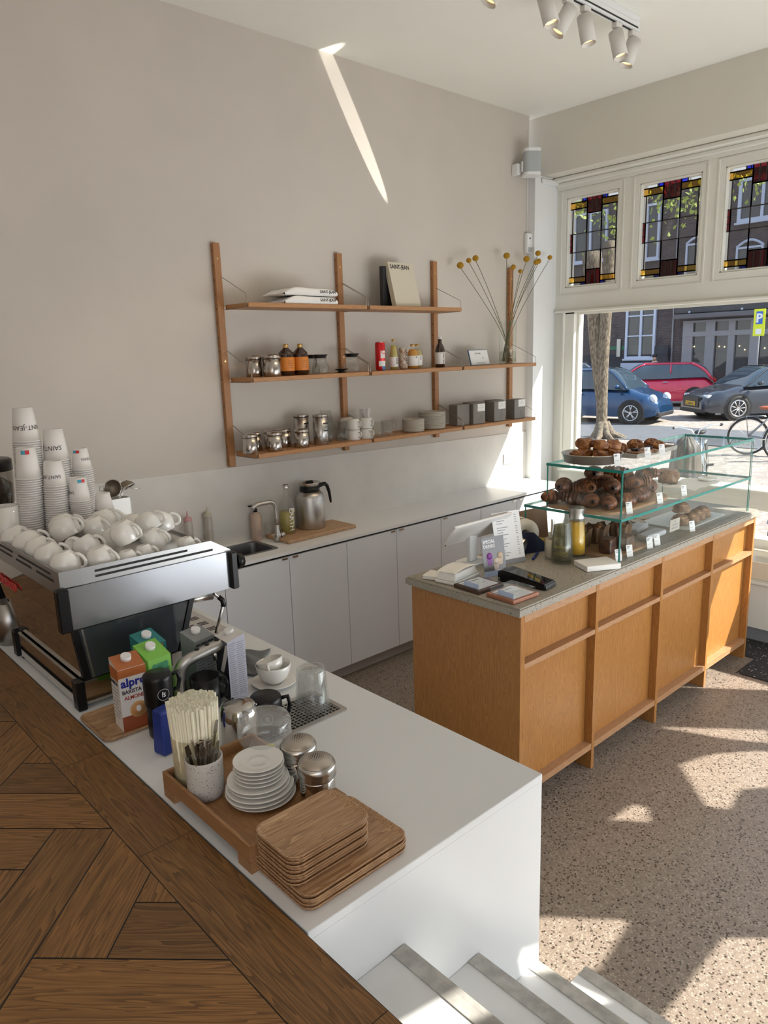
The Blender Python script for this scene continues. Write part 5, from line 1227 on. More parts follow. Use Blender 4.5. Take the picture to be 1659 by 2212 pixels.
# shakers
sk_top = pbr('shaker_top', (0.52, 0.47, 0.42), 0.32, 1.0)
def shaker(x, y, label):
    t = thing('sugar_shaker', label, 'shaker', (x, y, ZF2))
    MB().lathe([(0, 0), (0.038, 0), (0.040, 0.004), (0.040, 0.058), (0.038, 0.062), (0, 0.062)], seg=36).build('body', M_mirror, t)
    MB().lathe([(0.041, 0.0625), (0.0435, 0.066), (0.0415, 0.069), (0.0440, 0.072), (0.042, 0.075), (0.0440, 0.078), (0.0435, 0.090), (0.040, 0.096), (0.0, 0.0962)], seg=36).build('threaded_collar', M_steel, t)
    d = MB().lathe([(0.0405, 0.0965), (0.037, 0.101), (0.028, 0.106), (0.014, 0.109), (0, 0.110)], seg=36).build('dome_top', sk_top, t)
    h = MB(); n = 0
    for k in range(1, 8):
        rr_ = 0.0042*k; m = max(1, int(6*k))
        for j in range(m):
            a = 2*PI*j/m; zz = 0.110-0.0132*(rr_/0.037)**2.3
            if rr_ < 0.031: h.cyl((rr_*math.cos(a), rr_*math.sin(a), zz-0.001), (rr_*math.cos(a), rr_*math.sin(a), zz+0.0006), 0.0011, seg=5)
    h.build('sieve_holes', M_gap, d)['kind'] = 'stuff'
    return t
shaker(-2.700, -2.275-0.0, 'perforated steel shaker at the back, behind the nearer shaker').location.x = -2.7755+0.05
shaker(-2.745, -2.372, 'perforated steel shaker nearest the wooden tray pile')
# drip grid
dg = thing('rinse_tray', 'flat steel drip tray with square grid under the upturned glass', 'drip tray', (-2.525, -1.955, ZC))
fr = MB()
for z0, z1, dw in ((0.0, 0.004, 0.0),):
    a = rrect(0.285, 0.175, 0.012); b = rrect(0.255, 0.145, 0.006)
    A = [fr.bm.verts.new((x, y, 0.0005)) for x, y in a]; B = [fr.bm.verts.new((x, y, 0.004)) for x, y in a]; Cc = [fr.bm.verts.new((x, y, 0.004)) for x, y in b]; D = [fr.bm.verts.new((x, y, 0.001)) for x, y in b]
    for P_, Q_ in ((A, B), (B, Cc), (Cc, D)):
        for i in range(len(P_)):
            j = (i+1) % len(P_); fr.bm.faces.new((P_[i], P_[j], Q_[j], Q_[i]))
fr.build('frame', M_steelb, dg)
MB().box(-0.127, 0.127, -0.072, 0.072, 0.0006, 0.0012).build('pan', M_gap, dg)
gd = MB()
for k in range(20): gd.box(-0.1235+k*0.013-0.0014, -0.1235+k*0.013+0.0014, -0.0725, 0.0725, 0.0022, 0.0034)
for k in range(12): gd.box(-0.1275, 0.1275, -0.0715+k*0.013-0.0014, -0.0715+k*0.013+0.0014, 0.0022, 0.0034)
gd.build('grid', M_steelb, dg)
# inverted glass, cups, jug, mugs
ug = single(MB().lathe([(0.050, 0), (0.051, 0.002), (0.043, 0.118), (0.040, 0.124), (0.03, 0.126), (0, 0.124), (0, 0.112), (0.036, 0.112), (0.0475, 0.002)], seg=36), 'tumbler', thin_glass('wet_glass', (0.90, 0.91, 0.91), 0.07, 0.8, haze=0.07), 'upturned clear tumbler with water drops standing on the drip grid', 'glass', (-2.448, -1.955, ZC+0.0036))
sau = plate_mesh(0.072).build('saucer', M_ceram); root_tag(sau, 'white saucer under the two stacked cups near the drip grid', 'saucer'); sau.location = (-2.437, -1.738, ZC)
c1 = thing('cappuccino_cup', 'wide white cup on the saucer with a smaller cup inside', 'cup', (-2.437, -1.738, ZC+0.0068))
MB().lathe([(0, 0.003), (0.022, 0.003), (0.024, 0), (0.027, 0.002), (0.046, 0.022), (0.054, 0.045), (0.056, 0.062), (0.0545, 0.063), (0.052, 0.045), (0.044, 0.024), (0.024, 0.008), (0, 0.007)], seg=40).build('bowl', M_ceram, c1)
c2 = thing('espresso_cup', 'smaller white cup tipped inside the wide cup, handle forward', 'cup', (-2.437, -1.735, ZC+0.034), rot=(R(14), R(-8), R(-130)))
MB().lathe([(0, 0.002), (0.020, 0.002), (0.022, 0), (0.026, 0.004), (0.037, 0.02), (0.043, 0.048), (0.0418, 0.049), (0.035, 0.021), (0, 0.006)], seg=36).build('bowl', M_ceram, c2)
MB().tube([(0.040, 0, 0.040), (0.050, 0, 0.042), (0.055, 0, 0.034), (0.052, 0, 0.022), (0.038, 0, 0.016)], 0.0045, seg=8).build('handle', M_ceram, c2)
jg = thing('steel_pitcher', 'upturned shiny pitcher behind the footed tray', 'pitcher', (-2.705, -1.975, ZC))
MB().lathe([(0.050, 0), (0.052, 0.003), (0.051, 0.085), (0.046, 0.108), (0.038, 0.117), (0.020, 0.119), (0, 0.117)], seg=40).build('body', pbr('glassy_steel', (0.55, 0.53, 0.50), 0.08, 1.0), jg)
MB().tube([(0.050, 0.01, 0.03), (0.066, 0.015, 0.032), (0.070, 0.016, 0.06), (0.064, 0.014, 0.086), (0.049, 0.01, 0.088)], 0.004, seg=8).build('handle', M_steel, jg)
def blackcup(name, label, loc, r, h, up=False, rz=0, logo=None, belly=1.0):
    t = thing(name, label, 'cup', loc, rz)
    pr_ = [(r, 0), (r*1.0, h*0.85), (r*0.96, h*0.96), (r*0.88, h), (0, h), ] if not up else [(0, 0), (r*0.9, 0), (r, h*0.08), (r, h), (r-0.003, h), (r-0.003, h*0.12), (0, h*0.08)]
    MB().lathe(pr_, seg=36).build('body', M_black, t)
    MB().tube([(r-0.001, 0, h*0.8), (r+0.018, 0, h*0.82), (r+0.024, 0, h*0.55), (r+0.018, 0, h*0.28), (r-0.001, 0, h*0.22)], 0.006, seg=8).build('handle', M_black, t)
    if logo is not None:
        lm = MB(); ctr = h*0.42
        for rad in (0.016,):
            pts = []
            for k in range(22): a = 2*PI*k/22; pts.append((rad*math.cos(a), rad*math.sin(a)))
            P3 = [((r+0.0006)*math.cos(logo+p[0]/r), (r+0.0006)*math.sin(logo+p[0]/r), ctr+p[1]) for p in pts]
            lm.tube(P3, 0.0005, seg=4, closed=True)
        lm.build('logo_ring', M_paper, t)
        text_mesh('SJ', 0.016, M_paper, 'logo_letters', t, (0, 0, 0), align='CENTER', warp=lambda co: Vector(((r+0.0008)*math.cos(logo-co.x/r), (r+0.0008)*math.sin(logo-co.x/r), ctr+0.005-co.y)), ext=0.0, bold=0.0003)
    return t
blackcup('black_mug', 'upturned black mug on the corner of the drip grid', (-2.602, -1.945, ZC+0.0036), 0.0455, 0.088, logo=R(-100), rz=R(-20))
blackcup('black_canister', 'tall black cylinder cup beneath an upturned black mug, beside the blue bag', (-2.838, -1.775, ZC), 0.034, 0.098, up=True, rz=R(60))
blackcup('black_mug', 'upturned black mug balanced on the tall black cup by the almond carton', (-2.836, -1.776, ZC+0.0982), 0.040, 0.085, logo=R(-95), rz=R(0))
blackcup('black_mug', 'open black mug standing upright behind the counter tap', (-2.668, -1.722, ZC), 0.043, 0.100, up=True, rz=R(-15))
M_blue = pbr('blue_bag', (0.012, 0.035, 0.24), 0.5, bump=0.5, bscale=14)
bb_ = MB().box(-0.028, 0.028, -0.024, 0.024, 0.0, 0.125, 0.008, seg=3, taper=0.85)
single(bb_, 'coffee_bag', M_blue, 'dark blue foil bag between the black cup and the straws', 'bag', (-2.868, -1.868, ZC), (0, 0, R(12)))
# counter tap
ctp = thing('counter_tap', 'thick curved steel counter tap with three black buttons', 'tap', (-2.732, -1.690, ZC))
arc = [(0, 0, 0.0), (0, 0, 0.06), (0, 0, 0.11)]+[(0.048-0.048*math.cos(R(a)), -0.0001*a, 0.11+0.048*math.sin(R(a))) for a in range(15, 76, 15)]+[(0.055, -0.008, 0.160), (0.10, -0.010, 0.168), (0.145, -0.012, 0.174), (0.165, -0.013, 0.177)]
MB().tube(arc, 0.0185, seg=20).build('spout', M_steelb, ctp)
MB().lathe([(0, 0), (0.025, 0), (0.025, 0.004), (0.0188, 0.006)], seg=24).build('base_ring', M_steelb, ctp)
for k in range(3):
    p = Vector((0.060+0.033*k, -0.009-0.0012*k, 0.1785+0.0055*k)); MB().sphere(p, 0.0075, 2, (1.2, 1.0, 0.45)).build('button', M_black, ctp)
MB().cyl((0.115, -0.0105, 0.158), (0.117, -0.0105, 0.128), 0.0085, 0.0075, seg=16).build('nozzle', M_steel, ctp)
# wooden tray under the milk cartons
mt = tray_mesh(0.275, 0.205, 0.013, 0.03).build('serving_tray', M_traywood); root_tag(mt, 'wooden tray under the plant milk cartons beside the machine', 'tray'); mt.location = (-2.840, -1.620, ZC); mt.rotation_euler = (0, 0, 0)
# cartons
M_capw = pbr('cap_white', (0.80, 0.80, 0.80), 0.4)
def carton(label, loc, rz, w, d, h, faces, top, drop=0.026, cap=(0, 0.1), z0=ZC):
    # faces: dict of side -> material for the body sides; slanted top drops towards -Y
    t = thing('milk_carton', label, 'carton', (*loc, z0), rz)
    mb = MB(); bm_ = mb.bm; hw, hd = w/2, d/2
    v = [bm_.verts.new(p) for p in ((-hw, -hd, 0), (hw, -hd, 0), (hw, hd, 0), (-hw, hd, 0), (-hw, -hd, h-drop), (hw, -hd, h-drop), (hw, hd, h), (-hw, hd, h))]
    fs = {'f': (0, 1, 5, 4), 'r': (1, 2, 6, 5), 'b': (2, 3, 7, 6), 'l': (3, 0, 4, 7), 't': (4, 5, 6, 7), 'd': (3, 2, 1, 0)}
    mats = []
    for k, ix in fs.items():
        m = faces.get(k, faces['f']) if k != 't' else top
        if m not in mats: mats.append(m)
        f = bm_.faces.new([v[i] for i in ix]); f.material_index = mats.index(m)
    mb.build('box', mats, t)
    n = Vector((0, -drop, d)).normalized(); c = Vector((cap[0]*w, cap[1]*d, h-drop*0.5+cap[1]*drop))
    MB().cyl(c-n*0.001, c+n*0.013, 0.0145, seg=20).build('screw_cap', M_capw, t)
    return t
def ctext(t, s, size, mat_, side, w, d, x, z, bold=0.0, sx=1.0, nm='lettering'):
    if side == 'f': return text_mesh(s, size, mat_, nm, t, (x, -d/2-0.0006, z), (R(90), 0, 0), bold=bold, sx=sx, ext=0.0002)
    if side == 'l': return text_mesh(s, size, mat_, nm, t, (-w/2-0.0006, x, z), (R(90), 0, R(-90)), bold=bold, sx=sx, ext=0.0002)
    if side == 'r': return text_mesh(s, size, mat_, nm, t, (w/2+0.0006, x, z), (R(90), 0, R(90)), bold=bold, sx=sx, ext=0.0002)
M_cwh = pbr('carton_white', (0.74, 0.72, 0.70), 0.35); M_cor = pbr('carton_orange', (0.45, 0.14, 0.04), 0.4); M_cbr = pbr('carton_brown', (0.30, 0.075, 0.03), 0.4)
M_cbl = pbr('letter_blue', (0.02, 0.03, 0.30), 0.4); M_crd = pbr('letter_red', (0.40, 0.03, 0.02), 0.4)
ac = carton('white and orange almond drink carton lettered alpro with a coffee cup picture', (-2.874, -1.672), R(-4), 0.078, 0.066, 0.205, {'f': M_cwh, 'l': M_cwh}, M_cor, drop=0.020, z0=ZC+0.006)
MB().box(-0.0393, 0.0393, -0.0336, -0.0331, 0.160, 0.184).box(-0.0397, -0.0391, -0.0330, 0.0330, 0.150, 0.186).build('orange_band', M_cor, ac)
MB().box(-0.0389, 0.0389, -0.0336, -0.0331, 0.001, 0.045).build('brown_band', M_cbr, ac)
MB().lathe([(0, 0), (0.024, 0), (0.024, 0.0006), (0, 0.0006)], seg=30, T=Matrix.Translation((0.008, -0.0337, 0.058)) @ Matrix.Rotation(R(90), 4, 'X')).build('cup_picture', pbr('cup_ring', (0.62, 0.32, 0.12), 0.5), ac)
MB().lathe([(0, 0), (0.018, 0), (0.018, 0.0006), (0, 0.0006)], seg=30, T=Matrix.Translation((0.008, -0.0344, 0.058)) @ Matrix.Rotation(R(90), 4, 'X')).build('coffee_picture', pbr('coffee_foam', (0.50, 0.25, 0.09), 0.5), ac)
MB().sphere((0, 0, 0), 0.009, 2, (0.8, 0.05, 1.1), T=Matrix.Translation((0.008, -0.0352, 0.060))).build('foam_heart', M_cwh, ac)
ctext(ac, 'alpro', 0.034, M_cbl, 'f', 0.078, 0.066, -0.034, 0.132, 0.0012, nm='brand_letters')
ctext(ac, 'BARISTA', 0.016, M_ink, 'f', 0.078, 0.066, -0.033, 0.111, 0.0003, sx=0.9); ctext(ac, 'ALMOND', 0.0155, M_crd, 'f', 0.078, 0.066, -0.028, 0.093, 0.0003, sx=0.9)
ctext(ac, 'BARISTAS', 0.0145, M_ink, 'l', 0.078, 0.066, 0.030, 0.135, 0.0003, sx=0.85, nm='side_letters')
for i in range(9): MB().box(-0.0397, -0.0391, -0.022+0.006*(i % 3), 0.026, 0.122-i*0.011, 0.1235-i*0.011).build('small_print_line', M_inkg, ac)
M_gr1 = pbr('carton_green', (0.20, 0.50, 0.07), 0.4); M_gr2 = pbr('carton_green_dark', (0.035, 0.24, 0.11), 0.4); M_teal = pbr('carton_teal', (0.03, 0.22, 0.22), 0.4)
gc = carton('bright green pistachio drink carton lettered TACHE behind the almond one', (-2.792, -1.655), R(8), 0.074, 0.074, 0.212, {'f': M_gr1}, M_gr1, drop=0.030, z0=ZC+0.006)
MB().box(-0.026, 0.026, -0.0376, -0.0371, 0.120, 0.158, 0.0002).cyl((-0.018, -0.0372, 0.158), (-0.018, -0.0377, 0.158), 0.009, seg=16).cyl((0.018, -0.0372, 0.158), (0.018, -0.0377, 0.158), 0.009, seg=16).cyl((-0.018, -0.0372, 0.120), (-0.018, -0.0377, 0.120), 0.009, seg=16).cyl((0.018, -0.0372, 0.120), (0.018, -0.0377, 0.120), 0.009, seg=16).box(-0.009, 0.009, -0.0376, -0.0371, 0.112, 0.166).build('name_patch', M_gr2, gc)
ctext(gc, 'T\u00c1CHE', 0.019, M_ink, 'f', 0.074, 0.0748, -0.026, 0.133, 0.0001, sx=0.92); ctext(gc, 'Pistachio', 0.017, M_ink, 'f', 0.074, 0.0744, -0.022, 0.088, sx=0.9)
cc_ = carton('teal and orange checked drink carton half hidden behind the green one', (-2.762, -1.565), R(10), 0.074, 0.074, 0.212, {'f': M_teal}, M_teal, drop=0.026, z0=ZC+0.006)
for i in range(4): MB().box(-0.030+0.016*i, -0.022+0.016*i, -0.0377, -0.0371, 0.172, 0.182).build('orange_square', M_cor, cc_)
M_gry = pbr('carton_grey', (0.24, 0.26, 0.26), 0.45); M_dk = pbr('carton_black', (0.02, 0.02, 0.03), 0.4); M_lil = pbr('carton_pale', (0.46, 0.47, 0.56), 0.5)
a1 = carton('grey oat drink carton with small print facing out behind the tap', (-2.628, -1.618), R(12), 0.076, 0.066, 0.205, {'f': M_gry, 'r': M_gry}, M_gry, drop=0.020)
for i, s in enumerate(('HEY, SMALL PRINT', 'LOVER! THIS IS', 'FOR YOU:')): ctext(a1, s, 0.0088, M_ink, 'f', 0.076, 0.066, -0.034+0.002*i, 0.168-0.0105*i, 0.0003)
for i in range(14): MB().box(-0.034, -0.002-0.004*(i % 3), -0.0337, -0.0331, 0.140-i*0.009, 0.1412-i*0.009).build('print_line', M_ink, a1); MB().box(0.003, 0.034-0.004*(i % 2), -0.0337, -0.0331, 0.140-i*0.009, 0.1412-i*0.009).build('print_line', M_ink, a1)
a2 = carton('black and pale printed oat drink carton nearest the grey cloth', (-2.568, -1.708), R(33), 0.080, 0.060, 0.205, {'f': M_dk, 'r': M_lil, 'l': M_dk}, M_cwh, drop=0.014, cap=(-0.1, 0.1))
a2.rotation_euler = (0, 0, R(-92))
for i in range(26): MB().box(0.0401, 0.0406, -0.026, -0.003-0.003*(i % 3), 0.182-i*0.0066, 0.1835-i*0.0066).box(0.0401, 0.0406, 0.001, 0.026-0.003*(i % 2), 0.182-i*0.0066, 0.1835-i*0.0066).build('print_line', M_inkg, a2)
MB().prism([(-0.012, 0.085), (0.008, 0.085), (0.038, 0.15), (0.038, 0.18), (0.03, 0.18)], -0.0305, -0.0301, T=Matrix(((1, 0, 0, 0), (0, 0, 1, 0), (0, 1, 0, 0), (0, 0, 0, 1)))).build('white_slash', M_cwh, a2)
MB().box(-0.0395, 0.02, -0.0305, -0.0301, 0.012, 0.078).build('text_panel', M_gry, a2)
for i, s in enumerate(('FOAM AWAY', 'THE ALT ALT')): ctext(a2, s, 0.009, M_paper, 'f', 0.08, 0.0612, -0.036, 0.066-0.028*i, 0.0002)
# grey cloth
rc = random.Random(11)
def cloth(u, v):
    x = (u-0.5)*0.13; y = (v-0.5)*0.19
    z = 0.006+0.012*abs(math.sin(u*5+v*3))*math.sin(PI*u)*math.sin(PI*v)+0.006*math.sin(v*9+u*4)**2*math.sin(PI*u)
    return Vector((x+0.01*math.sin(v*8), y+0.012*math.sin(u*7), z))
o = MB().grid(cloth, 30, 30).build('cleaning_cloth', pbr('grey_cloth', (0.16, 0.165, 0.165), 0.9, bump=0.3, bscale=300)); solidify(o, 0.003, 1); o.location = (-2.415, -1.545, ZC); o.rotation_euler = (0, 0, R(-35)); root_tag(o, 'crumpled dark grey cleaning cloth on the counter behind the cartons', 'cloth')

single(MB().prism([(-0.06, 0.0), (0.07, 0.0), (0.045, 0.055), (-0.06, 0.10)], -0.09, 0.09, T=Matrix(((1, 0, 0, 0), (0, 0, 1, 0), (0, 1, 0, 0), (0, 0, 0, 1)))), 'folded_carton', pbr('dark_cardboard', (0.14, 0.07, 0.04), 0.8), 'dark brown folded carton on the counter behind the steam wand', 'carton', (-2.335, -0.74, ZC))
# ------------------------------------------------------------ goods on the wall shelves
ZA, ZB, ZD = ZS
M_can = pbr('canister_steel', (0.50, 0.47, 0.44), 0.22, 1.0)
M_lbl = pbr('label_white', (0.76, 0.75, 0.73), 0.6); M_amber = pbr('amber_glass', (0.035, 0.012, 0.006), 0.08, spec=0.9)
M_olabel = pbr('label_orange', (0.62, 0.20, 0.02), 0.5); M_gold = pbr('cap_gold', (0.70, 0.50, 0.20), 0.3, 0.9)
def cloth_fold(label, z, dx):
    t = thing('folded_shirt', label, 'shirt', (-1.085+dx, -0.155, z), group=None)
    def f(u, v):
        x = (u-0.5)*0.36; y = (v-0.5)*0.20; return x, y
    mb = MB()
    NU, NV = 24, 10
    top = lambda u, v: Vector(((u-0.5)*0.36, (v-0.5)*0.20, 0.034+0.006*math.sin(u*4)+0.002*math.sin(v*12+u*9)-0.022*max(0, (0.18-u)/0.18)-0.01*max(0, (u-0.93)/0.07)))
    mb.grid(top, NU, NV); mb.grid(lambda u, v: Vector(((u-0.5)*0.36, (v-0.5)*0.20, 0.0)), NU, NV)
    for vv in (0, 1): mb.grid(lambda u, w: Vector((top(u, vv).x, top(u, vv).y+(vv-0.5)*0.012*math.sin(w*PI), top(u, vv).z*w)), NU, 6)
    for uu in (0, 1): mb.grid(lambda v, w: Vector((top(uu, v).x+(uu-0.5)*0.012*math.sin(w*PI), top(uu, v).y, top(uu, v).z*w)), NV, 6)
    bmesh.ops.remove_doubles(mb.bm, verts=mb.bm.verts, dist=0.0002)
    mb.build('cloth', pbr('white_cotton', (0.80, 0.79, 0.77), 0.85, bump=0.15, bscale=200) if 'white_cotton' not in MATS else MATS['white_cotton'], t)
    text_mesh('SAINT-JEAN', 0.021, M_ink, 'printed_name', t, (0.055, -0.1065, 0.014), (R(84), 0, 0), bold=0.0006)
cloth_fold('lower of the two folded white shirts on the top shelf', ZA, 0.0); cloth_fold('upper of the two folded white shirts on the top shelf', ZA+0.044, 0.0)
# books
bk1 = thing('book', 'large cream book lettered SAINT-JEAN leaning back on the top shelf', 'book', (-0.285, -0.205, ZA+0.003), rot=(R(-14), 0, R(4)))
MB().box(-0.115, 0.115, 0.0, 0.004, 0, 0.275).box(-0.115, 0.115, 0.030, 0.034, 0, 0.275).build('cover', pbr('cream_board', (0.62, 0.56, 0.44), 0.7), bk1)
MB().box(-0.1185, -0.1152, 0.0, 0.034, 0, 0.275).build('spine', MATS['cream_board'], bk1)
MB().box(-0.112, 0.111, 0.0045, 0.0295, 0.004, 0.271).build('pages', M_paper, bk1)
text_mesh('SAINT-JEAN', 0.036, M_ink, 'cover_title', bk1, (-0.105, -0.0006, 0.235), (R(90), 0, 0), bold=0.0008, sx=0.93)
text_mesh('SAINT-JEAN', 0.022, M_ink, 'spine_title', bk1, (-0.1191, 0.024, 0.262), (0, R(90), R(-90)), bold=0.0005)
bk2 = thing('book', 'black book behind the cream one on the top shelf', 'book', (-0.325, -0.128, ZA), rz=R(4))
MB().box(-0.115, 0.105, 0.0, 0.030, 0.001, 0.245, 0.002).build('cover', M_blackm, bk2)
# middle shelf
def canister(x, y, z, r, h, label, group=None):
    t = thing('tea_canister', label, 'canister', (x, y, z), group=group)
    MB().lathe([(0, 0), (r-0.002, 0), (r, 0.003), (r, h*0.80), (0, h*0.80)], seg=32).build('body', M_can, t)
    MB().lathe([(0, h*0.802), (r+0.0008, h*0.802), (r+0.0008, h*0.92), (r*0.80, h), (0, h)], seg=32).build('lid', M_can, t); return t
canister(-1.385, -0.10, ZB, 0.045, 0.115, 'steel canister half hidden behind its twin on the middle shelf')
canister(-1.318, -0.175, ZB, 0.050, 0.118, 'front steel canister on the middle shelf')
for x, lb in ((-1.215, 'left brown bottle with orange label and gold cap'), (-1.118, 'right brown bottle with orange label and gold cap')):
    t = thing('brown_bottle', lb, 'bottle', (x, -0.165, ZB))
    MB().lathe([(0, 0), (0.040, 0), (0.045, 0.006), (0.045, 0.110), (0.040, 0.125), (0.016, 0.148), (0.014, 0.160), (0, 0.160)], seg=32).build('glass', M_amber, t)
    MB().lathe([(0.0453, 0.025), (0.0457, 0.026), (0.0457, 0.098), (0.0453, 0.099)], seg=32).build('label', M_olabel, t)
    MB().lathe([(0.0155, 0.150), (0.0155, 0.170), (0, 0.171)], seg=20).build('cap', M_gold, t)
    for i in range(4): wlabel(t, 'print_line', M_ink, 0.0461, -112, -75+8*(i % 2), 0.078-i*0.012, 0.0795-i*0.012)
def carafe(x, y, label, rz, lid=True):
    t = thing('glass_carafe', label, 'carafe', (x, y, ZB), rz)
    MB().lathe([(0, 0.002), (0.046, 0.002), (0.050, 0), (0.053, 0.006), (0.050, 0.04), (0.040, 0.056), (0.037, 0.062), (0.037, 0.095), (0.0355, 0.095), (0.035, 0.062), (0.048, 0.038), (0.050, 0.006), (0, 0.005)], seg=32).build('glass', M_tglass, t)
    MB().tube([(0.037, 0, 0.088), (0.062, 0, 0.090), (0.074, 0, 0.060), (0.056, 0, 0.028)], 0.003, seg=8).build('handle', M_tglass, t)
    if lid: MB().lathe([(0, 0.088), (0.036, 0.088), (0.036, 0.0955), (0.045, 0.106), (0.045, 0.109), (0.015, 0.104), (0, 0.104)], seg=28).build('lid', M_black, t)
    return t
carafe(-0.990, -0.18, 'clear glass carafe with black lid, in front of another beside the brown bottles', 0.5)
carafe(-0.985, -0.088, 'clear glass carafe with black lid, standing behind the front one', 0.5).location.z = ZB
carafe(-0.735, -0.16, 'clear glass carafe with angular handle left of the red can', 0.0)
single(MB().lathe([(0, 0), (0.030, 0), (0.018, 0.006), (0.018, 0.012), (0.040, 0.020), (0.040, 0.023), (0, 0.018)], seg=28), 'carafe_lid', M_black, 'loose black carafe lid lying on the middle shelf', 'lid', (-0.842, -0.19, ZB))
M_rcan = pbr('can_red', (0.60, 0.015, 0.02), 0.3, 0.3)
def can(x, label, r, h, m, cat='can'):
    t = thing('drink_can', label, cat, (x, -0.17, ZB))
    MB().lathe([(0, 0.003), (r*0.75, 0.0), (r*0.85, 0.002), (r, 0.01), (r, h-0.012), (r*0.88, h-0.001), (r*0.84, h), (r*0.80, h-0.003), (0, h-0.003)], seg=32).build('body', m, t)
    MB().lathe([(r*0.9, h-0.0015), (r*0.91, h+0.001), (r*0.86, h+0.0012), (0, h-0.0015)], seg=28).build('lid', M_steel, t); return t
t = can(-0.512, 'tall red and white drink can on the middle shelf', 0.0310, 0.172, M_rcan)
wlabel(t, 'white_patch', M_lbl, 0.0315, -128, -68, 0.075, 0.120); wlabel(t, 'blue_patch', pbr('can_blue', (0.03, 0.20, 0.50), 0.4), 0.0315, -112, -66, 0.004, 0.026)
wlabel(t, 'white_patch', M_lbl, 0.0313, -150, -60, 0.026, 0.058)
text_mesh('TONIC', 0.020, M_rcan, 'can_letters', t, (0, 0, 0), warp=wrapv(0.0320, R(-107), 0.121), ext=0.0) if False else None
text_mesh('Yerba', 0.019, MATS['can_red'], 'can_letters', t, (0, 0, 0), warp=lambda co: Vector((0.0320*math.cos(R(-124)+(co.x+co.y*0.2)/0.032), 0.0320*math.sin(R(-124)+(co.x+co.y*0.2)/0.032), 0.104-co.x*0.3+co.y)), ext=0.0, bold=0.0004)
M_scan = pbr('can_cream', (0.62, 0.58, 0.47), 0.4, noise=0.6, nscale=45, dark=(0.30, 0.10, 0.05))
t = can(-0.315, 'small cream patterned can lettered down its side', 0.0265, 0.133, M_scan)
text_mesh('CASCARA', 0.0205, M_ink, 'can_letters', t, (0, 0, 0), warp=wrapv(0.0272, R(-100), 0.126), ext=0.0, bold=0.0006)
def sbottle(x, label, r, h, neck, drink, cap, lab=(0.02, 0.08), txt=None, vert=False, y=-0.17, glass=None, fill=0.8, tcol=None):
    t = thing('drink_bottle', label, 'bottle', (x, y, ZB)); zs = h*neck
    MB().lathe([(0, 0), (r-0.003, 0), (r, 0.004), (r, zs), (r*0.9, zs+(h-zs)*0.18), (r*0.42, zs+(h-zs)*0.55), (r*0.38, h-0.008), (0, h-0.008)], seg=28).build('glass', glass or M_tglass, t)
    if drink: MB().lathe([(0, 0.003), (r-0.002, 0.003), (r-0.0015, min(zs, h*fill)), (0, min(zs, h*fill))] if h*fill <= zs else [(0, 0.003), (r-0.002, 0.003), (r-0.0015, zs), (r*0.6, h*fill), (0, h*fill)], seg=28).build('drink', drink, t)
    MB().lathe([(r*0.45, h-0.014), (r*0.45, h), (0, h+0.001)], seg=18).build('cap', cap, t)
    MB().lathe([(r+0.0003, lab[0]), (r+0.0007, lab[0]+0.0005), (r+0.0007, lab[1]), (r+0.0003, lab[1]+0.0005)], seg=28).build('label', M_lbl, t)
    if txt and vert: text_mesh(txt[0], txt[1], tcol or M_ink, 'label_letters', t, (0, 0, 0), warp=wrapv(r+0.0012, R(-98), lab[1]-0.004), ext=0.0, bold=0.0004)
    return t
M_d1 = pbr('drink_yellow', (0.50, 0.42, 0.12), 0.2); M_d2 = pbr('drink_amber', (0.62, 0.27, 0.03), 0.2); M_d3 = pbr('drink_pale', (0.50, 0.40, 0.18), 0.2)
sbottle(-0.398, 'slim glass bottle of pale yellow drink between the two cans', 0.0255, 0.188, 0.52, M_d1, M_gold, (0.018, 0.078), ('SSB', 0.026), True)
sbottle(-0.238, 'stout jar bottle of orange drink with white label', 0.0345, 0.155, 0.66, M_d2, M_gold, (0.020, 0.082), ('BI', 0.012), True, y=-0.178)
sbottle(-0.168, 'stout jar bottle of pale drink beside the orange one', 0.0330, 0.155, 0.66, M_d3, M_gold, (0.020, 0.082), ('ONI', 0.012), True, y=-0.150)
t = sbottle(0.032, 'dark beer bottle with white and pink label in front of an upright', 0.0320, 0.198, 0.58, None, M_lbl, (0.022, 0.098), ('FAMILYBIRD', 0.0135), True, y=-0.165, glass=M_amber)
for i in range(6): wlabel(t, 'pink_stripe', pbr('pink', (0.65, 0.25, 0.22), 0.6) if 'pink' not in MATS else MATS['pink'], 0.0329, -75, -55, 0.030+i*0.011, 0.036+i*0.011)
# card holder
t = thing('card_holder', 'leaning white gift card on a clear stand left of the flower vase', 'card', (0.445, -0.175, ZB), rot=(R(-16), 0, R(3)))
MB().box(-0.105, 0.105, 0, 0.0015, 0.004, 0.108).build('card', M_lbl, t); MB().box(-0.113, 0.105, 0.0025, 0.005, 0.0, 0.112).build('backing', pbr('navy_board', (0.03, 0.07, 0.16), 0.5), t)
MB().box(-0.05, 0.05, -0.004, -0.001, 0.0, 0.022).build('clear_stand', M_tglass, t)
text_mesh('GIFTCARD', 0.014, M_ink, 'letters', t, (-0.045, -0.0006, 0.08), (R(90), 0, 0)); text_mesh('SJ', 0.014, M_ink, 'letters', t, (0.035, -0.0006, 0.048), (R(90), 0, 0))
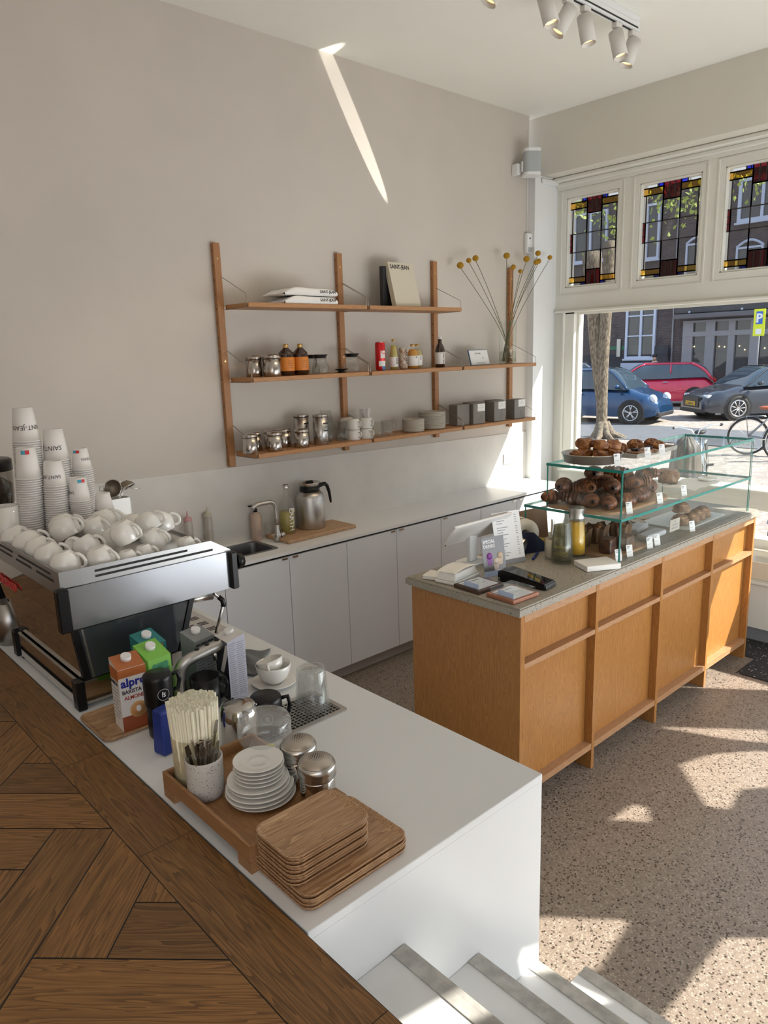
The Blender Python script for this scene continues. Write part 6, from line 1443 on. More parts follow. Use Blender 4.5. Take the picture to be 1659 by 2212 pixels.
# vase with dried flowers
vx, vy = 0.775, -0.150
t = thing('glass_vase', 'straight clear glass vase holding yellow ball flowers at the shelf end', 'vase', (vx, vy, ZB))
MB().lathe([(0, 0.012), (0.058, 0.012), (0.060, 0.0), (0.065, 0.004), (0.067, 0.308), (0.0645, 0.308), (0.0625, 0.014), (0, 0.014)], seg=40).build('glass', thin_glass('vase_glass', (0.975, 0.985, 0.975), 0.03, 0.4), t)
MB().lathe([(0, 0.0145), (0.0615, 0.0145), (0.062, 0.088), (0, 0.088)], seg=32).build('water', thin_glass('water', (0.90, 0.92, 0.88), 0.05, 0.4), t)
M_stem = pbr('stem_green', (0.10, 0.105, 0.05), 0.7); M_ball = pbr('flower_yellow', (0.62, 0.33, 0.015), 0.85, noise=0.35, nscale=220, bump=0.9, bscale=250)
fl = [(0.316, 2.472, 1.1), (0.359, 2.505, 0.85), (0.452, 2.525, 1.0), (0.821, 2.565, 1.1), (0.849, 2.486, 0.9), (0.959, 2.466, 0.75), (1.059, 2.556, 1.1), (1.123, 2.533, 0.9), (1.174, 2.603, 1.0), (1.211, 2.551, 0.95), (1.299, 2.580, 0.85)]
desc = ['lowest at the far left', 'second from the far left', 'highest of the left three', 'tall middle', 'short one hiding the upright top', 'smallest, right of the upright', 'left of the right cluster', 'behind in the right cluster', 'topmost of the right cluster', 'lower right', 'furthest right']
for k, (fx, fz, s_) in enumerate(fl):
    yy = -0.12 - 0.02*((k*5) % 3-1); r_ = 0.0215*s_
    f = thing('ball_flower', 'yellow ball flower on a thin stem, '+desc[k]+' in the vase', 'flower', (vx, vy, ZB))
    tx = fx-vx; ty = yy-vy; tz = fz-ZB
    sx_ = 0.046 if tx < -0.1 else (-0.02-0.003*k if tx > 0.1 else 0.0); pts = []
    for i in range(13):
        q = i/12; kx = sx_+(tx-sx_)*q**1.4 + 0.014*math.sin(q*PI*1.7+k)*q*(1-q)*1.5
        z_ = 0.018+(tz-0.018)*q
        pts.append((kx, ty*q+0.012*math.sin(k)*(1-q), z_))
    MB().tube(pts, 0.0020, seg=6).build('stem', M_stem, f)
    MB().sphere((pts[-1][0], pts[-1][1], tz+r_*0.6), r_, 3, (1, 1, 0.94)).build('flower_head', M_ball, f)
# lower shelf
lc = [(-1.490, -0.170, 'far left steel canister on the lower shelf'), (-1.420, -0.105, 'steel canister in the rear gap, second from the left on the lower shelf'), (-1.352, -0.205, 'foremost steel canister by the left bracket wire'),
      (-1.300, -0.100, 'rear steel canister behind the foremost one'), (-1.215, -0.095, 'rear steel canister left of the lone front one'), (-1.165, -0.200, 'front steel canister nearest the tall tins')]
for x, y, lb in lc: canister(x, y, ZD, 0.0425, 0.105, lb)
canister(-1.400, -0.188, ZD, 0.0, 0.1, 'x') if False else None
M_tin = pbr('tin_silver', (0.50, 0.49, 0.48), 0.3, 0.95)
for x, y, lb in ((-1.085, -0.095, 'rear tall silver tin with print lines'), (-1.020, -0.195, 'front tall silver tin with dark print bands')):
    t = thing('tall_tin', lb, 'tin', (x, y, ZD))
    MB().lathe([(0, 0), (0.042, 0), (0.044, 0.002), (0.044, 0.158), (0, 0.158)], seg=32).build('body', M_tin, t); MB().lathe([(0, 0.1585), (0.0455, 0.1585), (0.0455, 0.172), (0.043, 0.174), (0, 0.172)], seg=32).build('lid', M_can, t)
    for z0, z1, a0, a1 in ((0.120, 0.128, -108, -55), (0.078, 0.085, -104, -62), (0.104, 0.106, -104, -70), (0.098, 0.100, -104, -75), (0.06, 0.062, -104, -72), (0.052, 0.054, -104, -76), (0.044, 0.046, -104, -70), (0.02, 0.022, -104, -70)): wlabel(t, 'print_line', M_ink, 0.0445, a0, a1, z0, z1)
def tumbler(x, y, z, r, h, label, group=None, up=True):
    return single(MB().lathe([(0, 0.004), (r*0.82, 0.004), (r*0.84, 0), (r*0.87, 0.002), (r, h), (r-0.0022, h), (r*0.82, 0.008), (0, 0.008)], seg=28), 'tumbler', M_tglass, label, 'glass', (x, y, z), group=group)
tumbler(-0.905, -0.10, ZD, 0.036, 0.185, 'tallest clear glass at the back of the lower shelf'); tumbler(-0.945, -0.165, ZD, 0.032, 0.15, 'tall clear glass right of the front tin')
tumbler(-0.868, -0.20, ZD, 0.036, 0.115, 'front clear glass left of the white cups'); tumbler(-0.800, -0.105, ZD, 0.036, 0.115, 'rear clear glass half behind the white cups')
M_cupw = pbr('cup_offwhite', (0.64, 0.62, 0.58), 0.35)
def wcup(x, y, z, label):
    t = thing('stacking_cup', label, 'cup', (x, y, z), rz=R(-75))
    MB().lathe([(0.040, 0), (0.0405, 0.002), (0.0405, 0.052), (0.036, 0.060), (0.034, 0.0625), (0, 0.0625)], seg=32).build('body', M_cupw, t)
    MB().tube([(0.0395, 0, 0.046), (0.055, 0, 0.045), (0.057, 0, 0.028), (0.050, 0, 0.014), (0.0395, 0, 0.016)], 0.0045, seg=8).build('handle', M_cupw, t)
for x, y, nm in ((-0.765, -0.185, 'left'), (-0.672, -0.195, 'right')):
    wcup(x, y, ZD, 'lower upturned off white cup of the '+nm+' front pair'); wcup(x, y, ZD+0.0635, 'upper upturned off white cup of the '+nm+' front pair')
wcup(-0.735, -0.09, ZD, 'lower off white cup of the rear pair'); wcup(-0.735, -0.09, ZD+0.0635, 'upper off white cup of the rear pair')
sg2 = tumbler(-0.600, -0.105, ZD, 0.036, 0.11, 'clear glass full of white paper sticks behind the front cups')
ps_ = MB().box(-0.004, 0.004, -0.0006, 0.0006, 0, 0.165).build('paper_stick', M_paper); root_tag(ps_, 'white paper stick in the glass on the lower shelf', 'stick', 'paper sticks in the shelf glass')
for k in range(26):
    c = ps_ if k == 0 else ps_.copy()
    if k: COL.objects.link(c)
    a = k*2.4; rr_ = 0.024*math.sqrt((k+0.5)/26); c.location = (-0.600+rr_*math.cos(a), -0.105+rr_*math.sin(a), ZD+0.009); c.rotation_euler = (-0.22*math.sin(a)*rr_/0.024, 0.22*math.cos(a)*rr_/0.024, k*1.3)
def gmug(x, y, label):
    t = thing('glass_mug', label, 'mug', (x, y, ZD))
    MB().lathe([(0, 0.005), (0.034, 0.005), (0.036, 0), (0.037, 0.002), (0.038, 0.095), (0.036, 0.095), (0.035, 0.009), (0, 0.009)], seg=32).build('glass', M_tglass, t)
    MB().tube([(0.037, 0, 0.082), (0.062, 0, 0.084), (0.064, 0, 0.06), (0.060, 0, 0.030), (0.037, 0, 0.022)], 0.0035, seg=8).build('handle', M_tglass, t)
gmug(-0.585, -0.205, 'clear glass mug left of the one with the big handle'); gmug(-0.495, -0.190, 'clear glass mug with its handle sticking out right on the lower shelf')
M_stone = pbr('stoneware_grey', (0.50, 0.465, 0.40), 0.55, noise=0.08, nscale=30)
def pstack(x, y, r, n, sp_, nm):
    p = MB().lathe([(0, 0.002), (r*0.8, 0), (r*0.93, 0.002), (r-0.001, 0.0095), (r, 0.011), (r, 0.0142), (r-0.002, 0.0152), (r-0.005, 0.008), (0, 0.005)], seg=40).build('dinner_plate', M_stone)
    root_tag(p, 'grey stoneware plate in the '+nm+' plate stack on the lower shelf', 'plate', 'plates in the '+nm+' stack')
    for k in range(n):
        c = p if k == 0 else inst(p, (0, 0, 0)); c.location = (x+0.001*((k*7) % 3-1), y, ZD+k*sp_)
        if k == n-1: c['label'] = 'topmost grey plate of the '+nm+' stack'; del c['group']
pstack(-0.248, -0.180, 0.073, 9, 0.0085, 'small'); pstack(-0.040, -0.150, 0.092, 11, 0.0100, 'large')
M_box = pbr('box_grey', (0.21, 0.195, 0.175), 0.75)
for x, y, lb in ((0.232, -0.155, 'leftmost grey box, side on, on the lower shelf'), (0.360, -0.190, 'grey box with white label, first of the front three'), (0.590, -0.190, 'grey box with white label, middle of the front three'), (0.825, -0.190, 'grey box with white label nearest the window'),
                 (0.455, -0.085, 'grey box standing behind the first labelled one'), (0.700, -0.085, 'grey box standing behind and left of the last one')):
    t = thing('gift_box', lb, 'box', (x, y, ZD), rz=R(-4))
    MB().box(-0.060, 0.060, -0.042, 0.042, 0.0005, 0.142, 0.002).build('carton_body', M_box, t)
    if y < -0.16:
        MB().box(-0.018, 0.056, -0.0432, -0.0425, 0.088, 0.140).build('label', M_lbl, t)
        MB().box(0.008, 0.028, -0.0437, -0.0433, 0.125, 0.127).box(-0.002, 0.038, -0.0437, -0.0433, 0.112, 0.1135).build('print_line', M_inkg, t)
        MB().tube([(0.012, -0.0428, 0.06), (0.006, -0.0428, 0.045), (0.004, -0.0428, 0.025), (0.014, -0.0428, 0.018), (0.030, -0.0428, 0.022), (0.030, -0.0428, 0.04), (0.022, -0.0428, 0.06)], 0.0006, seg=4).build('embossed_outline', pbr('box_line', (0.11, 0.10, 0.09), 0.7) if 'box_line' not in MATS else MATS['box_line'], t)
# wall sensor, speaker, sockets
t = thing('wall_sensor', 'white upright sensor box with a small black lens on the shelf wall', 'sensor', (1.185, -0.001, 2.70))
MB().box(-0.030, 0.030, -0.035, -0.0, -0.072, 0.072, 0.008, seg=2).build('case', M_white, t); MB().cyl((-0.0, -0.0352, 0.034), (0.0, -0.037, 0.034), 0.007, seg=16).build('lens', M_black, t); MB().cyl((0, -0.0352, -0.012), (0, -0.0365, -0.012), 0.003, seg=10).build('led', M_inkg, t)
MB().box(-0.023, 0.023, -0.0362, -0.0351, -0.066, -0.030, 0.0003).build('grille', pbr('sensor_grey', (0.5, 0.52, 0.54), 0.6), t)
MB().cyl((0.0, -0.006, 0.073), (0.0, -0.006, 0.80), 0.0018, seg=6).build('cable', M_white, t)
M_spk2 = pbr('speaker_mesh', (0.42, 0.45, 0.46), 0.7)
t = thing('wall_speaker', 'white rounded loudspeaker with grey mesh front high in the corner', 'speaker', (1.085, -0.115, 3.155), rz=R(-40))
MB().prism(rrect(0.125, 0.115, 0.035, 6), 0.012, 0.150).build('mesh_body', M_spk2, t)
MB().prism(rrect(0.127, 0.117, 0.036, 6), 0.1505, 0.172).build('top_cap', M_white, t); MB().prism(rrect(0.127, 0.117, 0.036, 6), -0.008, 0.0115).build('bottom_cap', M_white, t)
MB().box(-0.075, -0.0636, -0.02, 0.02, 0.02, 0.09).build('rear_plate', M_white, t)
single(MB().box(-0.02, 0.02, -0.055, 0.0, -0.03, 0.045, 0.004), 'speaker_bracket', M_white, 'small white wall bracket behind the loudspeaker', 'bracket', (1.02, -0.001, 3.19))
t = thing('wall_socket', 'white double wall socket in the sunlit corner above the worktop', 'socket', (0.99, -0.0065, 1.070))
MB().box(-0.080, 0.080, -0.012, 0, -0.042, 0.042, 0.004).build('frame', M_white, t)
for x in (-0.037, 0.037):
    MB().cyl((x, -0.0122, 0), (x, -0.0135, 0), 0.022, seg=24).build('socket_face', pbr('socket_grey', (0.55, 0.55, 0.55), 0.5) if 'socket_grey' not in MATS else MATS['socket_grey'], t)
    for s in (-1, 1): MB().cyl((x+s*0.009, -0.0136, 0), (x+s*0.009, -0.0142, 0), 0.003, seg=8).build('pin_hole', M_gap, t)

# ------------------------------------------------------------ goods on the island
ZI = IZ+0.0005
t = thing('tablet_stand', 'white tablet till seen from behind on a white stand', 'tablet', (-1.075, -1.40, ZI), rz=0)
MB().prism(rrect(0.15, 0.11, 0.02, 5), 0, 0.006).build('stand_base', M_white, t); MB().box(-0.035, 0.020, -0.012, 0.012, 0.0065, 0.145, 0.003).build('stand_column', M_white, t)
sc_ = MB().box(-0.165, 0.165, -0.006, 0.006, -0.085, 0.085, 0.005, seg=2)
o = sc_.build('tablet', pbr('tablet_white', (0.74, 0.73, 0.71), 0.4), t); o.location = (-0.02, -0.04, 0.165); o.rotation_euler = (R(46), R(-4), R(-12))
MB().box(-0.155, 0.155, 0.0062, 0.0068, -0.075, 0.075).build('screen', M_black, o)
MB().cyl((-0.15, -0.0061, -0.07), (-0.15, -0.0072, -0.07), 0.004, seg=12).build('camera_hole', M_black, o)
# menus
t = thing('menu_board', 'white printed price list on a slanted clear holder', 'menu', (-0.985, -1.560, ZI), rot=(R(-14), 0, R(-16)))
MB().box(-0.078, 0.078, -0.001, 0.001, 0.022, 0.245).build('sheet', M_paper, t); MB().box(-0.079, 0.079, -0.002, 0.002, 0.0, 0.0215).build('foot_strip', pbr('holder_grey', (0.20, 0.20, 0.21), 0.5), t)
for i in range(17):
    z_ = 0.225-i*0.0115-0.008*(i//4)
    if z_ > 0.03: MB().box(-0.058, -0.058+0.032+0.014*((i*5) % 3), -0.0017, -0.0012, z_, z_+0.0030).build('menu_line', M_inkg, t); MB().box(0.046, 0.056, -0.0017, -0.0012, z_, z_+0.0030).build('price', M_inkg, t)
t = thing('menu_card', 'grey SPECIAL DRINKS card with pictured cups in a clear stand', 'card', (-1.180, -1.622, ZI), rot=(R(-10), 0, R(-14)))
MB().box(-0.060, 0.060, -0.001, 0.001, 0.022, 0.175).build('card', pbr('card_grey', (0.16, 0.16, 0.17), 0.4), t)
MB().box(-0.061, 0.061, -0.003, -0.0012, 0.0, 0.024).build('clear_lip', pbr('lip_blue', (0.45, 0.55, 0.75), 0.1), t)
for i, s in enumerate(('SPECIAL', 'DRINKS')): text_mesh(s, 0.021, M_paper, 'title', t, (-0.053, -0.0014, 0.148-0.021*i), (R(90), 0, 0), sx=0.85, bold=0.0004)
for x, z_, c_, nm in ((-0.025, 0.088, (0.22, 0.05, 0.28), 'purple'), (0.032, 0.085, (0.55, 0.42, 0.30), 'beige'), (0.008, 0.060, (0.60, 0.50, 0.42), 'cream')):
    MB().prism([(x-0.010, z_-0.038), (x+0.010, z_-0.038), (x+0.016, z_), (x-0.016, z_)], -0.0016, -0.0012, T=Matrix(((1, 0, 0, 0), (0, 0, 1, 0), (0, 1, 0, 0), (0, 0, 0, 1)))).lathe([(0, 0), (0.015, 0), (0.015, 0.0004), (0, 0.0004)], seg=20, T=Matrix.Translation((x, -0.0016, z_+0.003)) @ Matrix.Rotation(R(90), 4, 'X')).build('pictured_drink', pbr('pic_'+nm, c_, 0.5), t)
# napkins in a holder
M_nap = pbr('napkin', (0.80, 0.79, 0.75), 0.85)
t = thing('napkin_holder', 'white bow topped napkin pile at the island corner', 'napkins', (-1.325, -1.525, ZI), rz=R(8))
MB().box(-0.098, 0.098, -0.055, 0.055, 0, 0.014, 0.004).build('base', M_nap, t)
def napf(u, v):
    x = (u-0.5)*0.20; y = (v-0.5)*0.105; return Vector((x*(0.80+0.2*(1-math.sin(PI*v)*0.0)), y*0.92, 0.048+0.010*math.sin(PI*u)+0.005*math.sin(u*5)))
nb_ = MB().box(-0.094, 0.094, -0.05, 0.05, 0.0142, 0.048, 0.006, seg=2, taper=0.82); nb_.build('napkin_pile', M_nap, t)
MB().grid(lambda u, v: Vector(((u-0.5)*0.168, (v-0.5)*0.094, 0.0485+0.010*math.sin(PI*u)**0.7+0.002*math.sin(v*7))), 14, 8).build('top_napkin', M_nap, t)
single(MB().box(-0.055, 0.04, -0.04, 0.04, 0, 0.012, 0.003).box(-0.055, 0.03, -0.04, 0.04, 0.0122, 0.020, 0.003), 'napkin_stack', M_nap, 'low pile of loose white napkins behind the napkin holder', 'napkins', (-1.37, -1.435, ZI), (0, 0, R(20)))
single(MB().box(-0.085, 0.085, -0.06, 0.06, 0, 0.026, 0.004, seg=2), 'napkin_stack', M_nap, 'flat stack of white napkins beside the glass case corner', 'napkins', (-0.775, -1.878, ZI), (0, 0, R(-28)))
# card blocks
M_acr = thin_glass('acrylic', (0.96, 0.98, 1.0), 0.06, 0.5); M_wal = pbr('walnut', (0.075, 0.04, 0.025), 0.5); M_redw = wood('red_wood', (0.26, 0.09, 0.045), (0.42, 0.18, 0.10), 'X', 6, 0.4)
for (x, y, rz_, m, lb) in ((-1.352, -1.668, R(-3), M_wal, 'clear block with printed cards on a dark wooden base, behind the red wood one'), (-1.350, -1.845, R(-3), M_redw, 'clear block with printed card on a reddish wooden base at the island edge')):
    t = thing('card_block', lb, 'card display', (x, y, ZI), rz_)
    MB().box(-0.078, 0.078, -0.072, 0.072, 0, 0.016, 0.003, seg=2).build('wood_base', m, t)
    MB().box(-0.066, 0.066, -0.062, 0.062, 0.018, 0.040).build('acrylic_block', M_acr, t); MB().box(-0.0668, -0.0662, -0.062, 0.02, 0.018, 0.040).build('bright_edge', MATS['lip_blue'], t); MB().box(-0.062, 0.062, -0.058, 0.058, 0.0165, 0.0172).build('card', M_paper, t)
    text_mesh('SAINT-JEAN', 0.018, M_ink, 'card_title', t, (-0.055, 0.032, 0.0175)); MB().box(-0.045, 0.02, 0.010, 0.0115, 0.0174, 0.0177).build('print_line', M_inkg, t); MB().box(-0.045, 0.035, -0.004, -0.0025, 0.0174, 0.0177).build('print_line', M_inkg, t)
# payment terminal
t = thing('card_terminal', 'black card payment terminal lying on the island top', 'payment terminal', (-1.180, -1.785, ZI), rz=R(-84))
mb = MB(); prf = [(-0.125, 0.0), (-0.125, 0.022), (-0.03, 0.044), (0.02, 0.046), (0.120, 0.020), (0.125, 0.0)]
prf = [(-0.115, 0.0), (-0.115, 0.046), (-0.09, 0.052), (0.115, 0.024), (0.120, 0.0)]
mb.prism(prf, -0.045, 0.045, T=Matrix(((1, 0, 0, 0), (0, 0, 1, 0), (0, 1, 0, 0), (0, 0, 0, 1)))); bmesh.ops.bevel(mb.bm, geom=list(mb.bm.edges), offset=0.004, segments=2, affect='EDGES')
mb.build('body', M_black, t)
sq = MB(); sq.bm.faces.new([sq.bm.verts.new(p) for p in ((-0.06, -0.038, 0.0487), (0.10, -0.038, 0.0268), (0.10, 0.038, 0.0268), (-0.06, 0.038, 0.0487))]); solidify(sq.build('screen', pbr('terminal_screen', (0.015, 0.015, 0.018), 0.03, spec=1.0), t), 0.0008, 1)
# label printer / tape dispenser with roll, cardboard, cup with knives, bottles, pens
t = thing('label_dispenser', 'navy tape dispenser with a large roll of printed white labels', 'dispenser', (-0.800, -1.505, ZI), rz=R(-20))
mb = MB().prism([(-0.09, 0.0), (0.10, 0.0), (0.10, 0.045), (0.04, 0.10), (-0.05, 0.115), (-0.09, 0.07)], -0.005, -0.0, T=Matrix(((1, 0, 0, 0), (0, 0, 1, 0), (0, 1, 0, 0), (0, 0, 0, 1))))
mb.build('side_plate', pbr('navy_plastic', (0.012, 0.02, 0.06), 0.35), t)
mb = MB().prism([(-0.09, 0.0), (0.10, 0.0), (0.10, 0.045), (0.04, 0.10), (-0.05, 0.115), (-0.09, 0.07)], 0.085, 0.09, T=Matrix(((1, 0, 0, 0), (0, 0, 1, 0), (0, 1, 0, 0), (0, 0, 0, 1)))); mb.build('side_plate', MATS['navy_plastic'], t)
MB().box(-0.085, 0.095, 0.0005, 0.0845, 0.001, 0.012).build('base', MATS['navy_plastic'], t)
rl = MB().lathe([(0.028, 0), (0.078, 0), (0.078, 0.078), (0.028, 0.078)], seg=44, close=True, T=Matrix.Translation((-0.005, 0.082, 0.092)) @ Matrix.Rotation(R(90), 4, 'X')).build('label_roll', pbr('roll_paper', (0.72, 0.68, 0.60), 0.6), t)
text_mesh('SAINT-JEAN', 0.022, M_ink, 'roll_letters', t, (0, 0, 0), warp=lambda co: Vector((-0.005+0.0786*math.cos(R(118)-(co.x)/0.0786), 0.052-co.y*(-1)-0.03, 0.092+0.0786*math.sin(R(118)-(co.x)/0.0786))), ext=0.0, bold=0.0005)
MB().box(0.055, 0.115, 0.004, 0.080, 0.050, 0.056, 0.001).box(0.075, 0.12, 0.004, 0.080, 0.035, 0.041, 0.001).build('yellow_guide', pbr('guide_yellow', (0.55, 0.36, 0.02), 0.4), t)
o = single(MB().box(-0.17, 0.17, -0.002, 0.002, 0, 0.165), 'cardboard_sheet', pbr('cardboard', (0.23, 0.135, 0.075), 0.8), 'brown cardboard flap standing behind the label roll', 'cardboard', (-0.625, -1.372, ZI), (R(-6), 0, R(-6)))
t = thing('cutlery_cup', 'beige stoneware cup with table knives beside the infused water bottle', 'cup', (-0.772, -1.640, ZI))
MB().lathe([(0, 0), (0.034, 0), (0.037, 0.003), (0.037, 0.092), (0.0345, 0.092), (0.034, 0.006), (0, 0.006)], seg=32).build('cup_body', pbr('cup_beige', (0.55, 0.51, 0.42), 0.4), t)
for k, (dx, dy, tx, ty) in enumerate(((-0.012, 0.006, -0.05, 0.10), (0.004, 0.012, 0.03, 0.06), (0.014, -0.002, -0.09, 0.18), (-0.004, -0.010, 0.05, 0.22))):
    o = single(MB().box(-0.008, 0.008, -0.001, 0.001, 0.0, 0.175, 0.0008, taper=0.7), 'table_knife', M_steel, ['flat knife furthest left in the beige cup', 'steel knife at the back of the beige cup', 'knife leaning right, nearest in the beige cup', 'knife leaning furthest over in the beige cup'][k], 'knife', (-0.772+dx, -1.640+dy, ZI+0.008), (tx, ty, 0.4*k))
def cbot(x, y, r, h, label, fill_m, extra=None):
    t = thing('water_carafe', label, 'carafe', (x, y, ZI))
    MB().lathe([(0, 0.004), (r*1.0, 0.004), (r*1.04, 0.0), (r*1.1, 0.01), (r*1.05, h*0.35), (r*0.86, h*0.78), (r*0.84, h*0.80), (r*0.82, h*0.80), (r*1.0, h*0.33), (r*1.03, 0.012), (0, 0.010)], seg=36).build('glass', M_tglass, t)
    MB().lathe([(0, 0.0105), (r*1.02, 0.0125), (r*0.99, h*0.33), (r*0.83, h*0.72), (0, h*0.72)], seg=36).build('drink', fill_m, t)
    MB().lathe([(r*0.87, h*0.79), (r*0.88, h*0.93), (r*1.0, h*0.995), (r*1.0, h), (r*0.95, h), (r*0.80, h*0.93), (0, h*0.93)], seg=36).build('steel_collar', M_steelb, t); return t
t = cbot(-0.812, -1.715, 0.047, 0.245, 'tall carafe of water with lemon slices and herbs', thin_glass('infused_water', (0.72, 0.70, 0.50), 0.03, 0.3, haze=0.12, hazecol=(0.35, 0.32, 0.12)))
for k in range(5):
    MB().cyl((0, 0, -0.002), (0, 0, 0.002), 0.022, seg=18).build('lemon_slice', MATS['drink_yellow'], t).location = (0.014*math.cos(k*2.1), 0.014*math.sin(k*2.1), 0.03+0.011*k)
    t.children[-1].rotation_euler = (1.0+0.3*k, 0.5*k, k)
hb = MB(); rh = random.Random(4)
for k in range(14): a = rh.uniform(0, 6.28); hb.tube([(0.02*math.cos(a), 0.02*math.sin(a), 0.06+0.008*k), (0.03*math.cos(a+0.7), 0.03*math.sin(a+0.7), 0.075+0.007*k), (0.014*math.cos(a+1.4), 0.014*math.sin(a+1.4), 0.085+0.006*k)], 0.0016, seg=5)
hb.build('herbs', pbr('herb', (0.16, 0.15, 0.05), 0.7), t)['kind'] = 'stuff'
cbot(-0.672, -1.700, 0.042, 0.235, 'tall carafe of bright yellow juice beside the glass case', pbr('juice', (0.85, 0.50, 0.01), 0.25))
single(MB().cyl((0, 0, 0), (0, 0.085, 0), 0.006, seg=12).cyl((0, 0.0851, 0), (0, 0.11, 0), 0.0065, seg=12), 'marker_pen', pbr('pen_blue', (0.015, 0.03, 0.20), 0.4), 'blue marker pen lying in front of the dispenser', 'pen', (-0.878, -1.600, ZI+0.0066), (0, 0, R(-65)))
single(MB().cyl((0, 0, 0), (0, 0.09, 0), 0.0045, seg=12), 'pencil', pbr('pen_orange', (0.5, 0.16, 0.02), 0.4), 'orange pencil lying behind the blue marker', 'pencil', (-0.905, -1.560, ZI+0.0046), (0, 0, R(-55)))

# ------------------------------------------------------------ pastries
def pastry_mat(name, c1, c2, c3=None, rough=0.5, ridge=False):
    m, N, L, B = newmat(name); B.inputs['Roughness'].default_value = rough; B.inputs['Coat Weight'].default_value = 0.15
    T = N.new('ShaderNodeTexCoord'); n = N.new('ShaderNodeTexNoise'); n.inputs['Scale'].default_value = 28; n.inputs['Detail'].default_value = 8; L.new(T.outputs['Object'], n.inputs['Vector'])
    r = N.new('ShaderNodeValToRGB'); L.new(n.outputs['Fac'], r.inputs[0]); e = r.color_ramp.elements; e[0].position = 0.38; e[0].color = (*c1, 1); e[1].position = 0.60; e[1].color = (*c2, 1)
    if c3: k = e.new(0.70); k.color = (*c3, 1)
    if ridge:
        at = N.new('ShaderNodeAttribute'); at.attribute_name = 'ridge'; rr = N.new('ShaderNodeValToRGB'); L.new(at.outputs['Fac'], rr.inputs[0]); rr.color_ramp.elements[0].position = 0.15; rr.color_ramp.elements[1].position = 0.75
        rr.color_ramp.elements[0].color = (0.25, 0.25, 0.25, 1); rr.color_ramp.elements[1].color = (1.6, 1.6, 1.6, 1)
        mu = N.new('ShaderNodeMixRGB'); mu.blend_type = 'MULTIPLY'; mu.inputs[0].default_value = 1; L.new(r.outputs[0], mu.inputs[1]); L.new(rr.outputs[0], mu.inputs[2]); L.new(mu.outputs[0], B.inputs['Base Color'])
    else: L.new(r.outputs[0], B.inputs['Base Color'])
    b = N.new('ShaderNodeBump'); b.inputs['Strength'].default_value = 0.6; b.inputs['Distance'].default_value = 0.004
    n2 = N.new('ShaderNodeTexNoise'); n2.inputs['Scale'].default_value = 90; L.new(T.outputs['Object'], n2.inputs['Vector']); L.new(n2.outputs['Fac'], b.inputs['Height']); L.new(b.outputs[0], B.inputs['Normal']); return m
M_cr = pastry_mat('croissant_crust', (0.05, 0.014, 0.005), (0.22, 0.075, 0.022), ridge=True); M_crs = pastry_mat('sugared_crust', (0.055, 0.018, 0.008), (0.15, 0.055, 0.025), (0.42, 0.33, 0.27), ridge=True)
M_dough = pastry_mat('golden_dough', (0.16, 0.050, 0.012), (0.36, 0.15, 0.040)); M_ch = pastry_mat('choc_loaf', (0.035, 0.012, 0.006), (0.13, 0.045, 0.018), (0.42, 0.26, 0.14))
M_bun = pastry_mat('bun_crust', (0.14, 0.062, 0.026), (0.30, 0.165, 0.08)); M_berry = pbr('berry', (0.012, 0.012, 0.03), 0.25)
def croissant(m, L=0.16, r=0.030, bend=0.9, ridges=7, name='croissant'):
    def f(u, v):
        s = (u-0.5)*2; a = s*bend; Rb = L/2/max(bend, 0.01)
        c = Vector((Rb*math.sin(a), Rb*(1-math.cos(a)), 0)); t_ = Vector((math.cos(a), math.sin(a), 0)); n = Vector((-math.sin(a), math.cos(a), 0))
        env = max(0.0, 1-abs(s)**2.2)**0.62; saw = ((u*ridges+0.08*math.sin(v*2*PI)*(1 if s > 0 else -1)) % 1.0); saw = saw if s < 0 else 1-saw
        rr_ = r*(0.22+0.78*env)*(0.74+0.34*saw**0.7); th_ = v*2*PI
        return c+n*math.cos(th_)*rr_+Vector((0, 0, 1))*(math.sin(th_)*rr_*0.86+r*0.86)
    mb = MB().grid(f, 96, 18); bmesh.ops.remove_doubles(mb.bm, verts=mb.bm.verts, dist=0.0002)
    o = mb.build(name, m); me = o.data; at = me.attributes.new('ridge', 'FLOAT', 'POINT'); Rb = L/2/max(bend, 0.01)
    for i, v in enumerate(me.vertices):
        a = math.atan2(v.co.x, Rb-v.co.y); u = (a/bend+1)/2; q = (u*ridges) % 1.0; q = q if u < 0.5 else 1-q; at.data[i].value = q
    return o
def blob(m, sx, sy, sz, seed, name, rough=0.12, fold=0.0):
    rr_ = random.Random(seed); ph = [rr_.uniform(0, 6) for _ in range(6)]
    mb = MB().sphere((0, 0, 0), 1.0, 4)
    for v in mb.bm.verts:
        p = v.co.normalized(); k = 1+rough*(math.sin(p.x*4+ph[0])*math.sin(p.y*5+ph[1])+0.6*math.sin(p.z*7+ph[2]+p.x*5))+fold*math.sin(math.atan2(p.y, p.x)*3+p.z*6+ph[3])
        q = 0.62; e = Vector((math.copysign(abs(p.x)**q, p.x), math.copysign(abs(p.y)**q, p.y), math.copysign(abs(p.z)**q, p.z)))
        v.co = Vector((e.x*sx*k, e.y*sy*k, (e.z*k+1)*sz))
    return mb.build(name, m)
def place(o, x, y, z, rz, label, cat, group=None, tilt=(0, 0)):
    o.location = (x, y, z); o.rotation_euler = (tilt[0], tilt[1], rz); return root_tag(o, label, cat, group)
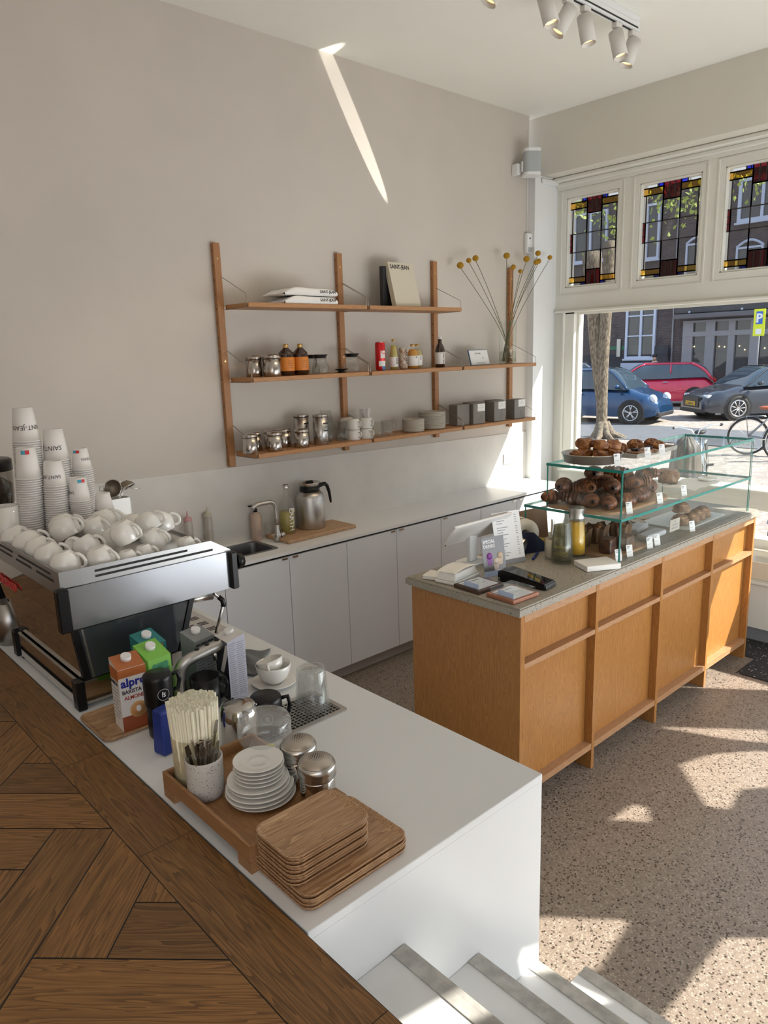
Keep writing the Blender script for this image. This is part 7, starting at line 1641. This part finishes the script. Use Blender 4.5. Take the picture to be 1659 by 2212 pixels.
# top: round tin with brown cubes, long tray with knots and berry pastries
ZT1 = ZTP+0.0006
o = MB().lathe([(0, 0), (0.125, 0), (0.131, 0.002), (0.143, 0.042), (0.147, 0.044), (0.145, 0.046), (0.140, 0.043), (0.128, 0.005), (0, 0.004)], seg=48).build('round_tin', pbr('tin_alu', (0.50, 0.49, 0.47), 0.35, 0.9)); place(o, -0.505, -1.668, ZT1, 0, 'round aluminium tin of brown pastries on top of the glass case', 'tin')
pl_ = [(-0.585, -1.640, 0.012, 0), (-0.520, -1.720, 0.012, 1), (-0.445, -1.740, 0.012, 2), (-0.420, -1.655, 0.014, 3), (-0.505, -1.625, 0.014, 4), (-0.470, -1.690, 0.055, 5), (-0.500, -1.610, 0.060, 6), (-0.400, -1.715, 0.050, 7), (-0.440, -1.600, 0.055, 8)]
pd = ['at the left rim', 'front centre against the rim', 'front right, low', 'right, low', 'middle rear, low', 'front of the upper layer', 'topmost left of the heap', 'upper right at the rim', 'upper layer at the back']
for x, y, dz, k in pl_: place(blob(M_dough, 0.034, 0.032, 0.024, k+20, 'brown_pastry', 0.10, 0.07), x, y, ZT1+dz, k*0.8, 'chunky golden brown pastry in the round tin, '+pd[k], 'pastry', tilt=(0.15*math.sin(k), 0.15*math.cos(k)))
o = MB().prism(rrect(0.42, 0.21, 0.02), 0, 0.004).build('base', M_alu); bmx = thing('baking_tray', 'flat metal tray of knots and berry pastries behind the round tin', 'tray', (-0.095, -1.690, ZT1)); o.parent = bmx
for a_, b_, c_, d_ in ((-0.21, -0.206, -0.105, 0.105), (0.206, 0.21, -0.105, 0.105), (-0.2055, 0.2055, -0.105, -0.101), (-0.2055, 0.2055, 0.101, 0.105)): MB().box(a_, b_, c_, d_, 0.0042, 0.022).build('rim', M_alu, bmx)
def knot(seed):
    t = thing('knotted_bun', 'x', 'bun')
    b0 = blob(M_dough, 0.036, 0.036, 0.022, seed, 'bun_body', 0.05, 0.04); b0.parent = t
    for k in range(4):
        a = k*PI/4; MB().tube([(0.037*math.cos(a)*math.cos(q), 0.037*math.sin(a)*math.cos(q), 0.024+0.024*math.sin(q)) for q in [PI*i/8 for i in range(9)]], 0.0065, seg=7).build('strand', M_bun if k % 2 else M_dough, t)
    return t
for k, (x, y, dz, lb) in enumerate(((-0.200, -1.640, 0.005, 'knotted brown bun left rear on the metal tray'), (-0.075, -1.655, 0.012, 'tallest knotted brown bun in the middle of the metal tray'), (0.055, -1.680, 0.005, 'knotted brown bun at the right end of the metal tray'), (-0.010, -1.745, 0.005, 'flat knotted bun in front, below the tallest one'))):
    t = knot(40+k); t.location = (x, y, ZT1+dz); t['label'] = lb
for k, (x, y, lb) in enumerate(((-0.235, -1.748, 'round pastry with dark berries, left on the metal tray'), (-0.128, -1.762, 'round pastry with dark berries, right of the other berry one'))):
    t = thing('berry_pastry', lb, 'pastry', (x, y, ZT1+0.005)); b0 = blob(M_bun, 0.044, 0.040, 0.012, 60+k, 'pastry_base', 0.05); b0.parent = t
    for j in range(9): a = j*2.4; rr_ = 0.020*math.sqrt(j/9); MB().sphere((rr_*math.cos(a), rr_*math.sin(a), 0.030), 0.008, 1).build('berry', M_berry, t)
# middle tier
ZM1 = ZM+0.0006
brd = single(MB().prism(rrect(0.62, 0.42, 0.12, 10), 0, 0.014), 'serving_board', M_board, 'rounded wooden board under the croissant heap in the glass case', 'board', (-0.36, -1.665, ZM1), (0, 0, R(0)))
brd.location.x = -0.345
ZB1 = ZM1+0.0145
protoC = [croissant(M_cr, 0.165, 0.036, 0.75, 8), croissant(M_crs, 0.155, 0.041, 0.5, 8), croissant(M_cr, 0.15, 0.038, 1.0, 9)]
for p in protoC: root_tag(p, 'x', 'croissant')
cl_ = [(-0.600, -1.505, 0, 0.3, 0, 'tip poking out past the left glass edge'), (-0.570, -1.600, 0, 1.9, 1, 'sugar dusted, at the left front of the bottom row'), (-0.565, -1.700, 0, 1.3, 2, 'dark, bottom row behind the left pane'), (-0.520, -1.775, 0, 0.8, 0, 'glossy, bottom row by the front corner'),
       (-0.430, -1.820, 0, 0.15, 0, 'golden, nearest the front pane corner'), (-0.285, -1.815, 0, 0.1, 1, 'bottom row behind the front price tag'), (-0.420, -1.700, 0, 1.0, 2, 'hidden middle of the bottom row'), (-0.300, -1.690, 0, 2.2, 0, 'bottom row, mid board'), (-0.180, -1.740, 0, 0.6, 2, 'right front edge of the board'), (-0.440, -1.580, 0, 2.6, 1, 'rear bottom row'),
       (-0.560, -1.545, 0.052, 0.5, 1, 'large sugar dusted one at the upper left'), (-0.500, -1.640, 0.054, 2.8, 1, 'sugar dusted, centre of the upper row'), (-0.430, -1.735, 0.054, 0.9, 1, 'upper row, heaviest sugar, by the pane edge'), (-0.300, -1.745, 0.052, 1.7, 2, 'upper row, dark, behind the front pane'), (-0.330, -1.600, 0.052, 0.2, 0, 'upper row at the back'), (-0.180, -1.640, 0.050, 2.4, 1, 'upper right of the heap'), (-0.200, -1.520, 0.0, 1.2, 2, 'rear right of the board'),
       (-0.545, -1.650, 0.056, 1.5, 0, 'upper row, left, glossy'), (-0.375, -1.665, 0.058, 3.3, 1, 'upper row, mid heap, turned sideways'), (-0.240, -1.770, 0.054, 2.9, 0, 'upper row, front right'), (-0.110, -1.700, 0.004, 1.9, 1, 'bottom row past the right end of the board'), (-0.425, -1.640, 0.104, 0.8, 1, 'sugar dusted, on the very top of the heap'), (-0.300, -1.690, 0.102, 1.9, 0, 'dark, second on the very top of the heap')]
for k, (x, y, dz, rz_, ty, lb) in enumerate(cl_):
    c = protoC[ty].copy(); COL.objects.link(c); place(c, x, y, ZB1+dz, rz_, 'croissant in the glass case, '+lb, 'croissant', tilt=(0.12*math.sin(k*2), 0.12*math.cos(k*3)))
for k, (x, y, dz, ty, lb) in enumerate(((-0.02, -1.720, 0, 2, 'dark twisted croissant right of the board'), (0.02, -1.600, 0, 0, 'flat croissant behind the dark twisted one'), (0.10, -1.640, 0.045, 2, 'dark croissant left of the big round roll'))):
    c = protoC[ty].copy(); COL.objects.link(c); place(c, x, y, ZM1+0.006+dz, 0.5+k, lb, 'croissant')
for p in protoC: bpy.data.objects.remove(p)
place(blob(MATS['bun_crust'], 0.060, 0.055, 0.040, 77, 'round_roll', 0.05, 0.04), 0.290, -1.670, ZM1+0.004, 0.3, 'big round sugar dusted roll on the middle tier', 'roll')
single(MB().grid(lambda u, v: Vector(((u-0.5)*0.36, (v-0.5)*0.20, 0.001+0.006*abs(math.sin(u*9+v*4)))), 20, 12), 'paper_sheet', M_paper, 'crumpled white paper sheet on the middle tier, right half', 'paper', (0.36, -1.775, ZM1))
single(MB().lathe([(0, 0), (0.04, 0), (0.052, 0.012), (0.05, 0.012), (0.038, 0.003), (0, 0.003)], seg=28), 'small_dish', M_ceram, 'small white dish on the crumpled paper', 'dish', (0.485, -1.80, ZM1+0.009))
# bottom tier
single(MB().prism(rrect(0.34, 0.30, 0.02), 0, 0.010), 'serving_board', M_board, 'plain wooden board on the lowest tier behind the price tags', 'board', (-0.475, -1.725, ZI), (0, 0, 0))
ZC1 = ZI+0.0105
for k, (x, y, rz_, lb) in enumerate(((-0.555, -1.800, 0.2, 'chocolate loaf slice with nuts nearest the case corner'), (-0.455, -1.835, 0.1, 'marbled chocolate loaf slice by the price tags'))):
    b0 = MB().box(-0.045, 0.045, -0.030, 0.030, 0, 0.070, 0.010, seg=3).build('cake_slice', M_ch); place(b0, x, y, ZC1, rz_, lb, 'cake')
for k, (x, y, dz, lb) in enumerate(((-0.545, -1.640, 0, 'paper wrapped dark pastry at the left of the lowest tier'), (-0.425, -1.665, 0, 'tall paper wrapped pastry in the middle of the lowest tier'), (-0.330, -1.735, 0, 'paper wrapped pastry right on the lowest wooden board'))):
    t = thing('wrapped_pastry', lb, 'pastry', (x, y, ZC1+dz)); b0 = blob(M_dough, 0.038, 0.034, 0.048, 90+k, 'pastry', 0.1, 0.06); b0.parent = t
    def pf(u, v, k=k): a = u*2*PI; return Vector(((0.046+0.006*math.sin(a*9+k)+0.012*v)*math.cos(a), (0.042+0.006*math.sin(a*9+k)+0.012*v)*math.sin(a), 0.002+0.085*v+0.010*math.sin(a*4+k)*v))
    MB().grid(pf, 60, 6).build('brown_paper', pbr('brown_paper', (0.16, 0.085, 0.045), 0.8) if 'brown_paper' not in MATS else MATS['brown_paper'], t)
single(MB().prism(rrect(0.50, 0.27, 0.02), 0, 0.006), 'glass_tray', pbr('tray_white', (0.62, 0.66, 0.66), 0.3), 'pale flat tray of shell buns at the right of the lowest tier', 'tray', (0.36, -1.735, ZI), (0, 0, 0))
for k, (x, y, dz, lb) in enumerate(((0.205, -1.790, 0, 'ridged bun nearest on the pale tray'), (0.290, -1.810, 0, 'ridged bun second from the left on the pale tray'), (0.385, -1.800, 0, 'ridged sunlit bun, third on the pale tray'), (0.475, -1.790, 0, 'ridged bun at the right end of the pale tray'), (0.265, -1.765, 0.055, 'ridged bun sitting on top of the others'))):
    t = thing('shell_bun', lb, 'bun', (x, y, ZI+0.0065+dz), rz=0.7)
    MB().grid(lambda u, v: Vector((0.042*math.cos(u*2*PI)*math.cos(v*PI/2)**0.6*(1+0.05*math.sin(v*24)), 0.048*math.sin(u*2*PI)*math.cos(v*PI/2)**0.6*(1+0.05*math.sin(v*24)), 0.002+0.055*math.sin(v*PI/2)+0.002*math.sin(u*30))), 32, 20).build('bun_body', M_bun, t)
for k, (x, y, lb) in enumerate(((0.02, -1.620, 'flat pale cookie left of three on the lowest tier'), (0.12, -1.590, 'flat pale cookie, middle of three'), (0.21, -1.560, 'flat pale cookie, right of three'))): place(blob(pastry_mat('cookie_%d' % k, (0.30, 0.24, 0.17), (0.42, 0.36, 0.28)), 0.042, 0.035, 0.006, 100+k, 'cookie', 0.06), x, y, ZI+0.001, k, lb, 'cookie')
for k, (x, y, lb) in enumerate(((-0.130, -1.800, 'white wrapped packet lying in front on the lowest tier'), (-0.060, -1.680, 'white wrapped packet lying behind on the lowest tier'))):
    single(MB().box(-0.10, 0.10, -0.035, 0.035, 0, 0.03, 0.012, seg=3), 'wrapped_packet', pbr('wrap_white', (0.62, 0.64, 0.68), 0.4) if 'wrap_white' not in MATS else MATS['wrap_white'], lb, 'packet', (x, y, ZI), (0, 0, 0.2*k))
# price tags
tags = [(-0.543, -1.829, ZT1, 'on the top glass before the round tin'), (-0.269, -1.835, ZT1, 'on top before the left berry pastry'), (-0.124, -1.835, ZT1, 'on top before the knotted buns'), (-0.530, -1.893, ZM1, 'at the corner of the middle tier'), (-0.236, -1.893, ZM1, 'in the middle of the middle tier'), (0.020, -1.893, ZM1, 'right half of the middle tier'),
        (-0.628, -1.903, ZI, 'nearest the corner on the lowest tier'), (-0.528, -1.903, ZI, 'second from the corner on the lowest tier'), (-0.336, -1.903, ZI, 'third from the corner on the lowest tier'), (-0.262, -1.903, ZI, 'fourth from the corner on the lowest tier'), (0.118, -1.903, ZI, 'before the shell buns')]
for x, y, z_, lb in tags:
    t = thing('price_tag', 'small white price tag '+lb, 'price tag', (x, y, z_), rot=(R(-12), 0, R(-22)))
    MB().box(-0.0175, 0.0175, -0.0006, 0.0006, 0, 0.056).build('card', M_paper, t)
    MB().box(-0.014, 0.002, -0.0011, -0.0007, 0.047, 0.050).build('title_line', M_ink, t); MB().box(-0.014, -0.002, -0.0011, -0.0007, 0.041, 0.0435).build('title_line', M_ink, t); MB().box(-0.014, 0.008, -0.0011, -0.0007, 0.022, 0.0235).build('small_line', M_inkg, t)
t = thing('shop_notice', 'small notice with three lines of text inside the case, seen from behind', 'notice', (-0.075, -1.895, ZI+0.04))
MB().box(-0.052, 0.052, -0.001, 0.001, 0, 0.062).build('card', pbr('notice_beige', (0.42, 0.38, 0.33), 0.6), t)
for i, s in enumerate(('NO', 'CUTTING', 'ALLOWED')): text_mesh(s, 0.014, M_inkg, 'letters', t, (0, -0.0014, 0.045-0.017*i), (R(90), 0, 0), align='CENTER', mirror=True)
